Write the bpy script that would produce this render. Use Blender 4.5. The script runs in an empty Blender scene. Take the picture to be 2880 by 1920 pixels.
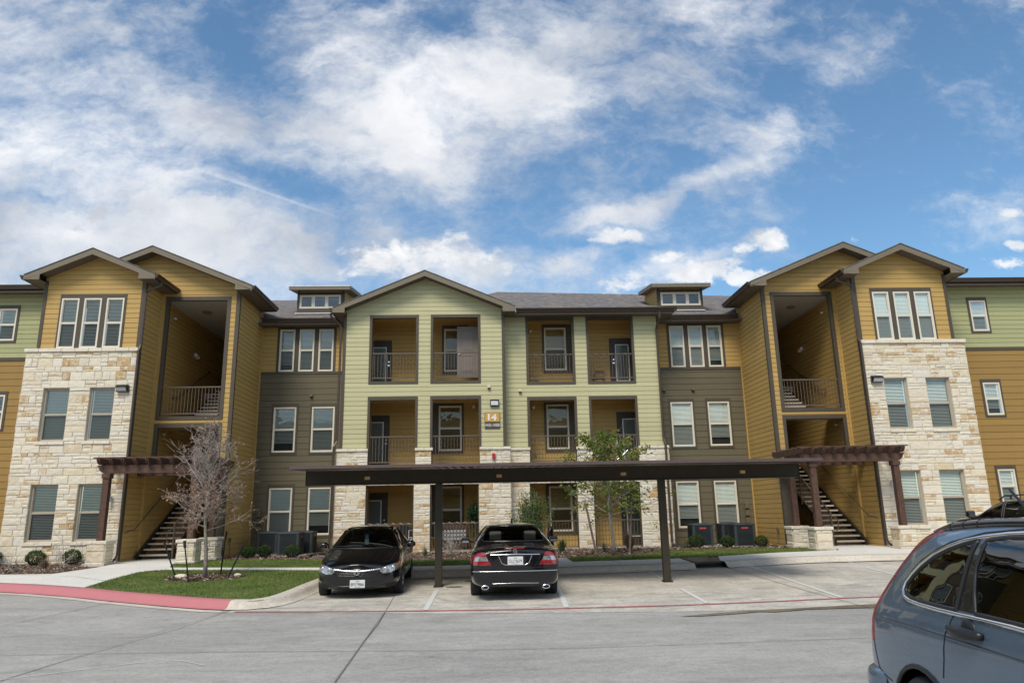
import bpy, bmesh, math, random
from mathutils import Vector, Matrix, noise as mnoise
from mathutils.bvhtree import BVHTree
from mathutils.geometry import tessellate_polygon
random.seed(7)
sc = bpy.context.scene
COL = sc.collection
R = math.radians
CX = 0.64                                   # the building is symmetrical about this x

# ---------------------------------------------------------------- materials
def new_mat(name):
    m = bpy.data.materials.new(name); m.use_nodes = True
    nt = m.node_tree
    return m, nt, nt.nodes['Principled BSDF']

def node(nt, kind, **kw):
    n = nt.nodes.new(kind)
    for k, v in kw.items():
        if k.startswith('i_'): n.inputs[k[2:].replace('_', ' ')].default_value = v
        else: setattr(n, k, v)
    return n

def pos(nt):
    return nt.nodes.new('ShaderNodeNewGeometry').outputs['Position']

def ramp(nt, stops, fac=None, interp='LINEAR'):
    n = nt.nodes.new('ShaderNodeValToRGB'); n.color_ramp.interpolation = interp
    el = n.color_ramp.elements
    while len(el) < len(stops): el.new(0.5)
    for e, (p, c) in zip(el, stops):
        e.position = p; e.color = (*c, 1) if len(c) == 3 else c
    if fac is not None: nt.links.new(fac, n.inputs[0])
    return n

def mix(nt, fac, a, b, mode='MIX'):
    n = nt.nodes.new('ShaderNodeMix'); n.data_type = 'RGBA'; n.blend_type = mode
    for inp, v in ((n.inputs[0], fac), (n.inputs[6], a), (n.inputs[7], b)):
        if hasattr(v, 'is_linked'): nt.links.new(v, inp)
        elif isinstance(v, (int, float)): inp.default_value = v
        else: inp.default_value = (*v, 1)
    return n.outputs[2]

def mth(nt, op, a, b=None, c=None, clamp=False):
    n = nt.nodes.new('ShaderNodeMath'); n.operation = op; n.use_clamp = clamp
    for i, v in enumerate((a, b, c)):
        if v is None: continue
        if hasattr(v, 'is_linked'): nt.links.new(v, n.inputs[i])
        else: n.inputs[i].default_value = v
    return n.outputs[0]

def noise_tex(nt, vec, scale, detail=4, rough=0.55, stretch=None, dist=0):
    if stretch or True:
        mp = nt.nodes.new('ShaderNodeMapping')
        mp.inputs['Scale'].default_value = stretch or (1, 1, 1)
        nt.links.new(vec, mp.inputs[0]); vec = mp.outputs[0]
    n = nt.nodes.new('ShaderNodeTexNoise')
    n.inputs['Scale'].default_value = scale; n.inputs['Detail'].default_value = detail
    n.inputs['Roughness'].default_value = rough; n.inputs['Distortion'].default_value = dist
    nt.links.new(vec, n.inputs['Vector'])
    return n.outputs['Fac']

def bump(nt, b, h, strength, dist=0.01):
    n = nt.nodes.new('ShaderNodeBump'); n.inputs['Strength'].default_value = strength
    n.inputs['Distance'].default_value = dist
    nt.links.new(h, n.inputs['Height']); nt.links.new(n.outputs[0], b.inputs['Normal'])

def simple(name, col, rough=0.6, metal=0.0, var=0.08, scale=6, bmp=0.0, bscale=60, spec=0.5, coat=0, emit=None, estr=1):
    m, nt, b = new_mat(name)
    p = pos(nt)
    f = noise_tex(nt, p, scale, 5)
    lo = tuple(c*(1-var) for c in col); hi = tuple(min(1, c*(1+var)) for c in col)
    r = ramp(nt, [(0.3, lo), (0.7, hi)], f)
    nt.links.new(r.outputs[0], b.inputs['Base Color'])
    b.inputs['Roughness'].default_value = rough; b.inputs['Metallic'].default_value = metal
    b.inputs['Specular IOR Level'].default_value = spec
    b.inputs['Coat Weight'].default_value = coat; b.inputs['Coat Roughness'].default_value = 0.02
    if bmp:
        bump(nt, b, noise_tex(nt, p, bscale, 4), bmp)
    if emit:
        b.inputs['Emission Color'].default_value = (*emit, 1); b.inputs['Emission Strength'].default_value = estr
    return m

def siding_mat(name, col, expo, var=0.06):
    m, nt, b = new_mat(name)
    p = pos(nt)
    sep = nt.nodes.new('ShaderNodeSeparateXYZ'); nt.links.new(p, sep.inputs[0])
    row = mth(nt, 'FLOOR', mth(nt, 'DIVIDE', sep.outputs[2], expo))
    wn = nt.nodes.new('ShaderNodeTexWhiteNoise'); wn.noise_dimensions = '1D'
    nt.links.new(row, wn.inputs['W'])
    g = noise_tex(nt, p, 3.0, 5, 0.6, (0.25, 0.25, 3))
    f = mth(nt, 'ADD', mth(nt, 'MULTIPLY', wn.outputs[0], 0.35), mth(nt, 'MULTIPLY', g, 0.65))
    lo = tuple(c*(1-var) for c in col); hi = tuple(c*(1+var) for c in col)
    r = ramp(nt, [(0.3, lo), (0.7, hi)], f)
    # rain streaks: faint vertical soiling
    st = noise_tex(nt, p, 2.2, 6, 0.65, (2.0, 2.0, 0.15))
    c = mix(nt, mth(nt, 'MULTIPLY', ramp(nt, [(0.52, (0, 0, 0)), (0.75, (1, 1, 1))], st).outputs[0], 0.16), r.outputs[0], tuple(x*0.6 for x in col))
    nt.links.new(c, b.inputs['Base Color'])
    b.inputs['Roughness'].default_value = 0.65
    bump(nt, b, noise_tex(nt, p, 40, 5, 0.6, (0.25, 0.25, 2.5)), 0.25, 0.004)
    return m

def stone_mat(name):
    m, nt, b = new_mat(name)
    p = pos(nt)
    at = node(nt, 'ShaderNodeAttribute', attribute_name='tone')
    at2 = node(nt, 'ShaderNodeAttribute', attribute_name='rust')
    base = ramp(nt, [(0.0, (0.70, 0.63, 0.50)), (0.3, (0.82, 0.76, 0.64)), (0.6, (0.76, 0.67, 0.50)), (0.8, (0.80, 0.75, 0.65)), (1.0, (0.72, 0.67, 0.59))], at.outputs['Fac'])
    n1 = noise_tex(nt, p, 9, 7, 0.65)
    n2 = noise_tex(nt, p, 2.5, 4, 0.6)
    n3 = noise_tex(nt, p, 28, 6, 0.7)
    c = mix(nt, ramp(nt, [(0.35, (0, 0, 0)), (0.75, (0.3, 0.3, 0.3))], n1).outputs[0], base.outputs[0], (0.58, 0.46, 0.29))
    # iron-stained blocks
    amt = mth(nt, 'MULTIPLY', at2.outputs['Fac'], ramp(nt, [(0.36, (0, 0, 0)), (0.56, (1, 1, 1))], noise_tex(nt, p, 7, 5, 0.7)).outputs[0])
    c = mix(nt, mth(nt, 'MULTIPLY', amt, 0.95), c, ramp(nt, [(0.3, (0.40, 0.20, 0.045)), (0.7, (0.56, 0.36, 0.13))], n3).outputs[0])
    c = mix(nt, mth(nt, 'MULTIPLY', n2, 0.15), c, (0.5, 0.43, 0.32))
    nt.links.new(c, b.inputs['Base Color'])
    b.inputs['Roughness'].default_value = 0.9; b.inputs['Specular IOR Level'].default_value = 0.25
    h = mth(nt, 'ADD', n1, mth(nt, 'MULTIPLY', n3, 0.5))
    bump(nt, b, h, 1.0, 0.035)
    return m

def shingle_mat(name):
    m, nt, b = new_mat(name)
    p = pos(nt)
    mp = node(nt, 'ShaderNodeMapping'); mp.inputs['Scale'].default_value = (1, 1, 2.4)
    nt.links.new(p, mp.inputs[0])
    br = node(nt, 'ShaderNodeTexBrick', i_Scale=1.0, i_Mortar_Size=0.008, i_Brick_Width=0.22, i_Row_Height=0.14)
    br.inputs['Color1'].default_value = (0.1, 0.1, 0.1, 1); br.inputs['Color2'].default_value = (0.9, 0.9, 0.9, 1)
    br.inputs['Mortar'].default_value = (0.0, 0.0, 0.0, 1)
    cx = node(nt, 'ShaderNodeCombineXYZ'); sp = node(nt, 'ShaderNodeSeparateXYZ')
    nt.links.new(p, sp.inputs[0]); nt.links.new(sp.outputs[0], cx.inputs[0])
    nt.links.new(mth(nt, 'ADD', sp.outputs[1], mth(nt, 'MULTIPLY', sp.outputs[2], 0.4)), cx.inputs[1])
    nt.links.new(cx.outputs[0], br.inputs['Vector'])
    wn = node(nt, 'ShaderNodeTexNoise', i_Scale=5.0, i_Detail=3.0); nt.links.new(cx.outputs[0], wn.inputs['Vector'])
    f = mth(nt, 'ADD', mth(nt, 'MULTIPLY', br.outputs['Color'], 0.5), mth(nt, 'MULTIPLY', wn.outputs['Fac'], 0.5))
    r = ramp(nt, [(0.2, (0.06, 0.055, 0.055)), (0.4, (0.16, 0.14, 0.13)), (0.52, (0.13, 0.145, 0.15)), (0.65, (0.24, 0.175, 0.15)), (0.85, (0.30, 0.28, 0.26))], f)
    nt.links.new(r.outputs[0], b.inputs['Base Color']); b.inputs['Roughness'].default_value = 0.95
    bump(nt, b, noise_tex(nt, p, 120, 3), 0.4, 0.01)
    return m

def concrete_mat(name, c_lo, c_hi, streak=(0.25, 1, 1), stain=0.35, sc1=0.55, warm=(0.50, 0.44, 0.35)):
    m, nt, b = new_mat(name)
    p = pos(nt)
    big = noise_tex(nt, p, sc1, 6, 0.62, streak, 0.6)
    mid = noise_tex(nt, p, 2.3, 6, 0.65, (streak[0]*1.6, 1.3, 1), 1.2)
    fine = noise_tex(nt, p, 45, 4, 0.7)
    r = ramp(nt, [(0.32, c_lo), (0.62, c_hi)], mth(nt, 'ADD', mth(nt, 'MULTIPLY', big, 0.55), mth(nt, 'MULTIPLY', mid, 0.45)))
    c = mix(nt, mth(nt, 'MULTIPLY', ramp(nt, [(0.48, (0, 0, 0)), (0.70, (1, 1, 1))], noise_tex(nt, p, 1.1, 6, 0.7, (0.5, 1.6, 1), 1.5)).outputs[0], stain), r.outputs[0], tuple(x*0.5 for x in c_lo))
    c = mix(nt, mth(nt, 'MULTIPLY', ramp(nt, [(0.5, (0, 0, 0)), (0.7, (1, 1, 1))], noise_tex(nt, p, 0.35, 4)).outputs[0], 0.25), c, warm)
    c = mix(nt, 0.38, c, ramp(nt, [(0.3, (0.22, 0.22, 0.22)), (0.7, (0.78, 0.78, 0.78))], fine).outputs[0], 'OVERLAY')
    # fine sand specks
    sp = noise_tex(nt, p, 160, 2, 0.5)
    c = mix(nt, mth(nt, 'MULTIPLY', ramp(nt, [(0.60, (0, 0, 0)), (0.70, (1, 1, 1))], sp).outputs[0], 0.4), c, tuple(x*0.4 for x in c_lo))
    g2 = noise_tex(nt, p, 13, 5, 0.75)
    c = mix(nt, 0.35, c, ramp(nt, [(0.35, (0.32, 0.32, 0.32)), (0.65, (0.68, 0.68, 0.68))], g2).outputs[0], 'OVERLAY')
    # drips and scuffs
    dr = ramp(nt, [(0.66, (0, 0, 0)), (0.72, (1, 1, 1))], noise_tex(nt, p, 3.1, 3, 0.6)).outputs[0]
    c = mix(nt, mth(nt, 'MULTIPLY', dr, 0.30), c, tuple(x*0.45 for x in c_lo))
    nt.links.new(c, b.inputs['Base Color'])
    rr = mth(nt, 'ADD', mth(nt, 'MULTIPLY', mid, 0.2), 0.68)
    nt.links.new(rr, b.inputs['Roughness'])
    bump(nt, b, mth(nt, 'ADD', fine, mth(nt, 'MULTIPLY', mid, 2.0)), 0.35, 0.006)
    return m

def attr_mat(name, stops, rough=0.8, attr='tone', noise_amt=0.0, translucent=0.0):
    m, nt, b = new_mat(name)
    at = node(nt, 'ShaderNodeAttribute', attribute_name=attr)
    r = ramp(nt, stops, at.outputs['Fac'])
    c = r.outputs[0]
    if noise_amt:
        c = mix(nt, mth(nt, 'MULTIPLY', noise_tex(nt, pos(nt), 9, 4), noise_amt), c, (0.02, 0.02, 0.01))
    nt.links.new(c, b.inputs['Base Color']); b.inputs['Roughness'].default_value = rough
    b.inputs['Specular IOR Level'].default_value = 0.3
    if translucent:
        tr = nt.nodes.new('ShaderNodeBsdfTranslucent'); nt.links.new(c, tr.inputs[0])
        ms = nt.nodes.new('ShaderNodeMixShader'); ms.inputs[0].default_value = translucent
        nt.links.new(b.outputs[0], ms.inputs[1]); nt.links.new(tr.outputs[0], ms.inputs[2])
        nt.links.new(ms.outputs[0], nt.nodes['Material Output'].inputs[0])
    return m

def glass_mat(name, tint=(0.85, 0.9, 0.88), trans=0.6, rough=0.0, ior=1.5, boost=1.0):
    m, nt, b = new_mat(name)
    nt.nodes.remove(b)
    gl = nt.nodes.new('ShaderNodeBsdfGlossy'); gl.inputs['Roughness'].default_value = rough
    gl.inputs['Color'].default_value = (0.92, 0.95, 0.97, 1)
    tr = nt.nodes.new('ShaderNodeBsdfTransparent'); tr.inputs[0].default_value = (*tuple(t*trans for t in tint), 1)
    fr = nt.nodes.new('ShaderNodeFresnel'); fr.inputs[0].default_value = ior
    w = noise_tex(nt, pos(nt), 1.6, 2)
    bp = nt.nodes.new('ShaderNodeBump'); bp.inputs['Strength'].default_value = 0.10; bp.inputs['Distance'].default_value = 0.05
    nt.links.new(w, bp.inputs['Height']); nt.links.new(bp.outputs[0], gl.inputs['Normal'])
    f = mth(nt, 'MULTIPLY', fr.outputs[0], boost, clamp=True)
    ms = nt.nodes.new('ShaderNodeMixShader')
    nt.links.new(f, ms.inputs[0]); nt.links.new(tr.outputs[0], ms.inputs[1]); nt.links.new(gl.outputs[0], ms.inputs[2])
    nt.links.new(ms.outputs[0], nt.nodes['Material Output'].inputs[0])
    return m

M = {}
YE, GE = 0.1725, 0.2372                      # exposures of the narrow and the wide lap boards
M['gold'] = siding_mat('gold lap siding paint', (0.48, 0.308, 0.095), YE)
M['ochre'] = siding_mat('ochre wide lap siding paint', (0.31, 0.185, 0.048), GE)
M['green'] = siding_mat('pale green lap siding paint', (0.51, 0.480, 0.275), YE)
M['shaded'] = siding_mat('sage green lap siding paint', (0.37, 0.375, 0.185), YE)  # the same pale green toned darker, shade put into its colour
M['olive'] = siding_mat('grey olive wide lap siding paint', (0.128, 0.108, 0.063), GE)
M['trim'] = simple('dark brown trim paint', (0.072, 0.057, 0.038), 0.6, var=0.1, bmp=0.1)
M['fascia'] = simple('taupe fascia paint', (0.175, 0.145, 0.100), 0.6, var=0.08)
M['soffit'] = simple('dark soffit board paint', (0.125, 0.10, 0.075), 0.7, var=0.1)
M['gutter'] = simple('brown aluminium gutter', (0.062, 0.042, 0.030), 0.35, 0.3, var=0.08)
M['dpipe'] = simple('brown aluminium downspout', (0.085, 0.062, 0.050), 0.38, 0.3, var=0.08)
M['metal_roof'] = simple('galvanised sheet metal', (0.55, 0.56, 0.58), 0.4, 0.6)
M['shingle'] = shingle_mat('weathered asphalt shingles')
M['stone'] = stone_mat('rough cut limestone')
M['mortar'] = simple('pale mortar', (0.58, 0.51, 0.40), 0.95, var=0.15, scale=15, bmp=0.5)
M['frame'] = simple('almond vinyl window frame', (0.70, 0.64, 0.52), 0.45, var=0.03)
M['stframe'] = simple('tan vinyl window frame', (0.42, 0.37, 0.29), 0.5, var=0.04)
M['white'] = simple('white blind slats', (0.90, 0.90, 0.87), 0.5, var=0.02)
M['room'] = simple('dim room', (0.10, 0.10, 0.09), 0.9)
M['pane'] = glass_mat('window glass', (0.90, 0.96, 0.92), 0.95, 0.0, 1.5, 1.6)
M['screen'] = glass_mat('insect screen over glass', (0.66, 0.70, 0.67), 0.72, 0.15, 1.45, .8)
M['ceil'] = simple('grey stucco ceiling', (0.40, 0.375, 0.33), 0.9, var=0.06, scale=20, bmp=0.4, bscale=140)
M['floor'] = simple('grey deck concrete', (0.42, 0.39, 0.34), 0.85, var=0.1)
M['rail'] = simple('brown powder coated rail', (0.130, 0.098, 0.070), 0.45, 0.1, var=0.06)
M['darkmetal'] = simple('dark painted steel', (0.045, 0.035, 0.028), 0.4, 0.3)
M['tread'] = simple('precast concrete tread', (0.55, 0.50, 0.43), 0.85, var=0.1, scale=14, bmp=0.3)
M['wood'] = simple('stained cedar timber', (0.085, 0.042, 0.027), 0.7, var=0.35, scale=9, bmp=0.5, bscale=30)
M['white_plastic'] = simple('white plastic', (0.75, 0.75, 0.73), 0.4)
M['black_plastic'] = simple('black plastic', (0.015, 0.015, 0.016), 0.4)
M['rubber'] = simple('black rubber', (0.018, 0.018, 0.019), 0.7, bmp=0.3)
M['chrome'] = simple('chrome', (0.80, 0.81, 0.83), 0.12, 1.0, var=0.01)
M['doorpaint'] = simple('taupe door paint', (0.20, 0.165, 0.14), 0.45, var=0.05)
M['darkdoor'] = simple('dark brown door paint', (0.045, 0.035, 0.026), 0.5, var=0.05)
M['red'] = simple('red paint', (0.45, 0.02, 0.025), 0.4)
M['lensgrey'] = simple('prismatic lamp glass', (0.60, 0.62, 0.64), 0.2, var=0.25, scale=30, spec=0.8)
M['flash'] = simple('white metal flashing', (0.80, 0.80, 0.80), 0.4, 0.2)

# ---------------------------------------------------------------- mesh collector
WL = {}                                       # world location of each thing's origin
def obj_from(name, mesh, parent=None):
    o = bpy.data.objects.new(name, mesh); COL.objects.link(o)
    if parent is not None: o.parent = parent
    return o

class MB:
    def __init__(s): s.v = []; s.f = []; s.mi = []; s.tone = []; s.rust = []
    def add(s, vs, fs, mi=0, tone=0.5, rust=0.0):
        b = len(s.v); s.v += [tuple(v) for v in vs]
        for f in fs:
            s.f.append(tuple(b+i for i in f)); s.mi.append(mi); s.tone.append(tone); s.rust.append(rust)
        return s
    def box(s, x0, x1, y0, y1, z0, z1, **k):
        if x0 > x1: x0, x1 = x1, x0
        if y0 > y1: y0, y1 = y1, y0
        vs = [(x, y, z) for z in (z0, z1) for y in (y0, y1) for x in (x0, x1)]
        s.add(vs, [(0, 2, 3, 1), (4, 5, 7, 6), (0, 1, 5, 4), (2, 6, 7, 3), (0, 4, 6, 2), (1, 3, 7, 5)], **k); return s
    def cbox(s, x0, x1, y0, y1, z0, z1, c=0.01, **k):   # box with chamfered vertical and horizontal edges
        if x0 > x1: x0, x1 = x1, x0
        if y0 > y1: y0, y1 = y1, y0
        bm = bmesh.new(); bmesh.ops.create_cube(bm, size=1)
        for v in bm.verts:
            v.co = Vector(((x0+x1)/2+v.co.x*(x1-x0), (y0+y1)/2+v.co.y*(y1-y0), (z0+z1)/2+v.co.z*(z1-z0)))
        bmesh.ops.bevel(bm, geom=bm.edges[:], offset=c, segments=2, affect='EDGES', profile=0.6)
        s.bm(bm, **k); return s
    def bm(s, bm, mat=None, **k):
        bm.verts.index_update()
        vs = [(mat @ v.co) if mat else v.co for v in bm.verts]
        s.add(vs, [[v.index for v in f.verts] for f in bm.faces], **k); bm.free(); return s
    def prism(s, pts, axis, a, b, **k):       # outline pts (two coords) swept along axis 'x','y','z' from a to b
        n = len(pts)
        def P(p, t):
            return {'x': (t, p[0], p[1]), 'y': (p[0], t, p[1]), 'z': (p[0], p[1], t)}[axis]
        vs = [P(p, a) for p in pts]+[P(p, b) for p in pts]
        fs = [tuple(range(n)), tuple(range(2*n-1, n-1, -1))]+[(i, (i+1) % n, n+(i+1) % n, n+i) for i in range(n)]
        s.add(vs, fs, **k); return s
    def bar(s, p, q, w, h=None, up=(0, 0, 1), **k):   # rectangular bar from p to q
        p, q = Vector(p), Vector(q); h = h or w
        d = (q-p).normalized(); sd = d.cross(Vector(up))
        if sd.length < 1e-4: sd = d.cross(Vector((0, 1, 0)))
        sd.normalize(); u = sd.cross(d)
        vs = [c+sd*a*w/2+u*b*h/2 for c in (p, q) for a, b in ((-1, -1), (1, -1), (1, 1), (-1, 1))]
        s.add(vs, [(3, 2, 1, 0), (4, 5, 6, 7), (0, 1, 5, 4), (1, 2, 6, 5), (2, 3, 7, 6), (3, 0, 4, 7)], **k); return s
    def tube(s, pts, r, n=6, cap=True, **k):
        pts = [Vector(p) for p in pts]
        rs = r if isinstance(r, (list, tuple)) else [r]*len(pts)
        vs = []; fs = []
        for i, p in enumerate(pts):
            d = (pts[min(i+1, len(pts)-1)]-pts[max(i-1, 0)])
            if d.length < 1e-9: d = Vector((0, 0, 1))
            d.normalize()
            a = d.cross(Vector((0.13, 0.31, 0.94)));  a.normalize(); b = d.cross(a)
            for j in range(n):
                t = 2*math.pi*j/n; vs.append(p+(a*math.cos(t)+b*math.sin(t))*rs[i])
        for i in range(len(pts)-1):
            for j in range(n):
                fs.append((i*n+j, i*n+(j+1) % n, (i+1)*n+(j+1) % n, (i+1)*n+j))
        if cap: fs += [tuple(range(n-1, -1, -1)), tuple((len(pts)-1)*n+j for j in range(n))]
        s.add(vs, fs, **k); return s
    def lathe(s, prof, c, n=20, axis='z', **k):    # prof: list of (radius, along-axis)
        vs = []; fs = []
        for (r, t) in prof:
            for j in range(n):
                a = 2*math.pi*j/n; x, y = r*math.cos(a), r*math.sin(a)
                vs.append({'z': (c[0]+x, c[1]+y, c[2]+t), 'x': (c[0]+t, c[1]+x, c[2]+y), 'y': (c[0]+x, c[1]+t, c[2]+y)}[axis])
        for i in range(len(prof)-1):
            for j in range(n):
                fs.append((i*n+j, i*n+(j+1) % n, (i+1)*n+(j+1) % n, (i+1)*n+j))
        s.add(vs, fs, **k); return s
    def build(s, name, mat, parent=None, smooth=False, xf=None, loc=None):
        """one mesh object; vertices are given in world space and moved to the parent's origin"""
        off = WL.get(parent.name, Vector((0, 0, 0))) if parent is not None else (Vector(loc) if loc else Vector((0, 0, 0)))
        me = bpy.data.meshes.new(name)
        vs = [Vector(v) for v in s.v]
        if xf: vs = [xf @ v for v in vs]
        me.from_pydata([v-off for v in vs], [], s.f)
        mats = mat if isinstance(mat, (list, tuple)) else [mat]
        for m in mats: me.materials.append(M[m] if isinstance(m, str) else m)
        me.polygons.foreach_set('material_index', s.mi)
        if smooth: me.polygons.foreach_set('use_smooth', [True]*len(s.f))
        for nm, arr in (('tone', s.tone), ('rust', s.rust)):
            if any(a != arr[0] for a in arr) or nm == 'tone' and arr and arr[0] != 0.5 or nm == 'rust' and arr and arr[0] != 0:
                at = me.attributes.new(nm, 'FLOAT', 'FACE'); at.data.foreach_set('value', arr)
        me.update()
        o = obj_from(name, me, parent)
        if parent is None and loc is not None: o.location = off
        if parent is not None: WL[o.name] = off
        return o

def tag(o, label=None, cat=None, group=None, kind=None):
    if label: o['label'] = label
    if cat: o['category'] = cat
    if group: o['group'] = group
    if kind: o['kind'] = kind
    return o

def thing(name, label, cat, loc, group=None):
    o = bpy.data.objects.new(name, None); COL.objects.link(o)
    o.empty_display_size = 0.2
    o.location = loc; WL[o.name] = Vector(loc)
    return tag(o, label, cat, group)

def copy_tree(src, loc, rot, label, group=None, scale=None):
    c = src.copy(); COL.objects.link(c); c.location = loc; c.rotation_euler = (0, 0, rot)
    if scale: c.scale = scale
    c['label'] = label
    if group: c['group'] = group
    def rec(a, b):
        for ch in list(a.children):
            k = ch.copy(); COL.objects.link(k); k.parent = b; rec(ch, k)
    rec(src, c)
    return c

# ---------------------------------------------------------------- ground profile
def base_z(y): return 0.0 if y < 12.8 else (0.032*(y-12.8) if y < 20 else 0.23)
def rais_z(y): return base_z(y)+0.15 if y < 20 else 0.38+(min(y, 24)-20)*0.0175
# ================================================================ the apartment building
BLD = thing('apartment_building', 'three storey apartment building with gold and pale green siding, stone bases and gables', 'apartment building', (CX, 27.0, 0.45))
ZG = 0.45

def front(Y, s=1):                            # wall frame facing the camera; s = -1 mirrors it about CX
    return (lambda u, z, d: (u if s > 0 else 2*CX-u, Y-d, z))
def side(X, face, s=1):                       # wall frame on plane x = X facing +x or -x, u = world y
    return (lambda u, z, d: ((X+face*d) if s > 0 else 2*CX-(X+face*d), u, z))

def fbox(mb, fr, u0, u1, z0, z1, d0, d1, **k):
    a, b = fr(u0, z0, d0), fr(u1, z1, d1)
    mb.box(a[0], b[0], a[1], b[1], a[2], b[2], **k)

def spans(L, Rr, holes, za, zb):
    out = [(L, Rr)]
    for (h0, h1, hz0, hz1) in holes:
        if hz0 <= za+1e-5 and hz1 >= zb-1e-5:
            nx = []
            for (a, b) in out:
                if h1 <= a or h0 >= b: nx.append((a, b)); continue
                if h0 > a: nx.append((a, h0))
                if h1 < b: nx.append((h1, b))
            out = nx
    return out

def siding(mb, fr, u0, u1, z0, z1, expo, holes=(), gable=None):
    """lap boards as real saw-tooth geometry. gable = (apex u, apex z, slope)"""
    k = math.floor(z0/expo)
    def lim(z):
        if gable is None: return u0, u1
        au, az, sl = gable; w = max(0.0, (az-z)/sl)
        return max(u0, au-w), min(u1, au+w)
    while k*expo < z1-1e-6:
        a, b = max(z0, k*expo), min(z1, (k+1)*expo)
        cuts = sorted({a, b, *[c for h in holes for c in (h[2], h[3]) if a < c < b]})
        if gable:
            for g in (gable[1]-gable[2]*abs(gable[0]-u0), gable[1]-gable[2]*abs(u1-gable[0]), gable[1]):
                if a < g < b: cuts = sorted(set(cuts) | {g})
        for za, zb in zip(cuts, cuts[1:]):
            if zb-za < 1e-4: continue
            gz = k*expo+0.016                      # the shadow gap under each board
            segs = [(za, zb)]
            if za < gz < zb: segs = [(za, gz), (gz, zb)]
            for (qa, qb) in segs:
                gap = qb <= gz+1e-6
                La, Ra = lim(qa); Lb, Rb = lim(qb)
                if Ra-La < 1e-4: continue
                if gap: da = db = -0.014
                else: da, db = 0.010-.004*(qa-k*expo)/expo, 0.010-.004*(qb-k*expo)/expo
                for (p, q) in spans(La, Ra, holes, qa, qb):
                    p2 = Lb if abs(p-La) < 1e-6 else p; q2 = Rb if abs(q-Ra) < 1e-6 else q
                    mb.add([fr(p, qa, da), fr(q, qa, da), fr(q2, qb, db), fr(p2, qb, db)], [(0, 1, 2, 3)])
                    if gap: continue
                    if abs(qa-gz) < 1e-5: mb.add([fr(p, qa, -.014), fr(q, qa, -.014), fr(q, qa, da), fr(p, qa, da)], [(0, 1, 2, 3)])
                    if abs(qb-(k+1)*expo) < 1e-5: mb.add([fr(p2, qb, db), fr(q2, qb, db), fr(q2, qb, -.014), fr(p2, qb, -.014)], [(0, 1, 2, 3)])
        k += 1

def stones(mb, fr, u0, u1, z0, z1, holes=(), seed=1, dep=0.045, cap=False, back=True):
    rnd = random.Random(seed)
    zc = sorted({z0, z1, *[c for h in holes for c in (h[2], h[3]) if z0 < c < z1]})
    rows = []
    for a, b in zip(zc, zc[1:]):
        h = b-a
        if h < 0.07: rows.append((a, b)); continue
        r = []
        while sum(r) < h: r.append(rnd.choice((0.11, 0.15, 0.18, 0.21, 0.25, 0.29)))
        if len(r) > 1 and sum(r)-h > r[-1]*0.5: r.pop()
        s = h/sum(r); z = a
        for q in r: rows.append((z, z+q*s)); z += q*s
    g = 0.0045
    def block(a, b, za, zb):
        d = dep*rnd.uniform(0.55, 1.0)
        e = 0.010
        j = lambda: rnd.uniform(-0.004, 0.004)
        o = [(a+g, za+g), (b-g, za+g), (b-g, zb-g), (a+g, zb-g)]
        m1 = [(a+g+e+j(), za+g+e+j()), (b-g-e+j(), za+g+e+j()), (b-g-e+j(), zb-g-e+j()), (a+g+e+j(), zb-g-e+j())]
        ctr = ((a+b)/2+rnd.uniform(-.2, .2)*(b-a), (za+zb)/2+rnd.uniform(-.2, .2)*(zb-za))
        vs = [fr(*p, 0.0) for p in o]+[fr(*p, d*0.62) for p in o]+[fr(*p, d*rnd.uniform(0.8, 1.0)) for p in m1]+[fr(*ctr, d*rnd.uniform(1.0, 1.25))]
        fs = []
        for i in range(4):
            n = (i+1) % 4
            fs += [(i, n, 4+n, 4+i), (4+i, 4+n, 8+n, 8+i), (8+i, 8+n, 12)]
        rust = rnd.uniform(0.75, 1.0) if rnd.random() < 0.13 else (0.35 if rnd.random() < 0.12 else 0.0)
        mb.add(vs, fs, tone=rnd.random(), rust=rust)
    prev = None
    for (za, zb) in rows:
        for (p, q) in spans(u0, u1, holes, za, zb):
            u = p
            while u < q-1e-4:
                w = rnd.uniform(0.18, 0.62) if zb-za < 0.2 else rnd.uniform(0.24, 0.66)
                if q-(u+w) < 0.13: w = q-u
                e = min(q, u+w)
                if zb-za > 0.17 and rnd.random() < 0.5:
                    zm = za+(zb-za)*rnd.uniform(0.4, 0.6)
                    if e-u > 0.4 and rnd.random() < .5:
                        um = u+(e-u)*rnd.uniform(.35, .65)
                        block(u, um, za, zb); block(um, e, za, zm); block(um, e, zm, zb)
                    else:
                        block(u, e, za, zm); block(u, e, zm, zb)
                else: block(u, e, za, zb)
                u = e
        if back:
            for (p, q) in spans(u0, u1, holes, za, zb):
                mb.add([fr(p, za, 0.012), fr(q, za, 0.012), fr(q, zb, 0.012), fr(p, zb, 0.012)], [(0, 1, 2, 3)], mi=1)

def capstones(mb, fr, u0, u1, z0, z1, d0, d1, seed=3):
    rnd = random.Random(seed); u = u0
    while u < u1-1e-4:
        w = rnd.uniform(0.3, 0.5)
        if u1-(u+w) < 0.25: w = u1-u
        e = 0.012
        a, b = fr(u+0.004, z0, d0), fr(u+w-0.004, z1, d1+rnd.uniform(-.008, .008))
        mb.cbox(a[0], b[0], a[1], b[1], a[2], b[2], c=e, tone=rnd.uniform(0.1, 0.45))
        u += w

def trim_ring(mb, fr, u0, u1, z0, z1, w, d0, d1, top=None, bottom=True):
    t = top or w
    fbox(mb, fr, u0, u1, z1-t, z1, d0, d1)
    zb = z0+w if bottom else z0
    fbox(mb, fr, u0, u0+w, zb, z1-t, d0, d1); fbox(mb, fr, u1-w, u1, zb, z1-t, d0, d1)
    if bottom: fbox(mb, fr, u0, u1, z0, z0+w, d0, d1)

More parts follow.
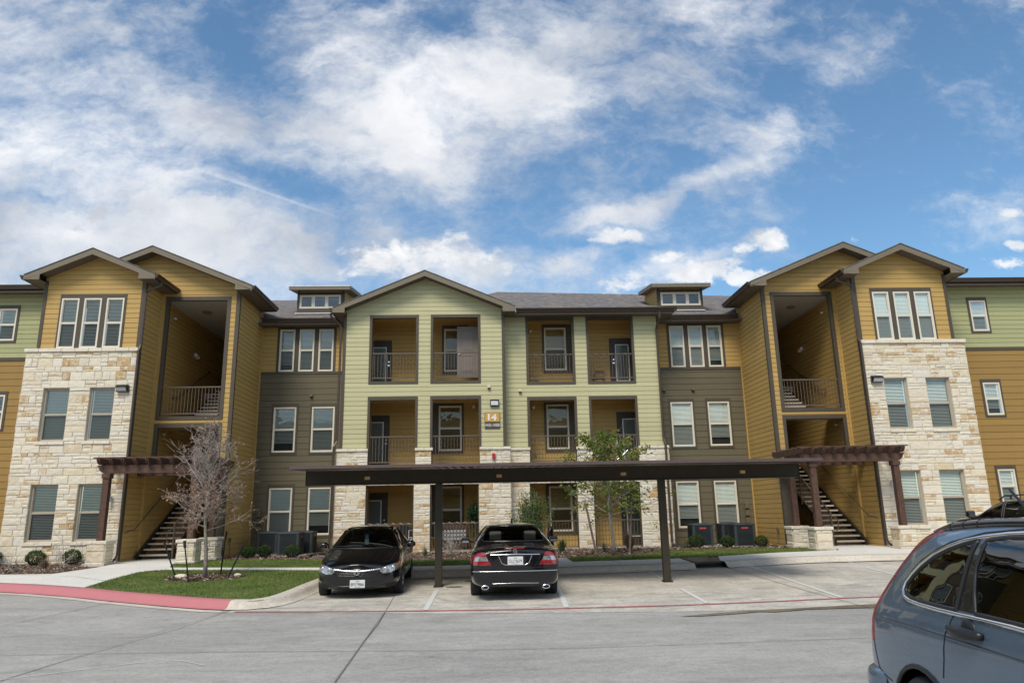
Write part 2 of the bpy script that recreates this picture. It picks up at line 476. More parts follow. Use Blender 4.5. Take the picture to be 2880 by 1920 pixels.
def window(fr, u0, u1, z0, z1, proud=0.03, frame='frame', tilt=0.5, screen=True, blind=1.0, fw=0.05, label=None):
    """single hung window: frame, two panes, insect screen below, blind behind"""
    d1, d0 = proud, proud-0.07
    mb = MB(); trim_ring(mb, fr, u0, u1, z0, z1, fw, d0, d1)
    zm = (z0+z1)/2
    fbox(mb, fr, u0+fw, u1-fw, zm-0.022, zm+0.022, d0+0.01, d1-0.012)
    # sash rims
    for (a, b, dd) in ((z0+fw, zm-0.022, d1-0.022), (zm+0.022, z1-fw, d1-0.034)):
        trim_ring(mb, fr, u0+fw, u1-fw, a, b, 0.018, dd-0.02, dd)
    w = mb.build('window', frame, BLD)
    if label: w['label'] = label
    ia, ib = u0+fw+0.012, u1-fw-0.012
    p = MB(); p.add([fr(ia, zm+0.02, d1-0.045), fr(ib, zm+0.02, d1-0.045), fr(ib, z1-fw, d1-0.045), fr(ia, z1-fw, d1-0.045)], [(0, 1, 2, 3)])
    if not screen: p.add([fr(ia, z0+fw, d1-0.045), fr(ib, z0+fw, d1-0.045), fr(ib, zm, d1-0.045), fr(ia, zm, d1-0.045)], [(0, 1, 2, 3)])
    p.build('pane', 'pane', w)
    if screen:
        p = MB(); p.add([fr(ia, z0+fw, d1-0.04), fr(ib, z0+fw, d1-0.04), fr(ib, zm, d1-0.04), fr(ia, zm, d1-0.04)], [(0, 1, 2, 3)])
        p.build('insect_screen', 'screen', w)
    wr = random.Random(int(u0*977+z0*131)); tilt = min(1.0, max(0.0, tilt+wr.uniform(-.15, .15)))
    if blind == 1.0 and wr.random() < .18: blind = wr.uniform(.80, .95)
    b = MB(); z = z1-fw-0.01; zend = z1-fw-(z1-z0-2*fw)*blind
    while z > zend+0.02:
        hh = .0505*(1-tilt*0.40); b.add([fr(ia, z-hh, d1-0.076), fr(ib, z-hh, d1-0.076), fr(ib, z, d1-0.088-0.012*tilt), fr(ia, z, d1-0.088-0.012*tilt)], [(0, 1, 2, 3)])
        z -= 0.050
    if b.v: b.build('blind', 'white', w)
    rm = MB(); rm.add([fr(ia-.02, z0+.02, d1-0.15), fr(ib+.02, z0+.02, d1-0.15), fr(ib+.02, z1-.02, d1-0.15), fr(ia-.02, z1-.02, d1-0.15)], [(0, 1, 2, 3)])
    rm.build('dark_interior', 'room', w)
    return w

def railing(fr, u0, u1, zb, zt, d=0.0, sp=0.112):
    mb = MB()
    fbox(mb, fr, u0, u1, zt-0.045, zt, d-0.025, d+0.025)
    fbox(mb, fr, u0, u1, zb, zb+0.04, d-0.015, d+0.015)
    n = max(2, int((u1-u0)/sp)); 
    for i in range(1, n):
        u = u0+(u1-u0)*i/n
        fbox(mb, fr, u-0.008, u+0.008, zb+0.04, zt-0.045, d-0.008, d+0.008)
    return mb.build('railing', 'rail', BLD)

def door(fr, s0, s1, zb, zt, g0, g1, gt, gb, label=None, handle_at=None, flip=1):
    """full-lite door: surround boards, leaf, glazed lite with blind, lever"""
    mb = MB(); fbox(mb, fr, s0, s1, zb, zt, 0.0, 0.02)
    dd = mb.build('door', 'darkdoor', BLD)
    if label: dd['label'] = label
    m = MB(); trim_ring(m, fr, g0, g1, gb, gt, 0.035, 0.02, 0.045); m.build('lite_frame', 'white_plastic', dd)
    b = MB(); z = gt-0.05
    while z > gb+0.06:
        b.add([fr(g0+.035, z-0.028, 0.024), fr(g1-.035, z-0.028, 0.024), fr(g1-.035, z, 0.03), fr(g0+.035, z, 0.03)], [(0, 1, 2, 3)]); z -= 0.036
    b.build('blind', 'white', dd)
    p = MB(); p.add([fr(g0+.03, gb+.03, 0.038), fr(g1-.03, gb+.03, 0.038), fr(g1-.03, gt-.03, 0.038), fr(g0+.03, gt-.03, 0.038)], [(0, 1, 2, 3)]); p.build('pane', 'screen', dd)
    if handle_at is not None:
        h = MB(); hx = handle_at
        fbox(h, fr, hx-.03, hx+.03, zb+.92, zb+.98, .02, .035); fbox(h, fr, hx-.06, hx+.03, zb+.94, zb+.965, .045, .07)
        fbox(h, fr, hx-.025, hx+.025, zb+1.07, zb+1.12, .02, .045); h.build('handle', 'chrome', dd)
    return dd

def wall(name, mat, mb, label=None):
    o = mb.build(name, mat, BLD)
    if label: o['label'] = label
    return o

def wall_split(name, mat, mb, label=None):
    par = list(range(len(mb.v)))
    def find(a):
        while par[a] != a: par[a] = par[par[a]]; a = par[a]
        return a
    for f in mb.f:
        for q in f[1:]: par[find(q)] = find(f[0])
    comp = {}
    for i, f in enumerate(mb.f): comp.setdefault(find(f[0]), []).append(i)
    for fl in comp.values():
        n = MB(); vm = {}; vs = []; fs = []
        for i in fl:
            t = []
            for q in mb.f[i]:
                if q not in vm: vm[q] = len(vs); vs.append(mb.v[q])
                t.append(vm[q])
            fs.append(t)
        n.add(vs, fs, tone=mb.tone[fl[0]]); wall(name, mat, n, label)

def gable_roof(ax, az, sl, xl, xr, y0, y1, s=1, th=0.20, ret=0.6, wall_l=None, wall_r=None, zs=9.71, side_y=None, sides=(True, True)):
    """shingled gable roof whose rake faces the camera at y0; boxed eaves on both sides"""
    X = (lambda x: x) if s > 0 else (lambda x: 2*CX-x)
    zt = lambda x: az-sl*abs(x-ax)
    side_y = side_y or (y1, y1)
    m = MB()
    for (a, ye) in ((xl, side_y[0]), (xr, side_y[1])):
        z = zt(a)
        m.add([(X(ax), y0-.02, az+.02), (X(a), y0-.02, z+.02), (X(a), ye, z+.02), (X(ax), y1, az+.02)], [(0, 1, 2, 3)])
        m.add([(X(ax), y0-.02, az+.02), (X(a), y0-.02, z+.02), (X(a), y0-.02, z-.005), (X(ax), y0-.02, az-.005)], [(0, 1, 2, 3)])
    r = m.build('roof', 'shingle', BLD)
    f = MB()
    for a in (xl, xr):                        # rake boards
        f.add([(X(ax), y0, az-.005), (X(a), y0, zt(a)-.005), (X(a), y0, zt(a)-th), (X(ax), y0, az-th-.02),
               (X(ax), y0+.03, az-.005), (X(a), y0+.03, zt(a)-.005), (X(a), y0+.03, zt(a)-th), (X(ax), y0+.03, az-th-.02)],
              [(0, 1, 2, 3), (4, 5, 6, 7), (2, 3, 7, 6), (0, 1, 5, 4)])
    for a, wv in ((xl, wall_l), (xr, wall_r)):  # plumb eave returns
        if wv is None: continue
        sg = 1 if a < ax else -1
        pts = [(a, zt(a)-th*0.9), (a, zs), (wv, zs), (wv, zt(wv)-th)]
        f.prism([(X(p[0]), p[1]) for p in pts], 'y', y0-.004, y0+.026)
    f.build('rake_board', 'fascia', r)
    u = MB()
    for a, wv in ((xl, wall_l), (xr, wall_r)):
        wv2 = wv if wv is not None else a
        u.add([(X(ax), y0+.03, az-th+.03), (X(wv2), y0+.03, zt(wv2)-th+.03), (X(wv2), y0+.55, zt(wv2)-th+.03), (X(ax), y0+.55, az-th+.03)], [(0, 1, 2, 3)])
    for i, (a, wv) in enumerate(((xl, wall_l), (xr, wall_r))):
        if wv is None: continue
        ye = side_y[i]
        u.box(X(a), X(wv), y0+.03, ye, zs, zs+.02)
    u.build('soffit', 'soffit', r)
    for i, a in enumerate((xl, xr)):
        if not sides[i]: continue
        sg = -1 if a < ax else 1; z = zt(a)
        g = MB(); e = side_y[i]
        prof = [(a, z-.15), (a+sg*.07, z-.15), (a+sg*.085, z-.09), (a+sg*.115, z-.06), (a+sg*.125, z-.005), (a+sg*.10, z-.005), (a, z-.02)]
        g.prism([(X(p[0]), p[1]) for p in prof], 'y', y0-.01, e-.02)
        g.build('gutter', 'gutter', r)
        fb = MB(); fb.box(X(a-sg*.03), X(a-sg*.002), y0+.03, e-.02, zs, z-.16); fb.build('fascia_board', 'soffit', r)
    return r

# ------------------------------------------------ one side of the building (s = 1 left, -1 right)
def complex_side(s):
    X = (lambda x: x) if s > 0 else (lambda x: 2*CX-x)
    sw = 'left' if s > 0 else 'right'
    W, B, G, O = 24.2, 25.5, 28.3, 25.6
    F = lambda Y: front(Y, s)
    # --- projecting wing
    m = MB()
    siding(m, F(W), -15.18, -11.78, 7.40, 10.66, YE, holes=[(-14.57, -12.40, 7.42, 9.30)], gable=(-13.45, 10.66, 0.43))
    wall('wall', 'gold', m, 'gold lap siding wall of the %s front wing' % sw)
    m = MB()
    for a, b in ((-15.19, -15.08), (-11.89, -11.775)): fbox(m, F(W), a, b, 7.41, 9.80, -0.02, 0.028)
    fbox(m, side(-11.77, 1, s), W-.03, W+.09, 0.5, 9.75, -0.01, 0.02)
    wall_split('corner_board', 'trim', m)
    # stone base
    hs = [(-14.72, -13.89, 4.30, 6.05), (-13.21, -12.41, 4.30, 6.05), (-14.72, -13.87, 1.12, 2.90), (-13.22, -12.44, 1.12, 2.90)]
    m = MB()
    holes = [(a-.005, b+.005, c-.12, d) for a, b, c, d in hs]
    stones(m, F(W-.06), -15.46, -11.79, ZG-.15, 7.28, holes, seed=11+s)
    stones(m, side(-11.79, 1, s), W-.06, W+.02, ZG-.15, 7.28, seed=15+s, dep=.02)
    stones(m, side(-15.46, -1, s), W-.06, W+1.4, ZG-.15, 7.28, seed=18+s)
    capstones(m, F(W-.06), -15.50, -11.76, 7.28, 7.40, -0.08, 0.09, seed=5+s)
    for a, b, c, d in hs: capstones(m, F(W-.06), a-.06, b+.04, c-.12, c-.01, -.12, 0.075, seed=int(a*10))
    wall('stone_veneer', ['stone', 'mortar'], m, 'cream rough cut stone base of the %s front wing' % sw)
    for a, b, c, d in hs:                      # reveals
        j = MB()
        j.box(X(a-.03), X(a-.001), W-.055, W+.10, c-.1, d); j.box(X(b+.001), X(b+.03), W-.055, W+.10, c-.1, d); j.box(X(a), X(b), W-.055, W+.1, d, d+.03)
        j.box(X(a), X(b), W-.02, W+.1, c-.02, c)
        wall('window_reveal', 'mortar', j)
    for i, (a, b, c, d) in enumerate(hs):
        window(F(W), a, b, c, d, proud=-0.01, frame='stframe', tilt=(0.25 if (i < 2 and s > 0) else 1.0), fw=0.05)
    m = MB(); fr = F(W)
    fbox(m, fr, -14.60, -12.37, 9.17, 9.32, 0, 0.03)
    for a, b in ((-14.60, -14.535), (-13.95, -13.78), (-13.195, -13.02), (-12.435, -12.37)): fbox(m, fr, a, b, 7.41, 9.17, 0, 0.03)
    wall('window_surround', 'trim', m)
    for i, (a, b) in enumerate(((-14.535, -13.95), (-13.78, -13.195), (-13.02, -12.435))):
        window(fr, a, b, 7.42, 9.17, proud=0.045, tilt=0.6 if s > 0 else 0.1)
    gable_roof(-13.45, 10.82, 0.43, -15.65, -11.27, 23.7, 27.2, s, th=0.20, wall_l=-15.12, wall_r=-11.82, zs=9.71, side_y=(25.6, 25.5))
    # downspout of the wing
    m = MB(); P = lambda x, y, z: (X(x), y, z)
    m.tube([P(-11.20, 24.10, 9.70), P(-11.22, 24.11, 9.58), P(-11.66, 24.13, 9.43), P(-11.72, 24.15, 9.28), P(-11.72, 24.15, 7.5), P(-11.74, 24.07, 7.3), P(-11.74, 24.07, 0.72), P(-11.76, 23.98, 0.56), P(-11.78, 23.86, 0.50)], 0.042, 8)
    wall('downspout', 'dpipe', m)
    wall('corner_board', 'goldtrim', MB().box(X(-11.80), X(-11.705), B-.045, B+.05, ZG-.05, 9.72)); wall('corner_board', 'goldtrim', MB().box(X(-9.03), X(-8.945), G-.05, G+.03, ZG-.1, 9.15))
    # wing side walls
    m = MB(); siding(m, side(-11.775, 1, s), W+.02, B, ZG, 9.75, YE); wall('wall', 'gold', m)
    m = MB(); siding(m, side(-15.19, -1, s), W, O, 7.4, 9.8, YE); wall('wall', 'gold', m)
    # flood light + lantern on stone
    m = MB(); fr = F(W-.11)
    fbox(m, fr, -12.31, -11.93, 5.88, 6.12, 0, 0.09); a = wall('flood_light', 'black_plastic', m)
    m = MB(); m.prism([(W-.11-.09, 5.90), (W-.11-.2, 6.02), (W-.11-.2, 6.07), (W-.11-.09, 6.10)], 'x', X(-12.29), X(-11.95)); m.build('visor', 'black_plastic', a)
    m = MB(); m.add([fr(-12.28, 5.905, .105), fr(-11.96, 5.905, .105), fr(-11.96, 6.01, .20), fr(-12.28, 6.01, .20)], [(0, 1, 2, 3)]); m.build('lens', 'lensgrey', a)
    m = MB(); m.lathe([(0.0, .29), (.05, .28), (.062, .2), (.05, .17)], (X(-12.14), W-.23, 2.31), 12); m.box(X(-12.17), X(-12.11), W-.21, W-.10, 2.42, 2.50)
    for k in range(4):
        an = k*math.pi/2+.4; m.bar((X(-12.14)+.062*math.cos(an), W-.23+.062*math.sin(an), 2.33), (X(-12.14)+.062*math.cos(an), W-.23+.062*math.sin(an), 2.5), .008)
    m.lathe([(.066, .09), (.066, .10)], (X(-12.14), W-.23, 2.31), 12); m.lathe([(.066, .02), (.066, .03)], (X(-12.14), W-.23, 2.31), 12)
    a = wall('lantern', 'metal_roof', m); m = MB(); m.lathe([(0, .01), (.05, .02), (.052, .15), (.03, .18)], (X(-12.14), W-.23, 2.31), 12); m.build('lamp_glass', 'white_plastic', a, smooth=True)
    # --- outer recessed walls
    m = MB(); siding(m, F(O), -30, -15.19, 7.40, 9.80, YE, holes=[(-17.58, -16.84, 8.0, 9.34)]); wall('wall', 'shaded', m, 'sage green lap siding at the far %s end' % sw)
    m = MB(); siding(m, F(O), -30, -15.3, ZG, 7.33, GE, holes=[(-17.58, -16.84, 4.85, 6.2), (-17.58, -16.84, 1.7, 3.05)]); wall('wall', 'ochre', m, 'ochre wide lap siding at the far %s end' % sw)
    m = MB(); fbox(m, F(O), -30, -15.3, 7.31, 7.42, 0, 0.035); wall('belt_board', 'trim', m)
    if s > 0:
        m = MB(); stones(m, F(O-.03), -24, -15.46, ZG-.15, 1.22, seed=41); capstones(m, F(O-.03), -24, -15.46, 1.22, 1.32, 0, .08, seed=4); wall('stone_veneer', ['stone', 'mortar'], m, 'low stone base at the far left end')
    for (zz0, zz1) in ((7.97, 9.36), (4.82, 6.22), (1.69, 3.08)):
        m = MB(); trim_ring(m, F(O), -17.60, -16.83, zz0, zz1, .075, 0, .03, top=.13); wall('window_surround', 'trim', m)
        window(F(O), -17.525, -16.905, zz0+.075, zz1-.13, proud=.04, tilt=(1.0 if zz0 < 5 else .3))
    m = MB(); m.add([(X(-30), 25.1, 9.97), (X(-14.5), 25.1, 9.97), (X(-14.5), 29.5, 11.35), (X(-30), 29.5, 11.35)], [(0, 1, 2, 3)])
    m.box(X(-30), X(-14.5), 25.08, 25.12, 9.93, 9.97)
    r = wall('roof', 'shingle', m); m = MB()
    m.prism([(25.1, 9.80), (25.03, 9.80), (25.01, 9.87), (24.98, 9.95), (25.1, 9.95)], 'x', X(-30), X(-15.62)); m.build('gutter', 'gutter', r)
    m = MB(); m.box(X(-30), X(-15.2), 25.1, O+.02, 9.76, 9.79); m.box(X(-30), X(-15.6), 25.1, 25.13, 9.70, 9.80); m.build('soffit', 'soffit', r)
    # --- breezeway front
    m = MB()
    siding(m, F(B), -11.77, -9.0, ZG, 9.62, YE, holes=[(-11.61, -9.30, 5.12, 9.60), (-11.61, -9.30, 3.4, 4.99), (-11.78, -9.30, 0.0, 3.4)])
    siding(m, F(B), -15.6, -9.0, 9.62, 11.24, YE, gable=(-12.08, 11.22, 0.416))
    wall('wall', 'gold', m, 'gold lap siding around the %s stair opening' % sw)
    m = MB(); fr = F(B)
    trim_ring(m, fr, -11.62, -9.29, 5.11, 9.60, .13, -.10, .03, top=.14)
    fbox(m, fr, -11.62, -9.29, 4.85, 4.99, -.10, .03); fbox(m, fr, -11.62, -11.49, 3.4, 4.85, -.10, .03); fbox(m, fr, -9.40, -9.29, 3.3, 4.85, -.10, .03)
    fbox(m, fr, -9.40, -8.99, ZG-.1, 3.3, -.10, .035)
    wall('opening_trim', 'trim', m)
    m = MB(); fbox(m, fr, -9.10, -8.985, 3.3, 9.78, -.02, .028); fbox(m, side(-8.985, 1, s), B-.03, B+.08, 3.3, 9.75, -.005, .02); wall_split('corner_board', 'trim', m)
    m = MB(); siding(m, side(-9.0, 1, s), B+.02, G, ZG-.1, 9.75, YE); wall('wall', 'gold', m, 'gold side wall beside the %s stair opening' % sw)
    gable_roof(-12.08, 11.39, 0.416, -15.74, -8.42, 25.0, 34.0, s, th=0.20, wall_l=None, wall_r=-9.02, zs=9.71, side_y=(34, 28.0), sides=(False, True))
    # interior of the breezeway
    m = MB(); siding(m, side(-11.72, 1, s), B+.02, 35, ZG, 9.5, YE); siding(m, side(-9.22, -1, s), B+.1, 35, ZG, 9.5, YE)
    siding(m, F(34.5), -11.72, -9.22, ZG, 9.5, YE); wall('wall', 'gold', m, 'gold siding inside the %s breezeway' % sw)
    m = MB(); m.box(X(-11.72), X(-9.22), B+.1, 34.5, 9.46, 9.56)
    m.box(X(-11.72), X(-9.22), B+.1, 27.0, 4.98, 5.08); m.box(X(-11.72), X(-9.22), 30.4, 34.5, 3.42, 3.47); m.box(X(-11.72), X(-9.22), 29.9, 34.5, 6.52, 6.57)
    wall_split('ceiling', 'ceil', m)
    m = MB(); m.box(X(-11.72), X(-9.22), B+.1, 27.0, 5.08, 5.22); m.box(X(-11.72), X(-9.22), 30.4, 34.5, 3.47, 3.65); m.box(X(-11.72), X(-9.22), 29.9, 34.5, 6.57, 6.78)
    wall_split('landing', 'floor', m)
    m = MB(); m.lathe([(0, -.06), (.13, -.06), (.17, -.03), (.17, 0)], (X(-10.72), 27.0, 9.455), 20); wall('ceiling_light', 'fascia', m)
    m = MB(); m.tube([(X(-11.66), 28.5, 8.05), (X(-11.60), 28.42, 8.1), (X(-11.55), 28.38, 8.06)], [.05, .07, .055], 8); m.tube([(X(-11.66), 28.6, 8.0), (X(-11.58), 28.68, 8.04)], [.05, .06], 8)
    m.tube([(X(-11.68), 26.35, 4.72), (X(-11.6), 26.3, 4.70)], .04, 8); m.tube([(X(-11.68), 26.4, 9.05), (X(-11.6), 26.35, 9.02)], .04, 8)
    wall('wall_light', 'white_plastic', m)
    railing(F(B), -11.49, -9.40, 5.32, 6.30, d=-.05)
    # stairs
    st = MB(); tr = MB(); n = 18; rise = .172; run = .28
    for i in range(n):
        y = 25.28+i*run; z = 0.62+i*rise
        tr.cbox(X(-11.62), X(-10.60), y, y+.30, z-.055, z, c=.008)
    for xx in (-11.68, -10.60):
        st.prism([(25.2, .44), (25.44, .44), (25.28+n*run+.15, .5+n*rise-.15), (25.28+n*run+.15, .66+n*rise), (25.16, .62)], 'x', X(xx), X(xx+.05))
    for i in range(n): st.box(X(-11.62), X(-10.60), 25.5+i*run, 25.52+i*run, .62+i*rise-.05, .62+i*rise-.01)
    a = wall('stair', 'darkmetal', st, 'lower flight of the %s stairs' % sw); tr.build('tread', 'tread', a)
    hr = MB()
    # baluster rail on the open side
    y0, z0 = 25.24, .62; y1, z1 = 25.28+n*run, .62+n*rise
    rr = lambda y: z0+(y-y0)*(z1-z0)/(y1-y0)
    xr_ = -10.52
    hr.bar((X(xr_), y0, .45), (X(xr_), y0, 1.58), .045); hr.bar((X(xr_), y0, 1.56), (X(xr_), y1, rr(y1)+.93), .045, .04); hr.bar((X(xr_), y0, .73), (X(xr_), y1, rr(y1)+.12), .03, .03)
    yy = y0+.12
    while yy < y1: hr.box(X(xr_-.008), X(xr_+.008), yy-.008, yy+.008, rr(yy)+.12, rr(yy)+.93); yy += .115
    for k in range(1, 5): hr.box(X(xr_-.02), X(xr_+.02), y0+1.1*k-.02, y0+1.1*k+.02, rr(y0+1.1*k)-.1, rr(y0+1.1*k)+.93)
    loop = [(X(xr_-.06), y0+.05, 1.40)]+[(X(xr_-.06-.10*math.sin(t)), y0-.14-.10*math.cos(t-math.pi/2)*0-.02, 1.18+.22*math.cos(t)) for t in [k*math.pi/8 for k in range(0, 9)]]
    hr.tube(loop, .018, 6)
    # wall handrail
    hr.tube([(X(-11.63), 24.30, 1.40), (X(-11.63), 24.80, 1.43), (X(-11.63), 28.0, 3.36), (X(-11.63), 29.6, 4.35)], .022, 6)
    for yy in (24.4, 26.1, 27.8): hr.bar((X(-11.74), yy, 1.33 if yy < 24.8 else 1.36+(yy-24.8)*.603), (X(-11.63), yy, 1.38 if yy < 24.8 else 1.41+(yy-24.8)*.603), .02)
    hr.build('handrail', 'rail', a)
    st = MB(); tr = MB()
    for i in range(9):
        y = 27.0+i*run; z = 5.40+i*rise
        tr.cbox(X(-11.0), X(-10.05), y, y+.30, z-.055, z, c=.008)
    for xx in (-11.05, -10.05): st.prism([(26.95, 5.2), (27.15, 5.1), (29.65, 6.6), (29.65, 6.85), (26.95, 5.42)], 'x', X(xx), X(xx+.045))
    a = wall('stair', 'darkmetal', st, 'upper flight of the %s stairs' % sw); tr.build('tread', 'tread', a)
    hr = MB(); xr_ = -10.0
    hr.bar((X(xr_), 26.95, 5.22), (X(xr_), 26.95, 6.3), .04); hr.bar((X(xr_), 26.95, 6.28), (X(xr_), 29.5, 7.85), .04)
    for k in range(22): hr.box(X(xr_-.007), X(xr_+.007), 27.05+k*.115-.007, 27.05+k*.115+.007, 5.45+k*.0707, 6.3+k*.0707)
    hr.tube([(X(-11.65), 26.8, 6.12), (X(-11.65), 27.2, 6.15), (X(-11.65), 30.0, 7.70), (X(-11.65), 30.25, 7.70)], .022, 6)
    for yy in (26.9, 28.6, 30.1): hr.bar((X(-11.74), yy, 6.05+max(0, yy-27.2)*.55), (X(-11.65), yy, 6.1+max(0, yy-27.2)*.55), .02)
    hr.build('handrail', 'rail', a)
    # --- recessed grey wall
    fr = F(G); xg = -5.45
    m = MB(); siding(m, fr, -9.0, xg, 7.33, 9.2, YE, holes=[(-8.33, -6.08, 7.33, 9.15)]); wall('wall', 'gold', m, 'short gold wall under the %s dormer' % sw)
    m = MB(); siding(m, fr, -9.0, xg, ZG-.1, 7.25, GE, holes=[(-8.40, -7.42, .98, 2.92), (-6.92, -5.94, .98, 2.92), (-8.40, -7.42, 4.12, 6.04), (-6.92, -5.94, 4.12, 6.04)]); wall('wall', 'olive', m, 'grey olive wide lap siding under the %s dormer' % sw)
    m = MB(); fbox(m, fr, -9.0, xg, 7.23, 7.335, 0, .035); wall('belt_board', 'trim', m)
    m = MB(); fbox(m, fr, -8.37, -6.04, 9.055, 9.2, 0, .03)
    for a, b in ((-8.37, -8.265), (-7.67, -7.49), (-6.90, -6.72), (-6.135, -6.04)): fbox(m, fr, a, b, 7.335, 9.055, 0, .03)
    wall('window_surround', 'trim', m)
    for i, (a, b) in enumerate(((-8.265, -7.67), (-7.49, -6.90), (-6.72, -6.135))): window(fr, a, b, 7.335, 9.055, proud=.045, tilt=.95 if i == 0 else .6)
    for (z0, z1) in ((4.17, 5.915), (1.07, 2.82)):
        for (a, b) in ((-8.345, -7.475), (-6.865, -5.985)):
            m = MB(); trim_ring(m, fr, a-.075, b+.075, z0-.085, z1+.14, .075, 0, .03, top=.14); wall('window_surround', 'trim', m)
            window(fr, a, b, z0, z1, proud=.045, tilt=.35 if z0 < 3 and s > 0 else .7)
    sl = 5/12
    # main roof between the gables
    m = MB(); x0, x1 = (-12.5, -1.0)
    m.add([(X(-8.9), 27.75, 9.36), (X(-5.4), 27.75, 9.36), (X(-0.5), 34.4, 12.13), (X(-14), 34.4, 12.13)], [(0, 1, 2, 3)])
    m.box(X(-8.9), X(-5.5), 27.73, 27.76, 9.32, 9.36)
    r = wall('roof', 'shingle', m)
    m = MB(); m.prism([(27.75, 9.21), (27.68, 9.21), (27.665, 9.27), (27.63, 9.30), (27.62, 9.355), (27.75, 9.355)], 'x', X(-8.83), X(-5.55)); m.build('gutter', 'gutter', r)
    m = MB(); m.box(X(-9.0), X(-5.4), 27.76, G+.02, 9.15, 9.17); m.box(X(-9), X(-5.5), 27.755, 27.785, 9.12, 9.22); m.build('soffit', 'soffit', r)
    # dormer
    D = 29.0; a0, a1 = -7.86, -5.94; fr = F(D)
    m = MB(); siding(m, fr, a0, a1, 10.8, 10.88, YE); 
    for aa, sg in ((a1, 1), (a0, -1)):
        siding(m, side(aa, sg, s), D, 31.5, 9.7, 10.83, YE); sf = side(aa, sg, s); m.add([sf(D, 10.83, 0), sf(31.5, 10.83, 0), sf(31.5, 11.3, 0), sf(D, 10.9, 0)], [(0, 1, 2, 3)])
    dm = wall('dormer', 'gold', m, '%s roof dormer with three small square windows' % sw)
    m = MB(); fbox(m, fr, a0, a1, 10.70, 10.82, 0, .03); fbox(m, fr, a0, a1, 9.90, 10.12, 0, .03); fbox(m, fr, a0, a0+.11, 10.12, 10.70, 0, .03); fbox(m, fr, a1-.12, a1, 10.12, 10.70, 0, .03); fbox(m, fr, a0, a0+.1, 10.82, 10.88, 0, .03); fbox(m, fr, a1-.1, a1, 10.82, 10.88, 0, .03)
    fbox(m, side(a1, 1, s), D-.02, D+.07, 9.8, 10.85, 0, .02)
    m.build('dormer_trim', 'trim', dm)
    m = MB(); wv = [(-7.69, -7.27), (-7.13, -6.70), (-6.57, -6.13)]
    fbox(m, fr, -7.75, -6.06, 10.62, 10.70, 0, .05); fbox(m, fr, -7.75, -6.06, 10.12, 10.20, 0, .05)
    for a, b in ((-7.75, -7.67), (-7.26, -7.12), (-6.71, -6.57), (-6.14, -6.06)): fbox(m, fr, a, b, 10.20, 10.62, 0, .05)
    m.build('window_frame', 'frame', dm)
    m = MB(); fbox(m, fr, -7.70, -6.10, 10.16, 10.66, -.02, .012); m.build('pane', 'dormer_glass', dm)
    m = MB(); e0, e1 = -8.11, -5.60
    m.add([(X(e0), 28.5, 10.98), (X(e1), 28.5, 10.98), (X(e1), 31.2, 11.42), (X(e0), 31.2, 11.42), (X(e0), 28.5, 10.93), (X(e1), 28.5, 10.93), (X(e1), 31.2, 11.37), (X(e0), 31.2, 11.37)], [(0, 1, 2, 3), (0, 1, 5, 4), (1, 2, 6, 5), (3, 0, 4, 7)])
    for k in range(6):
        xx = e0+.2+k*.42; m.bar((X(xx), 28.5, 10.99), (X(xx), 31.2, 11.43), .02, .04)
    m.build('dormer_roof', 'metal_roof', dm)
    m = MB()
    m.add([(X(e0+.01), 28.515, 10.93), (X(e1-.01), 28.515, 10.93), (X(e1-.01), 31.2, 11.37), (X(e0+.01), 31.2, 11.37), (X(e0+.01), 28.515, 10.80), (X(e1-.01), 28.515, 10.80), (X(e1-.01), 31.2, 11.24), (X(e0+.01), 31.2, 11.24)], [(0, 1, 5, 4), (1, 2, 6, 5), (3, 0, 4, 7), (4, 5, 6, 7)])
    m.build('dormer_fascia', 'fascia', dm)
    m = MB(); fbox(m, fr, a0-.05, a1+.02, 9.88, 9.91, 0, .12); m.build('flashing', 'flash', dm)
    # utility boxes on the grey wall
    m = MB()
    for k in range(3): wall('meter_box', 'olive', MB().cbox(X(-8.76), X(-8.60), G-.10, G-.02, 1.22+k*.27, 1.42+k*.27, c=.01))
    m.tube([(X(-8.52), G-.05, .9), (X(-8.52), G-.05, 2.0)], .018, 6); m.tube([(X(-8.68), G-.05, .5), (X(-8.68), G-.05, 1.25)], .02, 6)
    wall_split('conduit', 'olive', m)
    m = MB(); yv = 26.1; m.box(X(-8.98), X(-8.92), yv-.04, yv+.04, .95, 1.08); m.tube([(X(-8.94), yv, .95), (X(-8.94), yv, .5), (X(-8.9), yv-.1, .42)], .012, 5); wall('outlet_box', 'olive', m)
    # foundation strip
    m = MB(); fbox(m, fr, -9, xg, ZG-.3, ZG-.02, -.02, .02); fbox(m, side(-9.0, 1, s), B+.1, G, ZG-.3, ZG-.08, -.02, .015); wall_split('foundation', 'floor', m)
    # pergola-side concrete inside ground floor
    m = MB(); m.box(X(-11.72), X(-9.22), 25.2, 34.5, ZG-.2, ZG+.02); wall('slab', 'floor', m)

M['dormer_glass'] = glass_mat('dormer glass over grey blinds', (0.5, 0.55, 0.57), 0.5, 0.05, 1.5, 2.5)
M['goldtrim'] = simple('gold corner board paint', (0.46, 0.29, 0.085), .6)
complex_side(1); complex_side(-1)

def vent(x, Y, z, mat):
    m = MB(); m.prism([(Y, z-.05), (Y-.11, z-.04), (Y-.10, z+.02), (Y, z+.06)], 'x', x-.055, x+.055); m.box(x-.045, x+.045, Y-.09, Y-.01, z-.075, z-.045, mi=1)
    wall('dryer_vent', [mat, 'black_plastic'], m)
vent(-6.92, 28.3, 6.37, 'olive'); vent(7.04, 28.3, 6.42, 'olive'); vent(8.21, 28.3, 6.43, 'olive')
vent(0.05, 26.7, 6.35, 'green'); vent(1.24, 27.2, 6.27, 'green')

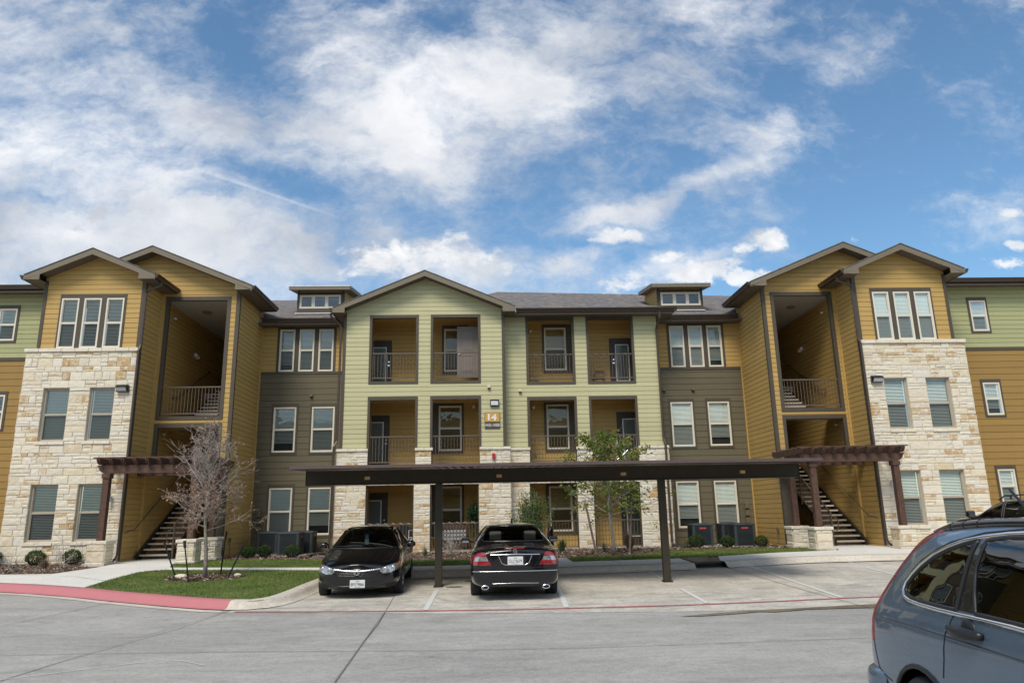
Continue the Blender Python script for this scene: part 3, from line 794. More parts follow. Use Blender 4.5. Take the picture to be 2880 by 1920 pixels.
# ------------------------------------------------ the green centre
def centre(Y, x0, x1, cols, stone_spans, gable=None, zt=9.2):
    fr = front(Y)
    holes = []
    for (a, b) in cols: holes += [(a+.01, b-.01, 6.53, 9.17 if zt > 9.19 else 9.3), (a+.01, b-.01, 4.0, 6.02)]
    m = MB()
    siding(m, fr, x0, x1, 4.12, gable[1] if gable else zt, YE, holes, gable)
    wall('wall', 'green', m, 'pale green gabled wall of the centre' if gable else 'pale green wall right of the centre gable')
    sh = []
    for (a, b) in cols: sh += [(a+.06, b-.06, 3.36, 4.12), (a+.03, b-.10, ZG-.2, 2.79)]
    m = MB(); S = front(Y-.05)
    stones(m, S, stone_spans[0][0], stone_spans[-1][1], ZG-.2, 4.02, [(h[0], h[1], h[2], h[3]) for h in sh], seed=int(abs(x0*10))+3, dep=.04)
    for (a, b) in stone_spans: capstones(m, S, a-.02, b+.02, 4.02, 4.12, -.05, .075, seed=int(a*7))
    stones(m, side(stone_spans[0][0], -1), Y-.05, Y+1.6, ZG-.2, 4.02, seed=77, dep=.03)
    stones(m, side(stone_spans[-1][1], 1), Y-.05, Y+1.0, ZG-.2, 4.02, seed=78, dep=.03)
    wall('stone_veneer', ['stone', 'mortar'], m, 'stone base of the centre gable' if gable else 'stone base right of the centre gable')
    t = MB()
    for (a, b) in cols:
        trim_ring(t, fr, a, b, 6.51, 9.18, .095, -.12, .03, top=.12)
        fbox(t, fr, a, b, 5.90, 6.03, -.12, .03)
        fbox(t, fr, a, a+.09, 4.12, 5.90, -.12, .03); fbox(t, fr, b-.09, b, 4.12, 5.90, -.12, .03)
        fbox(t, fr, a+.05, a+.09, 3.5, 4.12, -.12, -.01); fbox(t, fr, b-.09, b-.05, 3.5, 4.12, -.12, -.01)
        fbox(t, fr, a+.04, a+.08, ZG, 2.79, -.12, -.02); fbox(t, fr, b-.14, b-.10, ZG, 2.79, -.12, -.02)
    wall('opening_trim', 'trim', t)
    for (a, b) in cols:
        railing(fr, a+.09, b-.09, 6.73, 7.71, d=-.06); railing(fr, a+.09, b-.09, 3.60, 4.57, d=-.06); railing(fr, a+.08, b-.13, .49, 1.45, d=-.06)
    # balcony recess
    r0, r1 = cols[0][0]-.12, cols[-1][1]+.30
    BK = 28.4; bk = front(BK)
    m = MB(); siding(m, bk, r0, r1, ZG, 9.4, YE); siding(m, side(r0, 1), Y+.1, BK, ZG, 9.4, YE); siding(m, side(r1, -1), Y+.1, BK, ZG, 9.4, YE)
    for xx in (r0, r1): m.box(xx-.03, xx+.03, BK-.03, BK+.03, ZG, 9.3)
    wall('wall', 'gold', m, 'gold wall inside the %s balconies' % ('left' if gable else 'right'))
    m = MB()
    for z in (3.50, 6.60): m.box(r0, r1, Y+.12, BK, z-.06, z)
    m.box(r0, r1, Y-.03, BK, ZG-.1, .47)
    for (a, b) in cols: m.box(a+.055, b-.055, Y-.09, Y+.12, 3.38, 3.50)
    wall_split('balcony_deck', 'floor', m)
    m = MB()
    for z in (2.80, 5.95, 9.22): m.box(r0, r1, Y+.03, BK, z+.06, z+.08)
    wall_split('ceiling', 'gold', m)
    m = MB()
    for (a, b) in cols: m.box(a, b, Y+.02, Y+.06, 6.03, 6.5)
    wall_split('rim', 'trim', m)

centre(26.7, -5.42, 0.66, [(-4.45, -2.60), (-2.14, -0.25)], [(-5.53, -4.40), (-2.66, -2.04), (-0.30, 0.81)], gable=(-2.35, 10.62, 0.42))
centre(27.2, 0.60, 6.64, [(1.50, 3.39), (3.86, 5.72)], [(0.82, 1.56), (3.32, 3.94), (5.67, 6.79)], zt=9.2)
m = MB(); fbox(m, front(26.7), -5.43, -5.33, 4.12, 9.28, -.02, .028); fbox(m, front(26.7), 0.56, 0.665, 4.12, 9.35, -.02, .028); fbox(m, side(.66, 1), 26.68, 26.76, 4.12, 9.3, -.01, .02); fbox(m, side(-5.42, -1), 26.68, 26.78, 4.12, 9.3, -.01, .02)
wall_split('corner_board', 'trim', m)
m = MB(); siding(m, side(-5.42, -1), 26.7, 28.3, 4.1, 9.3, YE); siding(m, side(6.64, 1), 27.2, 28.3, 4.1, 9.3, YE); siding(m, side(.66, 1), 26.7, 27.2, 4.1, 9.3, YE); wall('wall', 'green', m)
gable_roof(-2.35, 10.80, 0.42, -5.79, 1.09, 26.2, 31.4, 1, th=.20, wall_l=-5.33, wall_r=.60, zs=9.16, side_y=(27.9, 26.62), sides=(True, False))
m = MB()   # roof right of the gable, hipped at its right end
m.add([(1.0, 26.6, 9.36), (7.2, 26.6, 9.36), (0.5, 33.3, 12.13), (-2.35, 31.4, 10.8)], [(0, 1, 2, 3)])
m.add([(7.2, 26.6, 9.36), (7.2, 27.8, 9.36), (0.5, 33.3, 12.13)], [(0, 1, 2)])
m.add([(0.5, 33.3, 12.13), (13.5, 34.4, 12.13), (7.2, 27.7, 9.34)], [(0, 1, 2)])
m.box(1.0, 7.2, 26.58, 26.61, 9.32, 9.36); rf = wall('roof', 'shingle', m)
m = MB(); m.prism([(26.6, 9.21), (26.53, 9.21), (26.515, 9.27), (26.48, 9.30), (26.47, 9.355), (26.6, 9.355)], 'x', 1.12, 7.32)
m.prism([(7.2, 9.21), (7.27, 9.21), (7.3, 9.30), (7.32, 9.355), (7.2, 9.355)], 'y', 26.5, 27.72); m.build('gutter', 'gutter', rf)
m = MB(); m.box(.62, 7.18, 26.61, 27.22, 9.18, 9.20); m.box(6.6, 7.19, 27.2, 28.3, 9.18, 9.20); m.box(1.1, 7.19, 26.605, 26.635, 9.12, 9.22); m.build('soffit', 'soffit', rf)
m = MB()
for x in (3.18, 4.79, 6.45, 7.55):
    m.lathe([(0, .17), (.2, .17), (.27, .14), (.30, .07), (.27, .02), (.22, 0), (.22, -.2)], (x, 33.5, 11.76), 20)
wall_split('roof_vent', simple('grey roof vent', (0.22, 0.22, 0.22), 0.5, 0.3), m)
m = MB(); m.tube([(5.70, 33.5, 11.5), (5.70, 33.5, 12.03)], .05, 10); m.tube([(5.70, 33.5, 11.5), (5.70, 33.5, 11.83)], .09, 10); wall('roof_pipe', 'metal_roof', m)
# downspouts
m = MB(); m.tube([(-5.88, 26.35, 9.18), (-5.86, 26.4, 9.05), (-5.60, 26.6, 8.85), (-5.52, 26.62, 8.7), (-5.52, 26.62, 4.4), (-5.60, 26.5, 4.2), (-5.62, 26.5, .6)], .042, 8); wall('downspout', 'dpipe', m)
m = MB(); m.tube([(6.64, 26.53, 9.18), (6.64, 26.55, 8.98), (6.62, 27.0, 8.75), (6.62, 27.12, 8.62), (6.62, 27.12, 4.4), (6.66, 27.03, 4.15), (6.66, 27.03, .62), (6.68, 26.95, .5)], .045, 8); wall('downspout', 'dpipe', m)
# windows and doors on the balconies
bk = front(28.38)
for (a, b, z0, z1, x0, x1, tl, lab) in ((-1.73, -.86, 7.28, 9.03, -1.82, -.77, 1, 1), (-1.93, -1.03, 4.14, 5.90, -2.4, -.95, .8, 1), (-1.93, -1.03, 1.03, 2.78, -2.4, -.95, .6, 1), (2.31, 3.19, 7.28, 9.04, 2.23, 3.55, 1, 1), (2.32, 3.20, 4.14, 5.90, 2.23, 3.6, .7, 1), (2.33, 3.22, 1.03, 2.72, 2.22, 3.48, .8, 1)):
    m = MB(); fbox(m, bk, x0, x1, z1, z1+.15, 0, .03); fbox(m, bk, x0, x1, z0-.1, z0, 0, .03); fbox(m, bk, x0, a, z0, z1, 0, .03); fbox(m, bk, b, x1, z0, z1, 0, .03); wall('window_surround', 'trim', m)
    window(bk, a, b, z0, z1, proud=.045, tilt=tl)
door(bk, -4.62, -3.82, 6.6, 8.58, -4.58, -4.03, 8.30, 6.80, handle_at=-3.93)
door(bk, -4.62, -3.85, 3.5, 5.56, -4.6, -4.08, 5.30, 3.72, handle_at=-3.97)
door(bk, -4.62, -3.86, .47, 2.58, -4.6, -4.09, 2.31, .75, handle_at=-3.98)
door(bk, 4.95, 6.0, 6.6, 8.58, 5.18, 5.73, 8.32, 6.80, handle_at=5.10)
door(bk, 5.10, 6.02, 3.5, 5.57, 5.32, 5.86, 5.30, 3.72, handle_at=5.22)
door(bk, 5.10, 6.02, .47, 2.58, 5.30, 5.85, 2.31, .79, handle_at=5.2)
# storage door standing open on the top left balcony
fd = front(27.4); m = MB(); fbox(m, fd, -1.17, -.36, 6.86, 8.88, -.02, .02)
for (a, b) in ((7.05, 7.72), (7.86, 8.72)):
    trim_ring(m, fd, -1.03, -.50, a, b, .025, .02, .032); fbox(m, fd, -.96, -.57, a+.07, b-.07, .02, .030)
dd = wall('door', 'doorpaint', m, 'taupe two-panel storage door standing open on the top balcony'); m = MB(); fbox(m, fd, -1.13, -1.03, 7.77, 7.80, .05, .08); fbox(m, fd, -1.12, -1.07, 7.75, 7.82, .02, .05); m.build('handle', 'chrome', dd)
# security lights at ceiling corners, flood light, fire bell, sign
for (x, y, z) in ((-.55, 28.2, 8.95), (1.75, 28.3, 8.9), (-.55, 28.2, 5.85), (1.8, 28.3, 5.8)):
    m = MB(); m.lathe([(0, -.08), (.05, -.06), (.06, 0), (.04, .04)], (x, y, z), 12); wall('ceiling_light', 'white_plastic', m)
fr = front(26.7); m = MB(); m.cbox(.09, .42, 26.60, 26.69, 5.62, 5.86, c=.015); fl = wall('flood_light', 'black_plastic', m)
m = MB(); m.cbox(.12, .39, 26.585, 26.605, 5.65, 5.81, c=.008); m.build('lens', 'lensgrey', fl); m = MB(); m.box(.09, .42, 26.57, 26.6, 5.83, 5.86); m.build('visor', 'black_plastic', fl)
m = MB(); m.cbox(.14, .26, 26.50, 26.58, 3.68, 3.88, c=.02); wall('fire_horn', 'red', m)
sg = MB(); sg.box(-.12, .45, 26.655, 26.675, 4.80, 5.39); sgo = wall('building_sign', 'trim', sg)
sg = MB(); sg.box(-.105, .435, 26.648, 26.6545, 5.045, 5.375); sg.build('orange_panel', simple('orange sign paint', (0.58, 0.31, 0.06), 0.5), sgo)

def text_obj(txt, size, loc, mat, parent, rot=(R(90), 0, 0), bold=0.0, ext=0.002, sx=1.0, name='lettering', width=None):
    cu = bpy.data.curves.new(name, 'FONT'); cu.body = txt; cu.size = size; cu.align_x = 'CENTER'; cu.align_y = 'CENTER'
    cu.extrude = ext; cu.offset = bold
    o = bpy.data.objects.new('tmp', cu); COL.objects.link(o)
    dg = bpy.context.evaluated_depsgraph_get(); me = bpy.data.meshes.new_from_object(o.evaluated_get(dg))
    bpy.data.objects.remove(o)
    if width:
        xs = [v.co.x for v in me.vertices]; sx = width/(max(xs)-min(xs)); cxm = (max(xs)+min(xs))/2
    else: cxm = 0
    ys = [v.co.y for v in me.vertices]; cym = (max(ys)+min(ys))/2
    off = WL.get(parent.name, Vector((0, 0, 0)))
    mt = Matrix.Translation(Vector(loc)-off) @ __import__('mathutils').Euler(rot).to_matrix().to_4x4() @ Matrix.Diagonal((sx, 1, 1, 1)) @ Matrix.Translation((-cxm, -cym, 0))
    me.transform(mt); me.materials.clear(); me.materials.append(M[mat] if isinstance(mat, str) else mat)
    me.name = name
    return obj_from(name, me, parent)
text_obj('14', .31, (.165, 26.643, 5.21), 'white_plastic', sgo, bold=.012, width=.33)
text_obj('14101-14308', .155, (.165, 26.650, 4.92), 'white_plastic', sgo, bold=.0015, width=.53)
# ================================================================ camera, light, sky
cam = bpy.data.cameras.new('camera'); co = bpy.data.objects.new('camera', cam); COL.objects.link(co); sc.camera = co
cam.lens = 25.33; cam.sensor_width = 36; cam.clip_start = 0.05; cam.clip_end = 3000
_p, _y, _r = R(13.3625), R(2.035), R(-1.059)
fwd = Vector((math.sin(_y)*math.cos(_p), math.cos(_y)*math.cos(_p), math.sin(_p))); rt = Vector((math.cos(_y), -math.sin(_y), 0)); up = rt.cross(fwd)
ri = rt*math.cos(_r)+up*math.sin(_r); uu = -rt*math.sin(_r)+up*math.cos(_r)
co.matrix_world = Matrix.Translation((0, 0, 1.75)) @ Matrix((ri, uu, -fwd)).transposed().to_4x4()
BLOBS = [(-0.630,0.640,0.366,0.246,-22,0.42),(-0.338,0.691,0.155,0.151,-42,0.34),(-0.633,0.459,0.274,0.128,-13,0.42),(-0.593,0.333,0.399,0.092,-0,0.75),(-0.374,0.424,0.179,0.061,-13,0.60),(-0.282,0.358,0.138,0.063,-31,0.40),(-0.200,0.654,0.197,0.132,-52,0.42),(-0.293,0.563,0.281,0.083,-11,0.45),(-0.116,0.539,0.144,0.093,-32,0.35),(-0.062,0.593,0.148,0.175,-43,0.30),(-0.343,0.678,0.071,0.099,66,-0.75),(-0.370,0.760,0.094,0.071,0,-0.45),(-0.043,0.730,0.063,0.045,-22,-0.45),(-0.363,0.492,0.159,0.040,-9,-0.40),(-0.423,0.458,0.069,0.023,-11,-0.50),(-0.019,0.434,0.174,0.063,-0,-0.35),(-0.473,0.678,0.118,0.035,-37,-0.25),(-0.631,0.442,0.103,0.020,-6,-0.35),(-0.087,0.345,0.124,0.071,-0,0.75),(-0.160,0.373,0.041,0.050,-0,0.40),(0.068,0.333,0.136,0.049,5,0.60),(-0.166,0.429,0.059,0.033,-32,0.45),(0.078,0.718,0.163,0.126,22,0.55),(0.251,0.764,0.225,0.071,17,0.40),(0.065,0.623,0.100,0.099,0,0.45),(0.350,0.712,0.188,0.054,37,0.28),(0.159,0.617,0.139,0.075,0,0.15),(0.276,0.467,0.191,0.026,21,0.62),(0.178,0.433,0.083,0.028,26,0.50),(0.408,0.538,0.093,0.049,58,0.30),(0.464,0.587,0.156,0.035,26,0.25),(0.561,0.687,0.224,0.030,36,0.18),(0.403,0.373,0.044,0.016,12,0.90),(0.196,0.392,0.040,0.015,-0,0.90),(0.294,0.334,0.080,0.028,5,0.90),(0.253,0.357,0.032,0.017,-0,0.40),(0.142,0.355,0.064,0.027,15,0.45),(0.684,0.550,0.283,0.248,-0,-0.25),(0.555,0.420,0.191,0.070,-0,-0.20),(0.66,0.30,0.30,0.14,0,-0.45)]
SUN_EL, SUN_AZ = R(52), R(200)                # azimuth clockwise from +y: behind the camera, a little to the left
sd = Vector((math.sin(SUN_AZ)*math.cos(SUN_EL), math.cos(SUN_AZ)*math.cos(SUN_EL), math.sin(SUN_EL)))
sl_ = bpy.data.lights.new('sun', 'SUN'); so = bpy.data.objects.new('sun', sl_); COL.objects.link(so)
sl_.energy = 1.4; sl_.angle = R(22); sl_.color = (1.0, 0.93, 0.82)
so.rotation_euler = (-sd).to_track_quat('-Z', 'Y').to_euler(); so.location = (0, -20, 60)
w = bpy.data.worlds.new('World'); sc.world = w; w.use_nodes = True; nt = w.node_tree
bg = nt.nodes['Background']; bg.inputs['Strength'].default_value = 0.1
sky = nt.nodes.new('ShaderNodeTexSky'); sky.sky_type = 'NISHITA'; sky.sun_disc = False
sky.sun_elevation = SUN_EL; sky.sun_rotation = SUN_AZ; sky.air_density = 1.0; sky.dust_density = 0.6; sky.ozone_density = 2.2
tc = nt.nodes.new('ShaderNodeTexCoord'); sp = nt.nodes.new('ShaderNodeSeparateXYZ'); nt.links.new(tc.outputs['Generated'], sp.inputs[0])
ay = mth(nt, 'MAXIMUM', mth(nt, 'ABSOLUTE', sp.outputs[1]), 0.08)
cu_ = mth(nt, 'DIVIDE', sp.outputs[0], ay); cv_ = mth(nt, 'DIVIDE', sp.outputs[2], ay)
cb = nt.nodes.new('ShaderNodeCombineXYZ'); nt.links.new(cu_, cb.inputs[0]); nt.links.new(cv_, cb.inputs[1])
uv0 = cb.outputs[0]
def vadd(a, b, s=None):
    n = nt.nodes.new('ShaderNodeVectorMath'); n.operation = 'ADD' if s is None else 'MULTIPLY_ADD'
    nt.links.new(a, n.inputs[0])
    if s is None: nt.links.new(b, n.inputs[1])
    else: n.inputs[1].default_value = (s, s, s); nt.links.new(b, n.inputs[2])
    return n.outputs[0]
# domain warp
wt = nt.nodes.new('ShaderNodeTexNoise'); wt.inputs['Scale'].default_value = 3.2; wt.inputs['Detail'].default_value = 9; wt.inputs['Roughness'].default_value = 0.62; nt.links.new(uv0, wt.inputs['Vector'])
vs_ = nt.nodes.new('ShaderNodeVectorMath'); vs_.operation = 'SUBTRACT'; nt.links.new(wt.outputs['Color'], vs_.inputs[0]); vs_.inputs[1].default_value = (.5, .5, .5)
uvw = vadd(vs_.outputs[0], uv0, 0.20)
def blobs(lst, vec, f0=0.1, f1=1.35, comb='ADD'):
    acc = None
    for (bx, by, rx, ry, an, am) in lst:
        mp = nt.nodes.new('ShaderNodeMapping'); mp.vector_type = 'TEXTURE'
        mp.inputs['Location'].default_value = (bx, by, 0); mp.inputs['Rotation'].default_value = (0, 0, R(an)); mp.inputs['Scale'].default_value = (rx, ry, 1)
        nt.links.new(vec, mp.inputs[0])
        ln = nt.nodes.new('ShaderNodeVectorMath'); ln.operation = 'LENGTH'; nt.links.new(mp.outputs[0], ln.inputs[0])
        mr = nt.nodes.new('ShaderNodeMapRange'); mr.interpolation_type = 'SMOOTHSTEP'
        mr.inputs['From Min'].default_value = f0; mr.inputs['From Max'].default_value = f1; mr.inputs['To Min'].default_value = am; mr.inputs['To Max'].default_value = 0
        nt.links.new(ln.outputs['Value'], mr.inputs[0])
        acc = mr.outputs[0] if acc is None else mth(nt, comb, acc, mr.outputs[0])
    return acc
acc = blobs(BLOBS, uvw)
PUFFS = [(0.412,0.375,0.041,0.0166,14,1.00),(0.373,0.363,0.024,0.0101,5,0.90),(0.200,0.395,0.040,0.0153,-0,1.00),(0.170,0.388,0.024,0.0079,-0,0.80),(0.310,0.334,0.059,0.0247,8,1.00),(0.224,0.321,0.058,0.0190,10,0.90),(0.272,0.362,0.024,0.0110,15,0.80),(0.377,0.320,0.032,0.0152,10,0.90),(-0.108,0.356,0.093,0.0386,5,0.90),(-0.159,0.362,0.023,0.0331,-0,0.80),(-0.020,0.345,0.062,0.0385,-0,0.80),(0.804,0.426,0.019,0.0119,-0,1.00),(0.778,0.345,0.038,0.0092,-0,0.90),(0.805,0.373,0.022,0.0081,-0,0.90),(0.749,0.353,0.016,0.0092,-0,0.80),(-0.451,0.311,0.130,0.0321,-0,0.80),(-0.200,0.335,0.046,0.0218,-0,0.60)]
DARKS = [(-0.571,0.431,0.023,0.0183,11,1.00),(-0.597,0.412,0.025,0.0102,5,0.90)]
TRAILS = [(-0.325,0.467,0.113,0.0028,-20,0.80),(-0.383,0.490,0.065,0.0051,-19,0.50)]
def cn(scale, detail, rough, rot, stretch, lac=2.0, dist=0.0, vec=uv0):
    mp = nt.nodes.new('ShaderNodeMapping'); mp.inputs['Rotation'].default_value = (0, 0, R(rot)); mp.inputs['Scale'].default_value = stretch
    nt.links.new(vec, mp.inputs[0])
    n = nt.nodes.new('ShaderNodeTexNoise'); n.inputs['Scale'].default_value = scale; n.inputs['Detail'].default_value = detail; n.inputs['Roughness'].default_value = rough
    n.inputs['Distortion'].default_value = dist; nt.links.new(mp.outputs[0], n.inputs['Vector']); return n.outputs['Fac']
f1 = cn(3.2, 14, 0.62, 22, (1, 1.9, 1), dist=0.25, vec=uvw)
f2 = cn(7.0, 12, 0.66, -24, (1, 1.8, 1), dist=0.35, vec=uvw)
f3 = cn(22.0, 8, 0.65, 12, (1, 1.5, 1), dist=0.3)
fn = mth(nt, 'ADD', mth(nt, 'ADD', mth(nt, 'MULTIPLY', f1, 0.48), mth(nt, 'MULTIPLY', f2, 0.32)), mth(nt, 'MULTIPLY', f3, 0.2))
den = mth(nt, 'ADD', mth(nt, 'ADD', mth(nt, 'MULTIPLY', acc, 0.88), mth(nt, 'ADD', 0.03, mth(nt, 'MULTIPLY', mth(nt, 'LESS_THAN', sp.outputs[1], 0.0), 0.35))), mth(nt, 'MULTIPLY', mth(nt, 'SUBTRACT', fn, 0.5), 4.3))
dr = nt.nodes.new('ShaderNodeMapRange'); dr.interpolation_type = 'SMOOTHSTEP'; dr.inputs['From Min'].default_value = -0.25; dr.inputs['From Max'].default_value = 1.05; nt.links.new(den, dr.inputs[0])
dens = mth(nt, 'MULTIPLY', dr.outputs[0], 0.94)
# cloud brightness: broad grey folds
sh = cn(2.6, 8, 0.55, 20, (1, 1.7, 1), vec=uvw)
shade = ramp(nt, [(0.36, (2.6, 2.75, 3.05)), (0.5, (3.75, 3.85, 4.05)), (0.63, (4.9, 4.9, 4.95))], sh)
# sky blue, slightly deepened like the photograph's polarised blue
skyc = mix(nt, 1.0, sky.outputs[0], (0.60, 0.75, 0.77), 'MULTIPLY')
fin = mix(nt, dens, skyc, shade.outputs[0])
# a thin contrail, then small hard-edged cumulus low over the roofs
jit = vadd(vs_.outputs[0], uv0, 0.012)
tr_ = mth(nt, 'MULTIPLY', blobs(TRAILS, jit), mth(nt, 'ADD', .35, f3), clamp=True)
fin = mix(nt, mth(nt, 'MULTIPLY', tr_, .3, clamp=True), fin, (4.9, 4.95, 5.1))
pn = cn(13.0, 12, 0.68, 0, (1, 1.3, 1), dist=.2)
uvp = vadd(vs_.outputs[0], uv0, 0.11)
def hard(lst, lo, hi):
    v = mth(nt, 'ADD', blobs(lst, uvp, 0.0, 1.9, 'MAXIMUM'), mth(nt, 'MULTIPLY', mth(nt, 'SUBTRACT', pn, .5), 3.0))
    r_ = nt.nodes.new('ShaderNodeMapRange'); r_.interpolation_type = 'SMOOTHSTEP'; r_.inputs['From Min'].default_value = lo; r_.inputs['From Max'].default_value = hi; nt.links.new(v, r_.inputs[0]); return r_.outputs[0]
pc = ramp(nt, [(.35, (3.6, 3.7, 3.9)), (.62, (4.95, 4.95, 4.95))], cn(20.0, 6, .55, 0, (1, 1.5, 1)))
fin = mix(nt, mth(nt, 'MULTIPLY', hard(PUFFS, .45, .95), .85), fin, pc.outputs[0])
fin = mix(nt, mth(nt, 'MULTIPLY', hard(DARKS, .5, .95), .6), fin, (2.7, 2.8, 3.05))
nt.links.new(fin, bg.inputs['Color'])
vs = sc.view_settings; sc.display_settings.display_device = 'sRGB'; vs.view_transform = 'Standard'; vs.look = 'None'; vs.exposure = 1.08; vs.gamma = 1.0
sc.cycles.max_bounces = 8; sc.cycles.transparent_max_bounces = 16; sc.cycles.use_denoising = True
# ================================================================ ground, kerbs, paving
M['road'] = concrete_mat('worn grey concrete road', (0.28, 0.267, 0.245), (0.43, 0.410, 0.375), (0.45, 1.0, 1), .34, .6, (0.34, 0.32, 0.28))
M['lot'] = concrete_mat('pale concrete parking bay', (0.38, 0.355, 0.31), (0.64, 0.59, 0.505), (1.3, 0.55, 1), .65, .7, (0.55, 0.47, 0.36))
M['walk'] = concrete_mat('new pale concrete walk', (0.64, 0.61, 0.56), (0.74, 0.71, 0.65), (0.7, 0.7, 1), .12, .8, (0.62, 0.58, 0.5))
M['kerb'] = concrete_mat('pale kerb concrete', (0.50, 0.45, 0.37), (0.64, 0.58, 0.49), (1, 1, 1), .25, 1.2, (0.6, 0.5, 0.38))
def paint_mat(name, col, under, wear=0.5):
    m, nt, b = new_mat(name); p = pos(nt)
    f = ramp(nt, [(wear, (0, 0, 0)), (wear+.06, (1, 1, 1))], noise_tex(nt, p, 7, 8, 0.7)).outputs[0]
    c = mix(nt, mth(nt, 'MULTIPLY', noise_tex(nt, p, 3, 4), .5), col, tuple(x*.75 for x in col))
    nt.links.new(mix(nt, f, c, under), b.inputs['Base Color']); b.inputs['Roughness'].default_value = .75
    bump(nt, b, noise_tex(nt, p, 40, 4), .3, .004); return m
M['pink'] = paint_mat('faded red kerb paint', (0.50, 0.175, 0.185), (0.55, 0.47, 0.40), .70)
M['redline'] = paint_mat('worn red line paint', (0.44, 0.14, 0.145), (0.40, 0.36, 0.32), .60)
M['whiteline'] = paint_mat('worn white line paint', (0.66, 0.66, 0.63), (0.42, 0.40, 0.36), .60)
M['joint'] = simple('dark joint', (0.17, 0.16, 0.15), .9)
M['soil'] = attr_mat('bark mulch base', [(0, (0.09, 0.06, 0.04)), (1, (0.12, 0.08, 0.055))], .95)
def mulch_mat():
    m, nt, b = new_mat('shredded bark mulch'); p = pos(nt)
    v = node(nt, 'ShaderNodeTexVoronoi', i_Scale=28.0); nt.links.new(p, v.inputs[0])
    r = ramp(nt, [(0.1, (0.06, 0.038, 0.026)), (0.45, (0.17, 0.11, 0.075)), (0.75, (0.27, 0.20, 0.15)), (1, (0.40, 0.34, 0.27))], v.outputs['Color'])
    nt.links.new(r.outputs[0], b.inputs['Base Color']); b.inputs['Roughness'].default_value = .95
    bump(nt, b, v.outputs['Distance'], 1.0, .03); return m
M['mulch'] = mulch_mat()
def lawn_mat():
    m, nt, b = new_mat('mown turf'); p = pos(nt)
    f = noise_tex(nt, p, 1.6, 7, .65)
    r = ramp(nt, [(0.3, (0.065, 0.105, 0.016)), (0.5, (0.105, 0.155, 0.028)), (0.72, (0.20, 0.20, 0.06))], f)
    c = mix(nt, ramp(nt, [(.45, (0, 0, 0)), (.7, (.7, .7, .7))], noise_tex(nt, p, 55, 3)).outputs[0], r.outputs[0], (0.03, 0.055, 0.008))
    nt.links.new(c, b.inputs['Base Color']); b.inputs['Roughness'].default_value = .9
    bump(nt, b, noise_tex(nt, p, 90, 3), .8, .02); return m
M['lawn'] = lawn_mat()

def sheet(name, pts, mat, zf, off, kind='structure', thick=0.0, parent=None, label=None):
    bm = bmesh.new(); vsx = [bm.verts.new((x, y, 0)) for x, y in pts]
    for t in tessellate_polygon([[Vector((x, y, 0)) for x, y in pts]]):
        try: bm.faces.new([vsx[i] for i in t])
        except ValueError: pass
    for yc in (12.8, 16.4, 20.0, 24.0):
        bmesh.ops.bisect_plane(bm, geom=bm.verts[:]+bm.edges[:]+bm.faces[:], plane_co=(0, yc, 0), plane_no=(0, 1, 0))
    for v in bm.verts: v.co.z = zf(v.co.y)+off
    bmesh.ops.recalc_face_normals(bm, faces=bm.faces[:])
    if bm.faces and sum(f.normal.z for f in bm.faces) < 0: bmesh.ops.reverse_faces(bm, faces=bm.faces[:])
    me = bpy.data.meshes.new(name); bm.to_mesh(me); bm.free(); me.materials.append(M[mat])
    o = obj_from(name, me, parent); tag(o, kind=kind) if kind else None
    if label: o['label'] = label
    return o

KERB_L = [(-60, 34), (-40, 27.5), (-25, 22.6), (-16, 20.1), (-11.64, 18.38), (-10.36, 17.82), (-9.05, 17.12), (-7.70, 16.25), (-6.22, 15.38), (-5.35, 14.92), (-4.88, 14.74)]
KERB_C = [(-4.88, 14.74), (-4.60, 14.70), (-4.38, 14.80), (-4.22, 15.05), (-4.12, 15.5), (-4.07, 16.2), (-4.0, 17.2), (-3.9, 18.3), (-3.78, 18.85), (-3.4, 19.08), (-2.6, 19.12), (0, 19.2), (1.67, 19.28), (3.58, 19.48), (5.40, 19.75)]
KERB_R = [(6.28, 20.0), (7.6, 20.5), (9.0, 20.95), (10.5, 21.05), (11.9, 21.1), (14, 21.15), (22, 21.2), (60, 22)]
DR = [(5.40, 19.75), (5.42, 21.0), (6.2, 21.35), (6.28, 20.0)]
# the ground everything stands on
m = MB()
ys = [-120, -30, -5, 0, 6, 12.8, 16.4, 20, 24, 30, 60, 400]
for a, b in zip(ys, ys[1:]): m.add([(-500, a, base_z(a)-.004), (500, a, base_z(a)-.004), (500, b, base_z(b)-.004), (-500, b, base_z(b)-.004)], [(0, 1, 2, 3)])
tag(m.build('road', 'road'), kind='structure')
sheet('parking_lot', [(-4.9, 14.30), (-2.75, 13.95), (-1.1, 13.7), (.6, 13.5), (3.4, 13.3), (5.4, 13.25), (7, 13.45), (9, 13.7), (30, 14.5), (60, 15), (60, 23), (22, 22), (12, 21.9), (9, 21.8), (7, 21.2), (5.4, 20.6), (1.7, 20), (-3.4, 19.9), (-4.4, 19), (-4.5, 16), (-4.7, 15)], 'lot', base_z, 0.0)
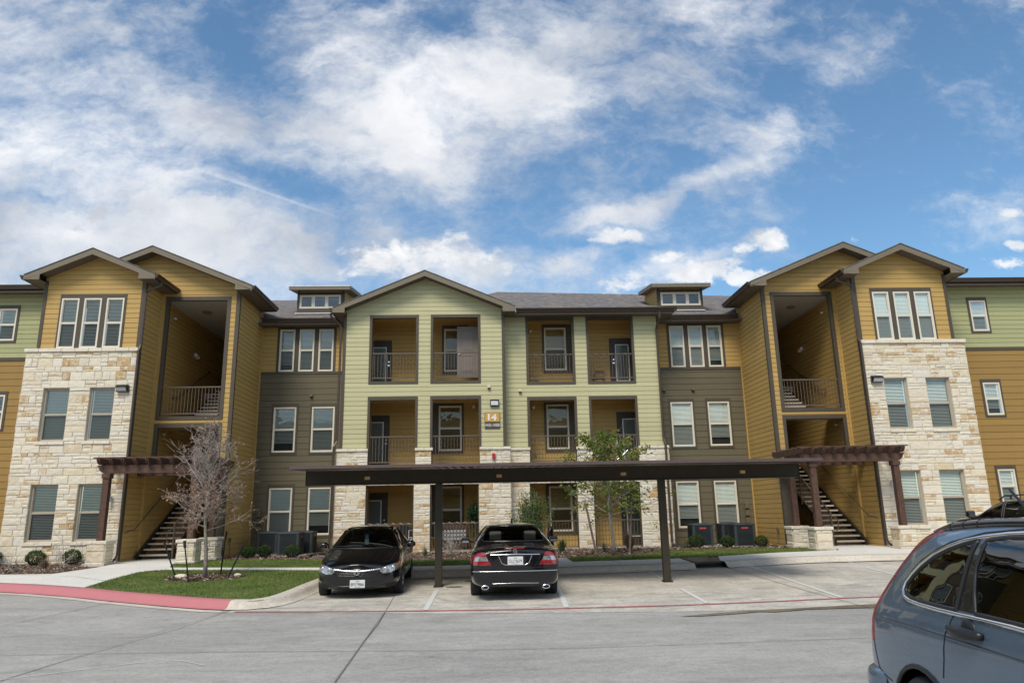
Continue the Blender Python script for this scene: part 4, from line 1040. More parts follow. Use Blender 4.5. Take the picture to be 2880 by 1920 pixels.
# the raised terrace behind the kerb: soil, lawns, walks
def off_path(path, d):
    out = []
    for i, p in enumerate(path):
        a = Vector(path[max(0, i-1)]); b = Vector(path[min(len(path)-1, i+1)]); t = (b-a).normalized(); n = Vector((t.y, -t.x))
        out.append((p[0]+n.x*d, p[1]+n.y*d))
    return out
terr = KERB_L+KERB_C[1:]+DR[1:]+KERB_R[1:]+[(60, 60), (-60, 60)]
sheet('soil', terr, 'mulch', rais_z, -.012)
def kerb(name, path, mat, zt=rais_z, split=None):
    prof = [(-.16, 0.0), (-.02, .003), (.04, -.004), (.085, -.03), (.115, -.075), (.16, -.125), (.25, -.148)]
    m = MB(); n = len(prof); rows = []
    # resample
    pts = [Vector(p) for p in path]; dense = []
    for a, b in zip(pts, pts[1:]):
        k = max(1, int((b-a).length/.35))
        dense += [a+(b-a)*i/k for i in range(k)]
    dense.append(pts[-1])
    for _ in range(2): dense = [dense[0]]+[(dense[i-1]+dense[i]*2+dense[i+1])/4 for i in range(1, len(dense)-1)]+[dense[-1]]
    for i, p in enumerate(dense):
        t = (dense[min(i+1, len(dense)-1)]-dense[max(i-1, 0)]).normalized(); nn = Vector((t.y, -t.x))
        rows.append([(p.x+nn.x*d, p.y+nn.y*d, zt(p.y)+h+.004+mnoise.noise((p.x*3, p.y*3, d*9))*.004) for d, h in prof])
    vs = [v for r in rows for v in r]
    cutx = len(rows)-1 if split is None else min(i for i, p in enumerate(dense) if p.x > split)
    for mt_, a_, b_ in ((mat, 0, cutx), ('kerb', cutx, len(rows)-1)):
        if b_ <= a_: continue
        m = MB(); m.add(vs, [(i*n+j, (i+1)*n+j, (i+1)*n+j+1, i*n+j+1) for i in range(a_, b_) for j in range(n-1)])
        o = m.build(name, mt_, smooth=True); tag(o, kind='structure')
kerb('kerb', KERB_L+KERB_C[1:], 'pink', split=-5.0); kerb('kerb', KERB_R, 'kerb')
def strip(name, path, w, mat, zf, off, kind='structure'):
    m = MB(); a = off_path(path, w/2); b = off_path(path, -w/2); rows = []
    for i in range(len(path)-1):
        m.add([(*a[i], zf(a[i][1])+off), (*a[i+1], zf(a[i+1][1])+off), (*b[i+1], zf(b[i+1][1])+off), (*b[i], zf(b[i][1])+off)], [(3, 2, 1, 0)])
    return tag(m.build(name, mat), kind=kind)
strip('gutter_pan', off_path(KERB_L, .36), .20, 'kerb', base_z, .004)
strip('red_line', [(-4.75, 14.36), (-4.0, 14.26), (-2.75, 14.10), (-1.17, 13.96), (.56, 13.87), (1.43, 13.88), (3.4, 13.92), (4.07, 13.98), (5.36, 14.12), (6.8, 14.33), (8, 14.45), (12, 14.8), (25, 15.6)], .10, 'redline', base_z, .008)
sl = []
for pth in ([(-1.18, 14.05), (-1.17, 15.5), (-1.16, 16.78)], [(1.41, 13.98), (1.47, 15.5), (1.50, 17.0), (1.53, 18.9)], [(4.06, 14.1), (4.09, 16.1)], [(4.11, 17.7), (4.12, 19.4)], [(6.77, 14.4), (6.85, 16.4), (6.95, 18.5), (7.03, 20.2)], [(9.40, 14.7), (9.5, 16.4), (9.75, 19), (10.1, 20.9)], [(-1.2, 17.5), (-1.2, 18.8)], [(12.2, 15), (12.6, 20.8)]):
    strip('parking_line', pth, .10, 'whiteline', base_z, .008)
jn = []
for pth, wd in (([(-1.15, 2), (-1.55, 7), (-1.69, 8.57), (-1.80, 11), (-1.91, 14.07)], .022), ([(-1.91, 14.07), (-1.99, 15.9), (-2.05, 19)], .014), ([(6.33, 20.0), (6.5, 15.4), (6.63, 13.6), (6.9, 8), (7.2, 2)], .020), ([(-40, 11.0), (-8, 10.75), (-3.25, 10.5), (-.79, 10.22), (1.36, 10.15), (4, 10.3), (5.3, 10.38), (30, 11)], .013),
                ([(-9.7, 2), (-8.9, 9), (-8.6, 12), (-7.8, 16.0)], .018), ([(-4.9, 14.5), (-5.5, 10), (-6, 2)], .016), ([(-4.2, 14.7), (-1, 14.35), (2, 14.3), (6.5, 14.8)], .010)):
    strip('control_joint', pth, wd, 'joint', base_z, .0045)
strip('tar_crack', [(-6.6, 8.6), (-5.6, 9.07), (-4.94, 9.54), (-4.23, 10.05), (-3.9, 9.95), (-3.51, 9.62)], .016, 'walk', base_z, .005)
# shallow puddle along the valley gutter
pm, pnt, pb = new_mat('wet concrete and shallow water'); M['water'] = pm
pb.inputs['Base Color'].default_value = (0.235, 0.205, 0.16, 1); pb.inputs['Roughness'].default_value = .16
sheet('puddle', [(3.2, 12.80), (4.03, 13.06), (4.49, 13.2), (5.41, 13.32), (6.41, 13.5), (7.06, 13.58), (8.5, 13.7), (8.3, 13.5), (6.79, 13.2), (5.54, 13.17), (4.9, 12.98), (4.65, 13.05), (4.2, 12.9), (3.53, 12.76)], 'water', base_z, .007)
m2 = MB()
for (cx_, cy_, rr_) in ((.05, 17.5, .35), (-.35, 18.2, .25), (.35, 18.0, .2), (-.8, 17.2, .18)):
    pts = [(cx_+rr_*(1+.4*mnoise.noise((k, cx_, 0)))*math.cos(k*.524)*1.2, cy_+rr_*.5*(1+.4*mnoise.noise((k, cy_, 3)))*math.sin(k*.524)) for k in range(12)]
    m2.add([(x, y, base_z(y)+.0065) for x, y in pts], [tuple(range(12))])
tag(m2.build('oil_stain', simple('oil stain', (0.06, 0.055, 0.05), .5)), kind='structure')
# walks
sheet('walk', [(-30, 24.2), (-16, 20.35), (-11.7, 18.55), (-10.4, 18.0), (-9.08, 17.28), (-9.26, 18.7), (-9.34, 20.4), (-9.2, 20.85), (-8.9, 20.95), (-6.5, 20.4), (-4.55, 19.92), (-3.7, 19.75), (-3.2, 19.25), (0, 19.35), (1.67, 19.43), (3.58, 19.63), (5.40, 19.9), (5.42, 21.2), (2.32, 20.81), (2.27, 22.1), (1.9, 22.2), (1.7, 20.75), (-1, 20.4), (-3.4, 20.4), (-4.7, 20.7), (-7, 21.2), (-9.07, 21.70), (-9.55, 22.9), (-9.2, 24.4), (-9.0, 25.4), (-11.76, 25.5), (-11.76, 24.1), (-11.5, 23.4), (-11.4, 22.2), (-11.6, 20.4), (-13.0, 20.55), (-18, 21.9), (-30, 26)], 'walk', rais_z, .006)
sheet('walk', [(6.24, 20.15), (7.6, 20.64), (9, 21.1), (10.5, 21.2), (11.9, 21.25), (14, 21.3), (22, 21.35), (60, 22.2), (60, 23.6), (20, 23.5), (14.8, 23.6), (14.2, 24.0), (13.3, 24.1), (13.05, 25.5), (10.3, 25.4), (10.75, 24.4), (11.1, 23.5), (10.9, 23.05), (8.72, 22.55), (6.66, 21.65)], 'walk', rais_z, .006)
for pth in ([(-12.9, 20.5), (-10.6, 19.6), (-9.15, 18.4)], [(-13.6, 20.6), (-16, 20.2)], [(1.5, 19.5), (1.95, 20.8)], [(3.6, 19.7), (3.4, 20.95)], [(9.7, 22.9), (11.5, 22.5)], [(-6.5, 20.4), (-6.6, 21.1)], [(8.8, 21.1), (8.6, 22.5)]):
    strip('control_joint', pth, .014, 'joint', rais_z, .0105)
# storm drain
dm_ = MB(); dm_.add([(5.44, 19.78, rais_z(19.8)+.02), (6.25, 20.0, rais_z(20)+.02), (6.2, 21.3, .44), (5.44, 21.0, .43), (5.44, 19.78, rais_z(19.8)-.03), (6.25, 20.0, rais_z(20)-.03), (6.2, 21.3, .38), (5.44, 21.0, .38)], [(0, 1, 2, 3), (0, 1, 5, 4), (1, 2, 6, 5), (3, 0, 4, 7)])
dr_ = thing('storm_drain', 'dark steel plate over the storm drain opening in the kerb', 'storm drain', (5.85, 20.4, .3))
dm_.build('cover', 'darkmetal', dr_); dm_ = MB(); dm_.box(5.41, 6.27, 20.12, 20.16, .1, rais_z(20)-.03); dm_.build('opening', 'black_plastic', dr_)
# turf: sheets with blades on them
LAWNS = [[(-9.05, 17.27), (-7.70, 16.40), (-6.22, 15.53), (-5.35, 15.08), (-4.88, 14.90), (-4.62, 14.87), (-4.45, 15.0), (-4.34, 15.25), (-4.28, 15.7), (-4.23, 16.3), (-4.17, 17.3), (-4.07, 18.3), (-3.95, 19.0), (-3.72, 19.25), (-3.6, 19.6), (-4.55, 19.89), (-6.5, 20.37), (-8.9, 20.92), (-9.2, 20.8), (-9.34, 20.4), (-9.26, 18.7)],
         [(-9.05, 21.72), (-7, 21.22), (-4.7, 20.72), (-3.4, 20.42), (-1, 20.42), (1.68, 20.77), (1.88, 22.2), (1.0, 22.35), (-2, 22.5), (-4.0, 23.0), (-5.33, 23.45), (-7.8, 24.2), (-9.15, 24.35), (-9.5, 22.9)],
         [(2.34, 20.83), (5.42, 21.22), (6.2, 21.45), (6.66, 21.68), (8.72, 22.58), (10.9, 23.08), (11.08, 23.5), (10.7, 24.35), (9.2, 24.55), (7.2, 24.6), (5.7, 24.4), (4.9, 23.3), (4.1, 22.75), (2.9, 22.7), (2.3, 22.3)]]
def inside(x, y, poly):
    c = False; n = len(poly)
    for i in range(n):
        x1, y1 = poly[i]; x2, y2 = poly[(i+1) % n]
        if (y1 > y) != (y2 > y) and x < (x2-x1)*(y-y1)/(y2-y1)+x1: c = not c
    return c
M['blade'] = attr_mat('grass blades', [(0, (0.06, 0.10, 0.012)), (0.45, (0.13, 0.19, 0.03)), (0.8, (0.23, 0.26, 0.06)), (1, (0.40, 0.34, 0.15))], .7, translucent=.25)
rnd = random.Random(3)
PIT = (-6.98, 18.75, .95, .78)
m = MB()
for poly in LAWNS:
    sheet('lawn', poly, 'lawn', rais_z, .004)
    xs = [p[0] for p in poly]; ysx = [p[1] for p in poly]; area = (max(xs)-min(xs))*(max(ysx)-min(ysx))
    for _ in range(int(area*520)):
        x, y = rnd.uniform(min(xs), max(xs)), rnd.uniform(min(ysx), max(ysx))
        if not inside(x, y, poly): continue
        if ((x-PIT[0])/PIT[2])**2+((y-PIT[1])/PIT[3])**2 < 1.0+.25*mnoise.noise((x*2, y*2, 0)): continue
        z = rais_z(y); h = rnd.uniform(.02, .05); a = rnd.uniform(0, math.pi); w_ = .008; lx, ly = rnd.uniform(-.03, .03), rnd.uniform(-.03, .03)
        t = .5+.55*mnoise.noise((x*1.3, y*1.3, 2))+rnd.uniform(-.25, .25)
        m.add([(x-w_*math.cos(a), y-w_*math.sin(a), z), (x+w_*math.cos(a), y+w_*math.sin(a), z), (x+lx, y+ly, z+h)], [(0, 1, 2)], tone=min(1, max(0, t)))
tag(m.build('grass', 'blade'), 'short green turf on the lawns in front of the building', 'grass', kind='stuff')
# mulch chips
M['chip'] = attr_mat('bark chips', [(0, (0.05, 0.03, 0.02)), (0.4, (0.15, 0.095, 0.065)), (0.75, (0.27, 0.20, 0.15)), (0.93, (0.45, 0.38, 0.31)), (1, (0.62, 0.58, 0.52))], .95)
m = MB()
BEDS = [[(-18, 22.2), (-13.0, 20.65), (-11.65, 20.5), (-11.5, 22.2), (-12.1, 22.9), (-12.1, 24.0), (-18, 25.5)], [(-9.0, 24.45), (-7.8, 24.3), (-5.3, 23.55), (-4, 23.1), (-2, 22.6), (1, 22.4), (1.9, 22.3), (2.4, 22.4), (4.1, 22.85), (4.9, 23.4), (5.7, 24.5), (7.2, 24.7), (10.5, 24.6), (10.1, 28), (6.8, 28), (6.6, 26.9), (.8, 26.8), (.8, 26.4), (-5.4, 26.4), (-5.5, 28), (-9, 28)]]
def chips(poly, dens, m=m):
    xs = [p[0] for p in poly]; ysx = [p[1] for p in poly]; area = (max(xs)-min(xs))*(max(ysx)-min(ysx))
    for _ in range(int(area*dens)):
        x, y = rnd.uniform(min(xs), max(xs)), rnd.uniform(min(ysx), max(ysx))
        if not inside(x, y, poly): continue
        z = rais_z(y)-.005+rnd.uniform(0, .03); L = rnd.uniform(.015, .05); W_ = rnd.uniform(.006, .015); a = rnd.uniform(0, 6.28); tz = rnd.uniform(-.02, .03)
        ca, sa = math.cos(a), math.sin(a)
        m.add([(x-ca*L-sa*W_, y-sa*L+ca*W_, z), (x+ca*L-sa*W_, y+sa*L+ca*W_, z+tz), (x+ca*L+sa*W_, y+sa*L-ca*W_, z+tz+.01), (x-ca*L+sa*W_, y-sa*L-ca*W_, z+.008)], [(0, 1, 2, 3)], tone=rnd.random()**1.3)
for b_ in BEDS: chips(b_, 170)
ell = [(PIT[0]+PIT[2]*math.cos(t*.3142), PIT[1]+PIT[3]*math.sin(t*.3142)) for t in range(20)]
chips([(x, y) for x, y in ell], 900)
tag(m.build('mulch', 'chip'), 'shredded bark mulch in the planting beds and around the bare tree', 'mulch', kind='stuff')
sheet('tree_pit', ell, 'mulch', rais_z, .009)
# ================================================================ carport
M['cport'] = simple('dark brown carport steel', (0.040, 0.032, 0.020), 0.55, 0.2, var=.12)
M['cfasc'] = simple('brown carport fascia', (0.135, 0.098, 0.092), 0.4, 0.3, var=.06)
M['orange'] = simple('orange plate', (0.50, 0.24, 0.04), .5)
cp = thing('carport', 'long dark brown steel carport on two posts, numbered along its beam', 'carport', (1.5, 17.3, .14))
m = MB(); m.cbox(-4.24, 7.38, 17.16, 17.44, 2.45, 2.775, c=.008)
m.box(-4.24, 7.38, 17.13, 17.16, 2.45, 2.462); m.box(-4.24, 7.38, 17.13, 17.16, 2.763, 2.775)
for xx in (-4.24, 7.375): m.box(xx, xx+.006, 17.14, 17.46, 2.44, 2.78)
m.build('beam', 'cport', cp)
for xx in (-1.155, 4.10):
    m = MB(); m.cbox(xx-.09, xx+.075, 17.22, 17.38, .10, 2.45, c=.012); m.box(xx-.12, xx+.10, 17.19, 17.41, .135, .15); m.build('post', 'cport', cp)
    m = MB(); [m.lathe([(0, .03), (.014, .03), (.014, 0)], (xx+a_, b_, .15), 6) for a_ in (-.10, .085) for b_ in (17.205, 17.395)]; m.box(xx-.16, xx+.14, 17.15, 17.45, .12, .137); m.build('base_plate', 'cport', cp)
m = MB(); n = 58; x0, x1 = -4.30, 7.43; y0, y1 = 16.02, 20.6; z0, z1 = 2.80, 2.965
for i in range(n):
    a = x0+(x1-x0)*i/n; w_ = (x1-x0)/n
    prof = [(a, 0), (a+w_*.55, 0), (a+w_*.68, .035), (a+w_*.87, .035), (a+w_, 0)]
    for (p, h), (q, h2) in zip(prof, prof[1:]):
        m.add([(p, y0, z0+h-.03), (q, y0, z0+h2-.03), (q, y1, z1+h2-.03), (p, y1, z1+h-.03)], [(0, 1, 2, 3)])
cr = m.build('roof', 'metal_dark' if False else 'cfasc', cp)
m = MB(); m.box(x0-.02, x1+.02, y0-.03, y0, 2.755, 2.822)
for xx in (x0-.02, x1+.005): m.add([(xx, y0, 2.745), (xx+.015, y0, 2.745), (xx+.015, y1, 2.91), (xx, y1, 2.91), (xx, y0, 2.825), (xx+.015, y0, 2.825), (xx+.015, y1, 2.99), (xx, y1, 2.99)], [(0, 1, 5, 4), (1, 2, 6, 5), (3, 0, 4, 7), (4, 5, 6, 7), (0, 3, 2, 1)])
m.build('fascia', 'cfasc', cr)
for k, (xx, t) in enumerate(((-2.82, 'C45'), (.25, 'C46'), (3.18, 'C47'), (6.02, 'C48'))):
    m = MB(); m.box(xx-.065, xx+.065, 17.148, 17.158, 2.555, 2.635); p_ = m.build('number_plate', 'orange', cp)
    text_obj(t, .062, (xx, 17.145, 2.595), 'white_plastic', p_, bold=.001, width=.10)

# ================================================================ pergolas and their stone pillars
def pillar(x0, x1, y0, y1, label, seed):
    t = thing('stone_pillar', label, 'stone pillar', ((x0+x1)/2, (y0+y1)/2, rais_z(y0)), 'stone pillars under the pergola posts')
    zb = rais_z(y0)-.03
    m = MB(); i = .05
    stones(m, front(y0+i), x0+i, x1-i, zb, 1.05, seed=seed); stones(m, side(x1-i, 1), y0+i, y1-i, zb, 1.05, seed=seed+1); stones(m, side(x0+i, -1), y0+i, y1-i, zb, 1.05, seed=seed+2)
    m.build('shaft', ['stone', 'mortar'], t)
    m = MB(); rn = random.Random(seed)
    xm = x0+(x1-x0)*rn.uniform(.3, .7)
    m.cbox(x0-.01, xm-.004, y0-.01, y1+.01, 1.05, 1.145, c=.02, tone=.25); m.cbox(xm+.004, x1+.01, y0-.01, y1+.01, 1.05, 1.15, c=.02, tone=.15)
    m.build('cap', 'stone', t)
    m = MB(); m.cbox(x0-.02, x1+.02, y0-.02, y1+.02, zb, zb+.10, c=.015); m.build('footing', 'kerb', t)
def pergola(s, label):
    X = (lambda x: x) if s > 0 else (lambda x: 2*CX-x)
    t = thing('pergola', label, 'pergola', (X(-10.5), 24.1, 1.15))
    for yb in (23.18, 24.92):
        m = MB()
        sc_ = [(-12.20, 3.42), (-12.16, 3.36), (-12.12, 3.27), (-12.04, 3.20), (-11.95, 3.165), (-8.95, 3.165), (-8.86, 3.20), (-8.78, 3.27), (-8.74, 3.36), (-8.70, 3.42)]
        for dy in (0, .16):
            m.prism([(X(a), b) for a, b in sc_], 'y', yb+dy-.02, yb+dy+.025)
        m.build('beam', 'wood', t)
    for k in range(10):
        xx = -12.10+k*.368; m = MB()
        prof = [(22.88, 3.62), (22.90, 3.55), (22.97, 3.47), (23.05, 3.43), (25.1, 3.43), (25.2, 3.47), (25.27, 3.55), (25.29, 3.62)]
        m.prism(prof, 'x', X(xx), X(xx+.045)); m.prism(prof, 'x', X(xx+.06), X(xx+.10)); m.build('rafter', 'wood', t)
    for k in range(6):
        yy = 22.98+k*.42; m = MB(); m.box(X(-12.25), X(-8.62), yy, yy+.04, 3.622, 3.66); m.build('purlin', 'wood', t)
    for (px, py) in ((-11.86, 23.20), (-9.20, 23.34), (-9.17, 24.97)):
        m = MB(); m.cbox(X(px-.095), X(px+.095), py-.095, py+.095, 1.15, 3.165, c=.008); m.cbox(X(px-.125), X(px+.125), py-.125, py+.125, 3.02, 3.165, c=.008); m.build('post', 'wood', t)
pergola(1, 'stained timber pergola over the left stair entrance behind the bare tree')
pergola(-1, 'stained timber pergola over the right stair entrance behind the carport end')
pillar(-12.16, -11.54, 22.9, 23.5, 'stone pillar against the left wing, under the pergola corner post', 201)
pillar(-9.53, -8.93, 23.05, 23.65, 'front one of two stone pillars right of the left stairs', 211)
pillar(-9.47, -8.87, 24.67, 25.27, 'rear one of two stone pillars right of the left stairs, by the gold corner', 221)
pillar(2*CX+11.54, 2*CX+12.16, 22.9, 23.5, 'stone pillar against the right wing, under the pergola corner post', 231)
pillar(2*CX+8.93, 2*CX+9.53, 23.05, 23.65, 'front one of two stone pillars left of the right stairs', 241)
pillar(2*CX+8.87, 2*CX+9.47, 24.67, 25.27, 'rear one of two stone pillars left of the right stairs, by the gold corner', 251)

# ================================================================ air conditioners
M['acbody'] = simple('charcoal grey painted steel', (0.050, 0.060, 0.065), 0.45, 0.2, var=.08)
M['acdark'] = simple('dark coil behind louvres', (0.010, 0.011, 0.012), .8)
M['acred'] = simple('red label', (0.55, 0.06, 0.07), .4)
def ac_unit():
    t = thing('air_conditioner', '', 'air conditioner', (0, 0, 0), 'air conditioning condensers by the grey walls')
    w_, h = .37, .77
    m = MB(); m.cbox(-w_+.03, w_-.03, -w_+.03, w_-.03, .03, h-.04, c=.03); m.build('coil', 'acdark', t)
    m = MB()
    for k in range(17):
        z = .07+k*.0385
        for (a, b, c, d) in ((-w_+.05, w_-.05, -w_, -w_+.03), (-w_+.05, w_-.05, w_-.03, w_), (-w_, -w_+.03, -w_+.05, w_-.05), (w_-.03, w_, -w_+.05, w_-.05)):
            m.box(a, b, c, d, z, z+.018)
    m.build('louvre_panel', 'acbody', t)
    for sx in (-1, 1):
        for sy in (-1, 1):
            m = MB(); pts = [(sx*(w_-.085), sy*(w_+.004)), (sx*(w_-.03), sy*(w_+.004)), (sx*(w_-.008), sy*(w_-.008)), (sx*(w_+.004), sy*(w_-.03)), (sx*(w_+.004), sy*(w_-.085)), (sx*(w_-.085), sy*(w_-.085))]
            m.prism(pts, 'z', .02, h-.05); m.build('corner_post', 'acbody', t)
    m = MB(); m.cbox(-w_, w_, -w_, w_, 0, .04, c=.01); m.build('base_pan', 'acbody', t); m = MB(); m.cbox(-w_-.015, w_+.015, -w_-.015, w_+.015, h-.065, h, c=.02)
    m.lathe([(.30, h), (.30, h+.02), (.05, h+.03)], (0, 0, 0), 20)
    m.build('lid', 'acbody', t)
    m = MB(); m.box(-.12, .12, -w_-.008, -w_-.001, h-.175, h-.125); m.build('label_plate', 'acred', t)
    return t
proto = ac_unit(); proto.location = (7.80, 27.32, .46); proto['label'] = 'left one of three charcoal air conditioners by the right grey wall'
for (x, y, rz, lab) in ((9.02, 27.75, 0, 'rear charcoal air conditioner of the overlapping pair by the right grey wall'), (9.12, 26.66, 0, 'front charcoal air conditioner of the overlapping pair by the right grey wall'),
                        (-7.98, 27.50, R(90), 'left one of three charcoal air conditioners by the left grey wall'), (-6.98, 26.55, R(90), 'middle, nearest charcoal air conditioner by the left grey wall'), (-6.76, 27.58, R(90), 'right charcoal air conditioner under the ground window of the left grey wall')):
    copy_tree(proto, (x, y, .46), rz, lab)
for i, (a, b, c, d) in enumerate(((-8.45, -6.3, 26.95, 28.1), (-7.45, -6.45, 26.02, 26.95), (7.3, 8.3, 26.8, 27.85), (8.5, 9.6, 26.15, 28.2))):
    tag(MB().cbox(a, b, c, d, .36, .46, c=.01).build('concrete_pad', 'walk'), kind='structure')

# ================================================================ plants
def leaf(m, p, size, rn, tone, asp=.55, droop=0.0):
    d = Vector((rn.gauss(0, 1), rn.gauss(0, 1), rn.gauss(0, .7)-droop)).normalized(); s_ = d.cross(Vector((rn.gauss(0, 1), rn.gauss(0, 1), rn.gauss(0, 1)))).normalized()
    a = p; b = p+d*size*.5+s_*size*asp*.5; c = p+d*size; e = p+d*size*.5-s_*size*asp*.5
    m.add([a, b, c, e], [(0, 1, 2, 3)], tone=min(1, max(0, tone)))
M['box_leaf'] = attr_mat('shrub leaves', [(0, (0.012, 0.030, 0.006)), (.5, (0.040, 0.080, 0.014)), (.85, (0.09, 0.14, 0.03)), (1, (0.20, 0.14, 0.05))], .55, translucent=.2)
M['oak_leaf'] = attr_mat('oak leaves', [(0, (0.06, 0.11, 0.015)), (.4, (0.14, 0.21, 0.035)), (.65, (0.25, 0.28, 0.06)), (.82, (0.38, 0.29, 0.10)), (1, (0.40, 0.20, 0.08))], .6, translucent=.35)
M['dry_leaf'] = attr_mat('dry leaves', [(0, (0.17, 0.10, 0.065)), (.5, (0.32, 0.205, 0.14)), (1, (0.47, 0.34, 0.24))], .8, translucent=.2)
M['bark'] = simple('pale grey bark', (0.27, 0.24, 0.21), .9, var=.3, scale=20, bmp=.6)
M['twig'] = simple('grey twig', (0.36, 0.32, 0.29), .9, var=.25, scale=20)
M['dkgreen'] = attr_mat('ficus leaves', [(0, (0.006, 0.020, 0.007)), (.6, (0.015, 0.055, 0.018)), (1, (0.05, 0.14, 0.06))], .35)
M['straw'] = attr_mat('dry grass blades', [(0, (0.13, 0.09, 0.06)), (1, (0.33, 0.26, 0.18))], .8)
M['yucca'] = attr_mat('yucca blades', [(0, (0.04, 0.07, 0.03)), (1, (0.13, 0.18, 0.08))], .6)
M['silver'] = attr_mat('silvery leaves', [(0, (0.20, 0.19, 0.14)), (1, (0.45, 0.43, 0.33))], .8)
M['steel_post'] = simple('dark green steel stake', (0.012, 0.022, 0.018), .5, .3)
M['stakewood'] = simple('grey wooden stake', (0.22, 0.165, 0.125), .85, var=.2, bmp=.4)

def boxwood():
    t = thing('round_shrub', '', 'shrub', (0, 0, 0), 'small clipped evergreen shrubs')
    rn = random.Random(5); m = MB()
    for k in range(3200):
        v = Vector((rn.gauss(0, 1), rn.gauss(0, 1), rn.gauss(0, 1))).normalized()
        q = mnoise.noise(v*2.6)*.14+mnoise.noise(v*7)*.07
        rr = (.88+q)*rn.uniform(.78, 1.04); p = Vector((v.x*.31*rr, v.y*.31*rr, .25+v.z*.25*rr))
        if p.z < .02: continue
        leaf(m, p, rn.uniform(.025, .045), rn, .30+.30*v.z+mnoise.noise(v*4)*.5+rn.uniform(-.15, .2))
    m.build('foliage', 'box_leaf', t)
    m = MB()
    for k in range(7): a = k*.9; m.tube([(0, 0, 0), (.1*math.cos(a), .1*math.sin(a), .12), (.22*math.cos(a), .22*math.sin(a), .3)], [.012, .008, .004], 4)
    m.build('stem', 'bark', t); return t
pb_ = boxwood(); pb_.location = (-13.95, 23.55, .42); pb_.scale = (1, 1, 1); pb_['label'] = 'round clipped shrub under the far left stone windows'
for (x, y, sc_, lab) in ((-12.95, 23.75, .97, 'round clipped shrub left of the left pergola pillar'), (-15.6, 23.9, 1.2, 'round clipped shrub cut by the left edge of the picture'),
                         (-7.95, 25.05, .85, 'left one of two joined shrubs before the left air conditioners'), (-7.55, 25.45, .85, 'right one of two joined shrubs before the left air conditioners'), (-6.42, 24.75, .9, 'round shrub before the middle air conditioner left of the black sedan'),
                         (7.20, 25.7, .98, 'round shrub before the left air conditioner of the right group'), (8.26, 25.65, .85, 'round shrub before the paired air conditioners of the right group'), (9.42, 25.6, .85, 'round shrub beside the gold side wall of the right stairs')):
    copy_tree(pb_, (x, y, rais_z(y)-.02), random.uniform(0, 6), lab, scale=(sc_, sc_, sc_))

def branch(m, p, d, L, r, depth, rn, tips, wig=.25, kids=3, up_=.15, ratio=.6, seg=4):
    pts = [p]; rs = [r]; q = p.copy(); dd = d.normalized()
    for i in range(seg):
        dd = (dd+Vector((rn.gauss(0, wig), rn.gauss(0, wig), rn.gauss(0, wig)+up_))*.35).normalized()
        q = q+dd*L/seg; pts.append(q.copy()); rs.append(r*(1-.75*(i+1)/seg)+.0015)
    m.tube(pts, rs, 4 if r > .006 else 3, cap=False)
    if depth == 0:
        tips += pts[1:]; return
    for k in range(kids):
        j = rn.randint(1, seg); b = pts[j]
        e = (pts[j]-pts[j-1]).normalized(); s_ = e.cross(Vector((rn.gauss(0, 1), rn.gauss(0, 1), rn.gauss(0, 1)))).normalized()
        branch(m, b, e*.65+s_*.75, L*ratio*rn.uniform(.6, 1.1), rs[j]*.6+.001, depth-1, rn, tips, wig, kids, up_, ratio, max(2, seg-1))

# bare young tree on the left lawn
rn = random.Random(21); tx, ty = -7.03, 18.85; tz = rais_z(ty)
bt = thing('bare_tree', 'leafless young tree with a few brown leaves in a mulch ring on the lawn', 'tree', (tx, ty, tz))
m = MB(); tr_pts = [Vector((tx+.03*math.sin(i*1.1), ty+.02*math.cos(i*1.7), tz+i*.32+(-.03 if i == 0 else 0))) for i in range(13)]
tr_pts = [Vector((p.x-.012*i, p.y, p.z)) for i, p in enumerate(tr_pts)]
m.tube(tr_pts, [.062, .05, .045, .042, .038, .035, .031, .027, .022, .017, .012, .008, .004], 8); m.build('trunk', 'bark', bt, smooth=True)
m = MB(); tips = []
def trp(z):
    f = max(0, min(11.99, (z-tz)/.32)); i = int(f); return tr_pts[i].lerp(tr_pts[i+1], f-i)
for k in range(64):
    f = (k/64)**.80; z = tz+1.10+f*2.6; an = k*2.4+rn.uniform(-.3, .3); el = .35+.75*f
    L = (1.05+.15*math.sin(f*5) if f < .35 else 1.16-(f-.35)*1.45)*rn.uniform(.65, 1.05)
    branch(m, trp(z), Vector((math.cos(an)*math.cos(el), math.sin(an)*math.cos(el), math.sin(el)-.12)), max(.3, L), .012-.008*f, 2 if L > .4 else 1, rn, tips, .36, 5, .07, .50, 5)
bl = MB()
for p in tips:
    for _ in range(2 if p.z < tz+2.3 else (rn.random() < .4)): leaf(bl, p+Vector((rn.gauss(0, .015), rn.gauss(0, .015), rn.gauss(0, .015))), rn.uniform(.04, .075), rn, rn.random(), .5, .5)
for _ in range(14): p = Vector((tx+rn.gauss(.02, .04), ty+rn.gauss(0, .04), tz+rn.uniform(.35, .75))); m.tube([trp(p.z), p, p+Vector((rn.gauss(0, .05), 0, .06))], .003, 3)
m.build('branches', 'twig', bt)
gl_ = MB()
for _ in range(90): leaf(gl_, Vector((tx+rn.gauss(.02, .05), ty+rn.gauss(0, .05), tz+rn.uniform(.3, .85))), .05, rn, rn.random(), .4)
bc = bl.build('crown', 'dry_leaf', bt); gl_.build('basal_shoots', 'box_leaf', bt)
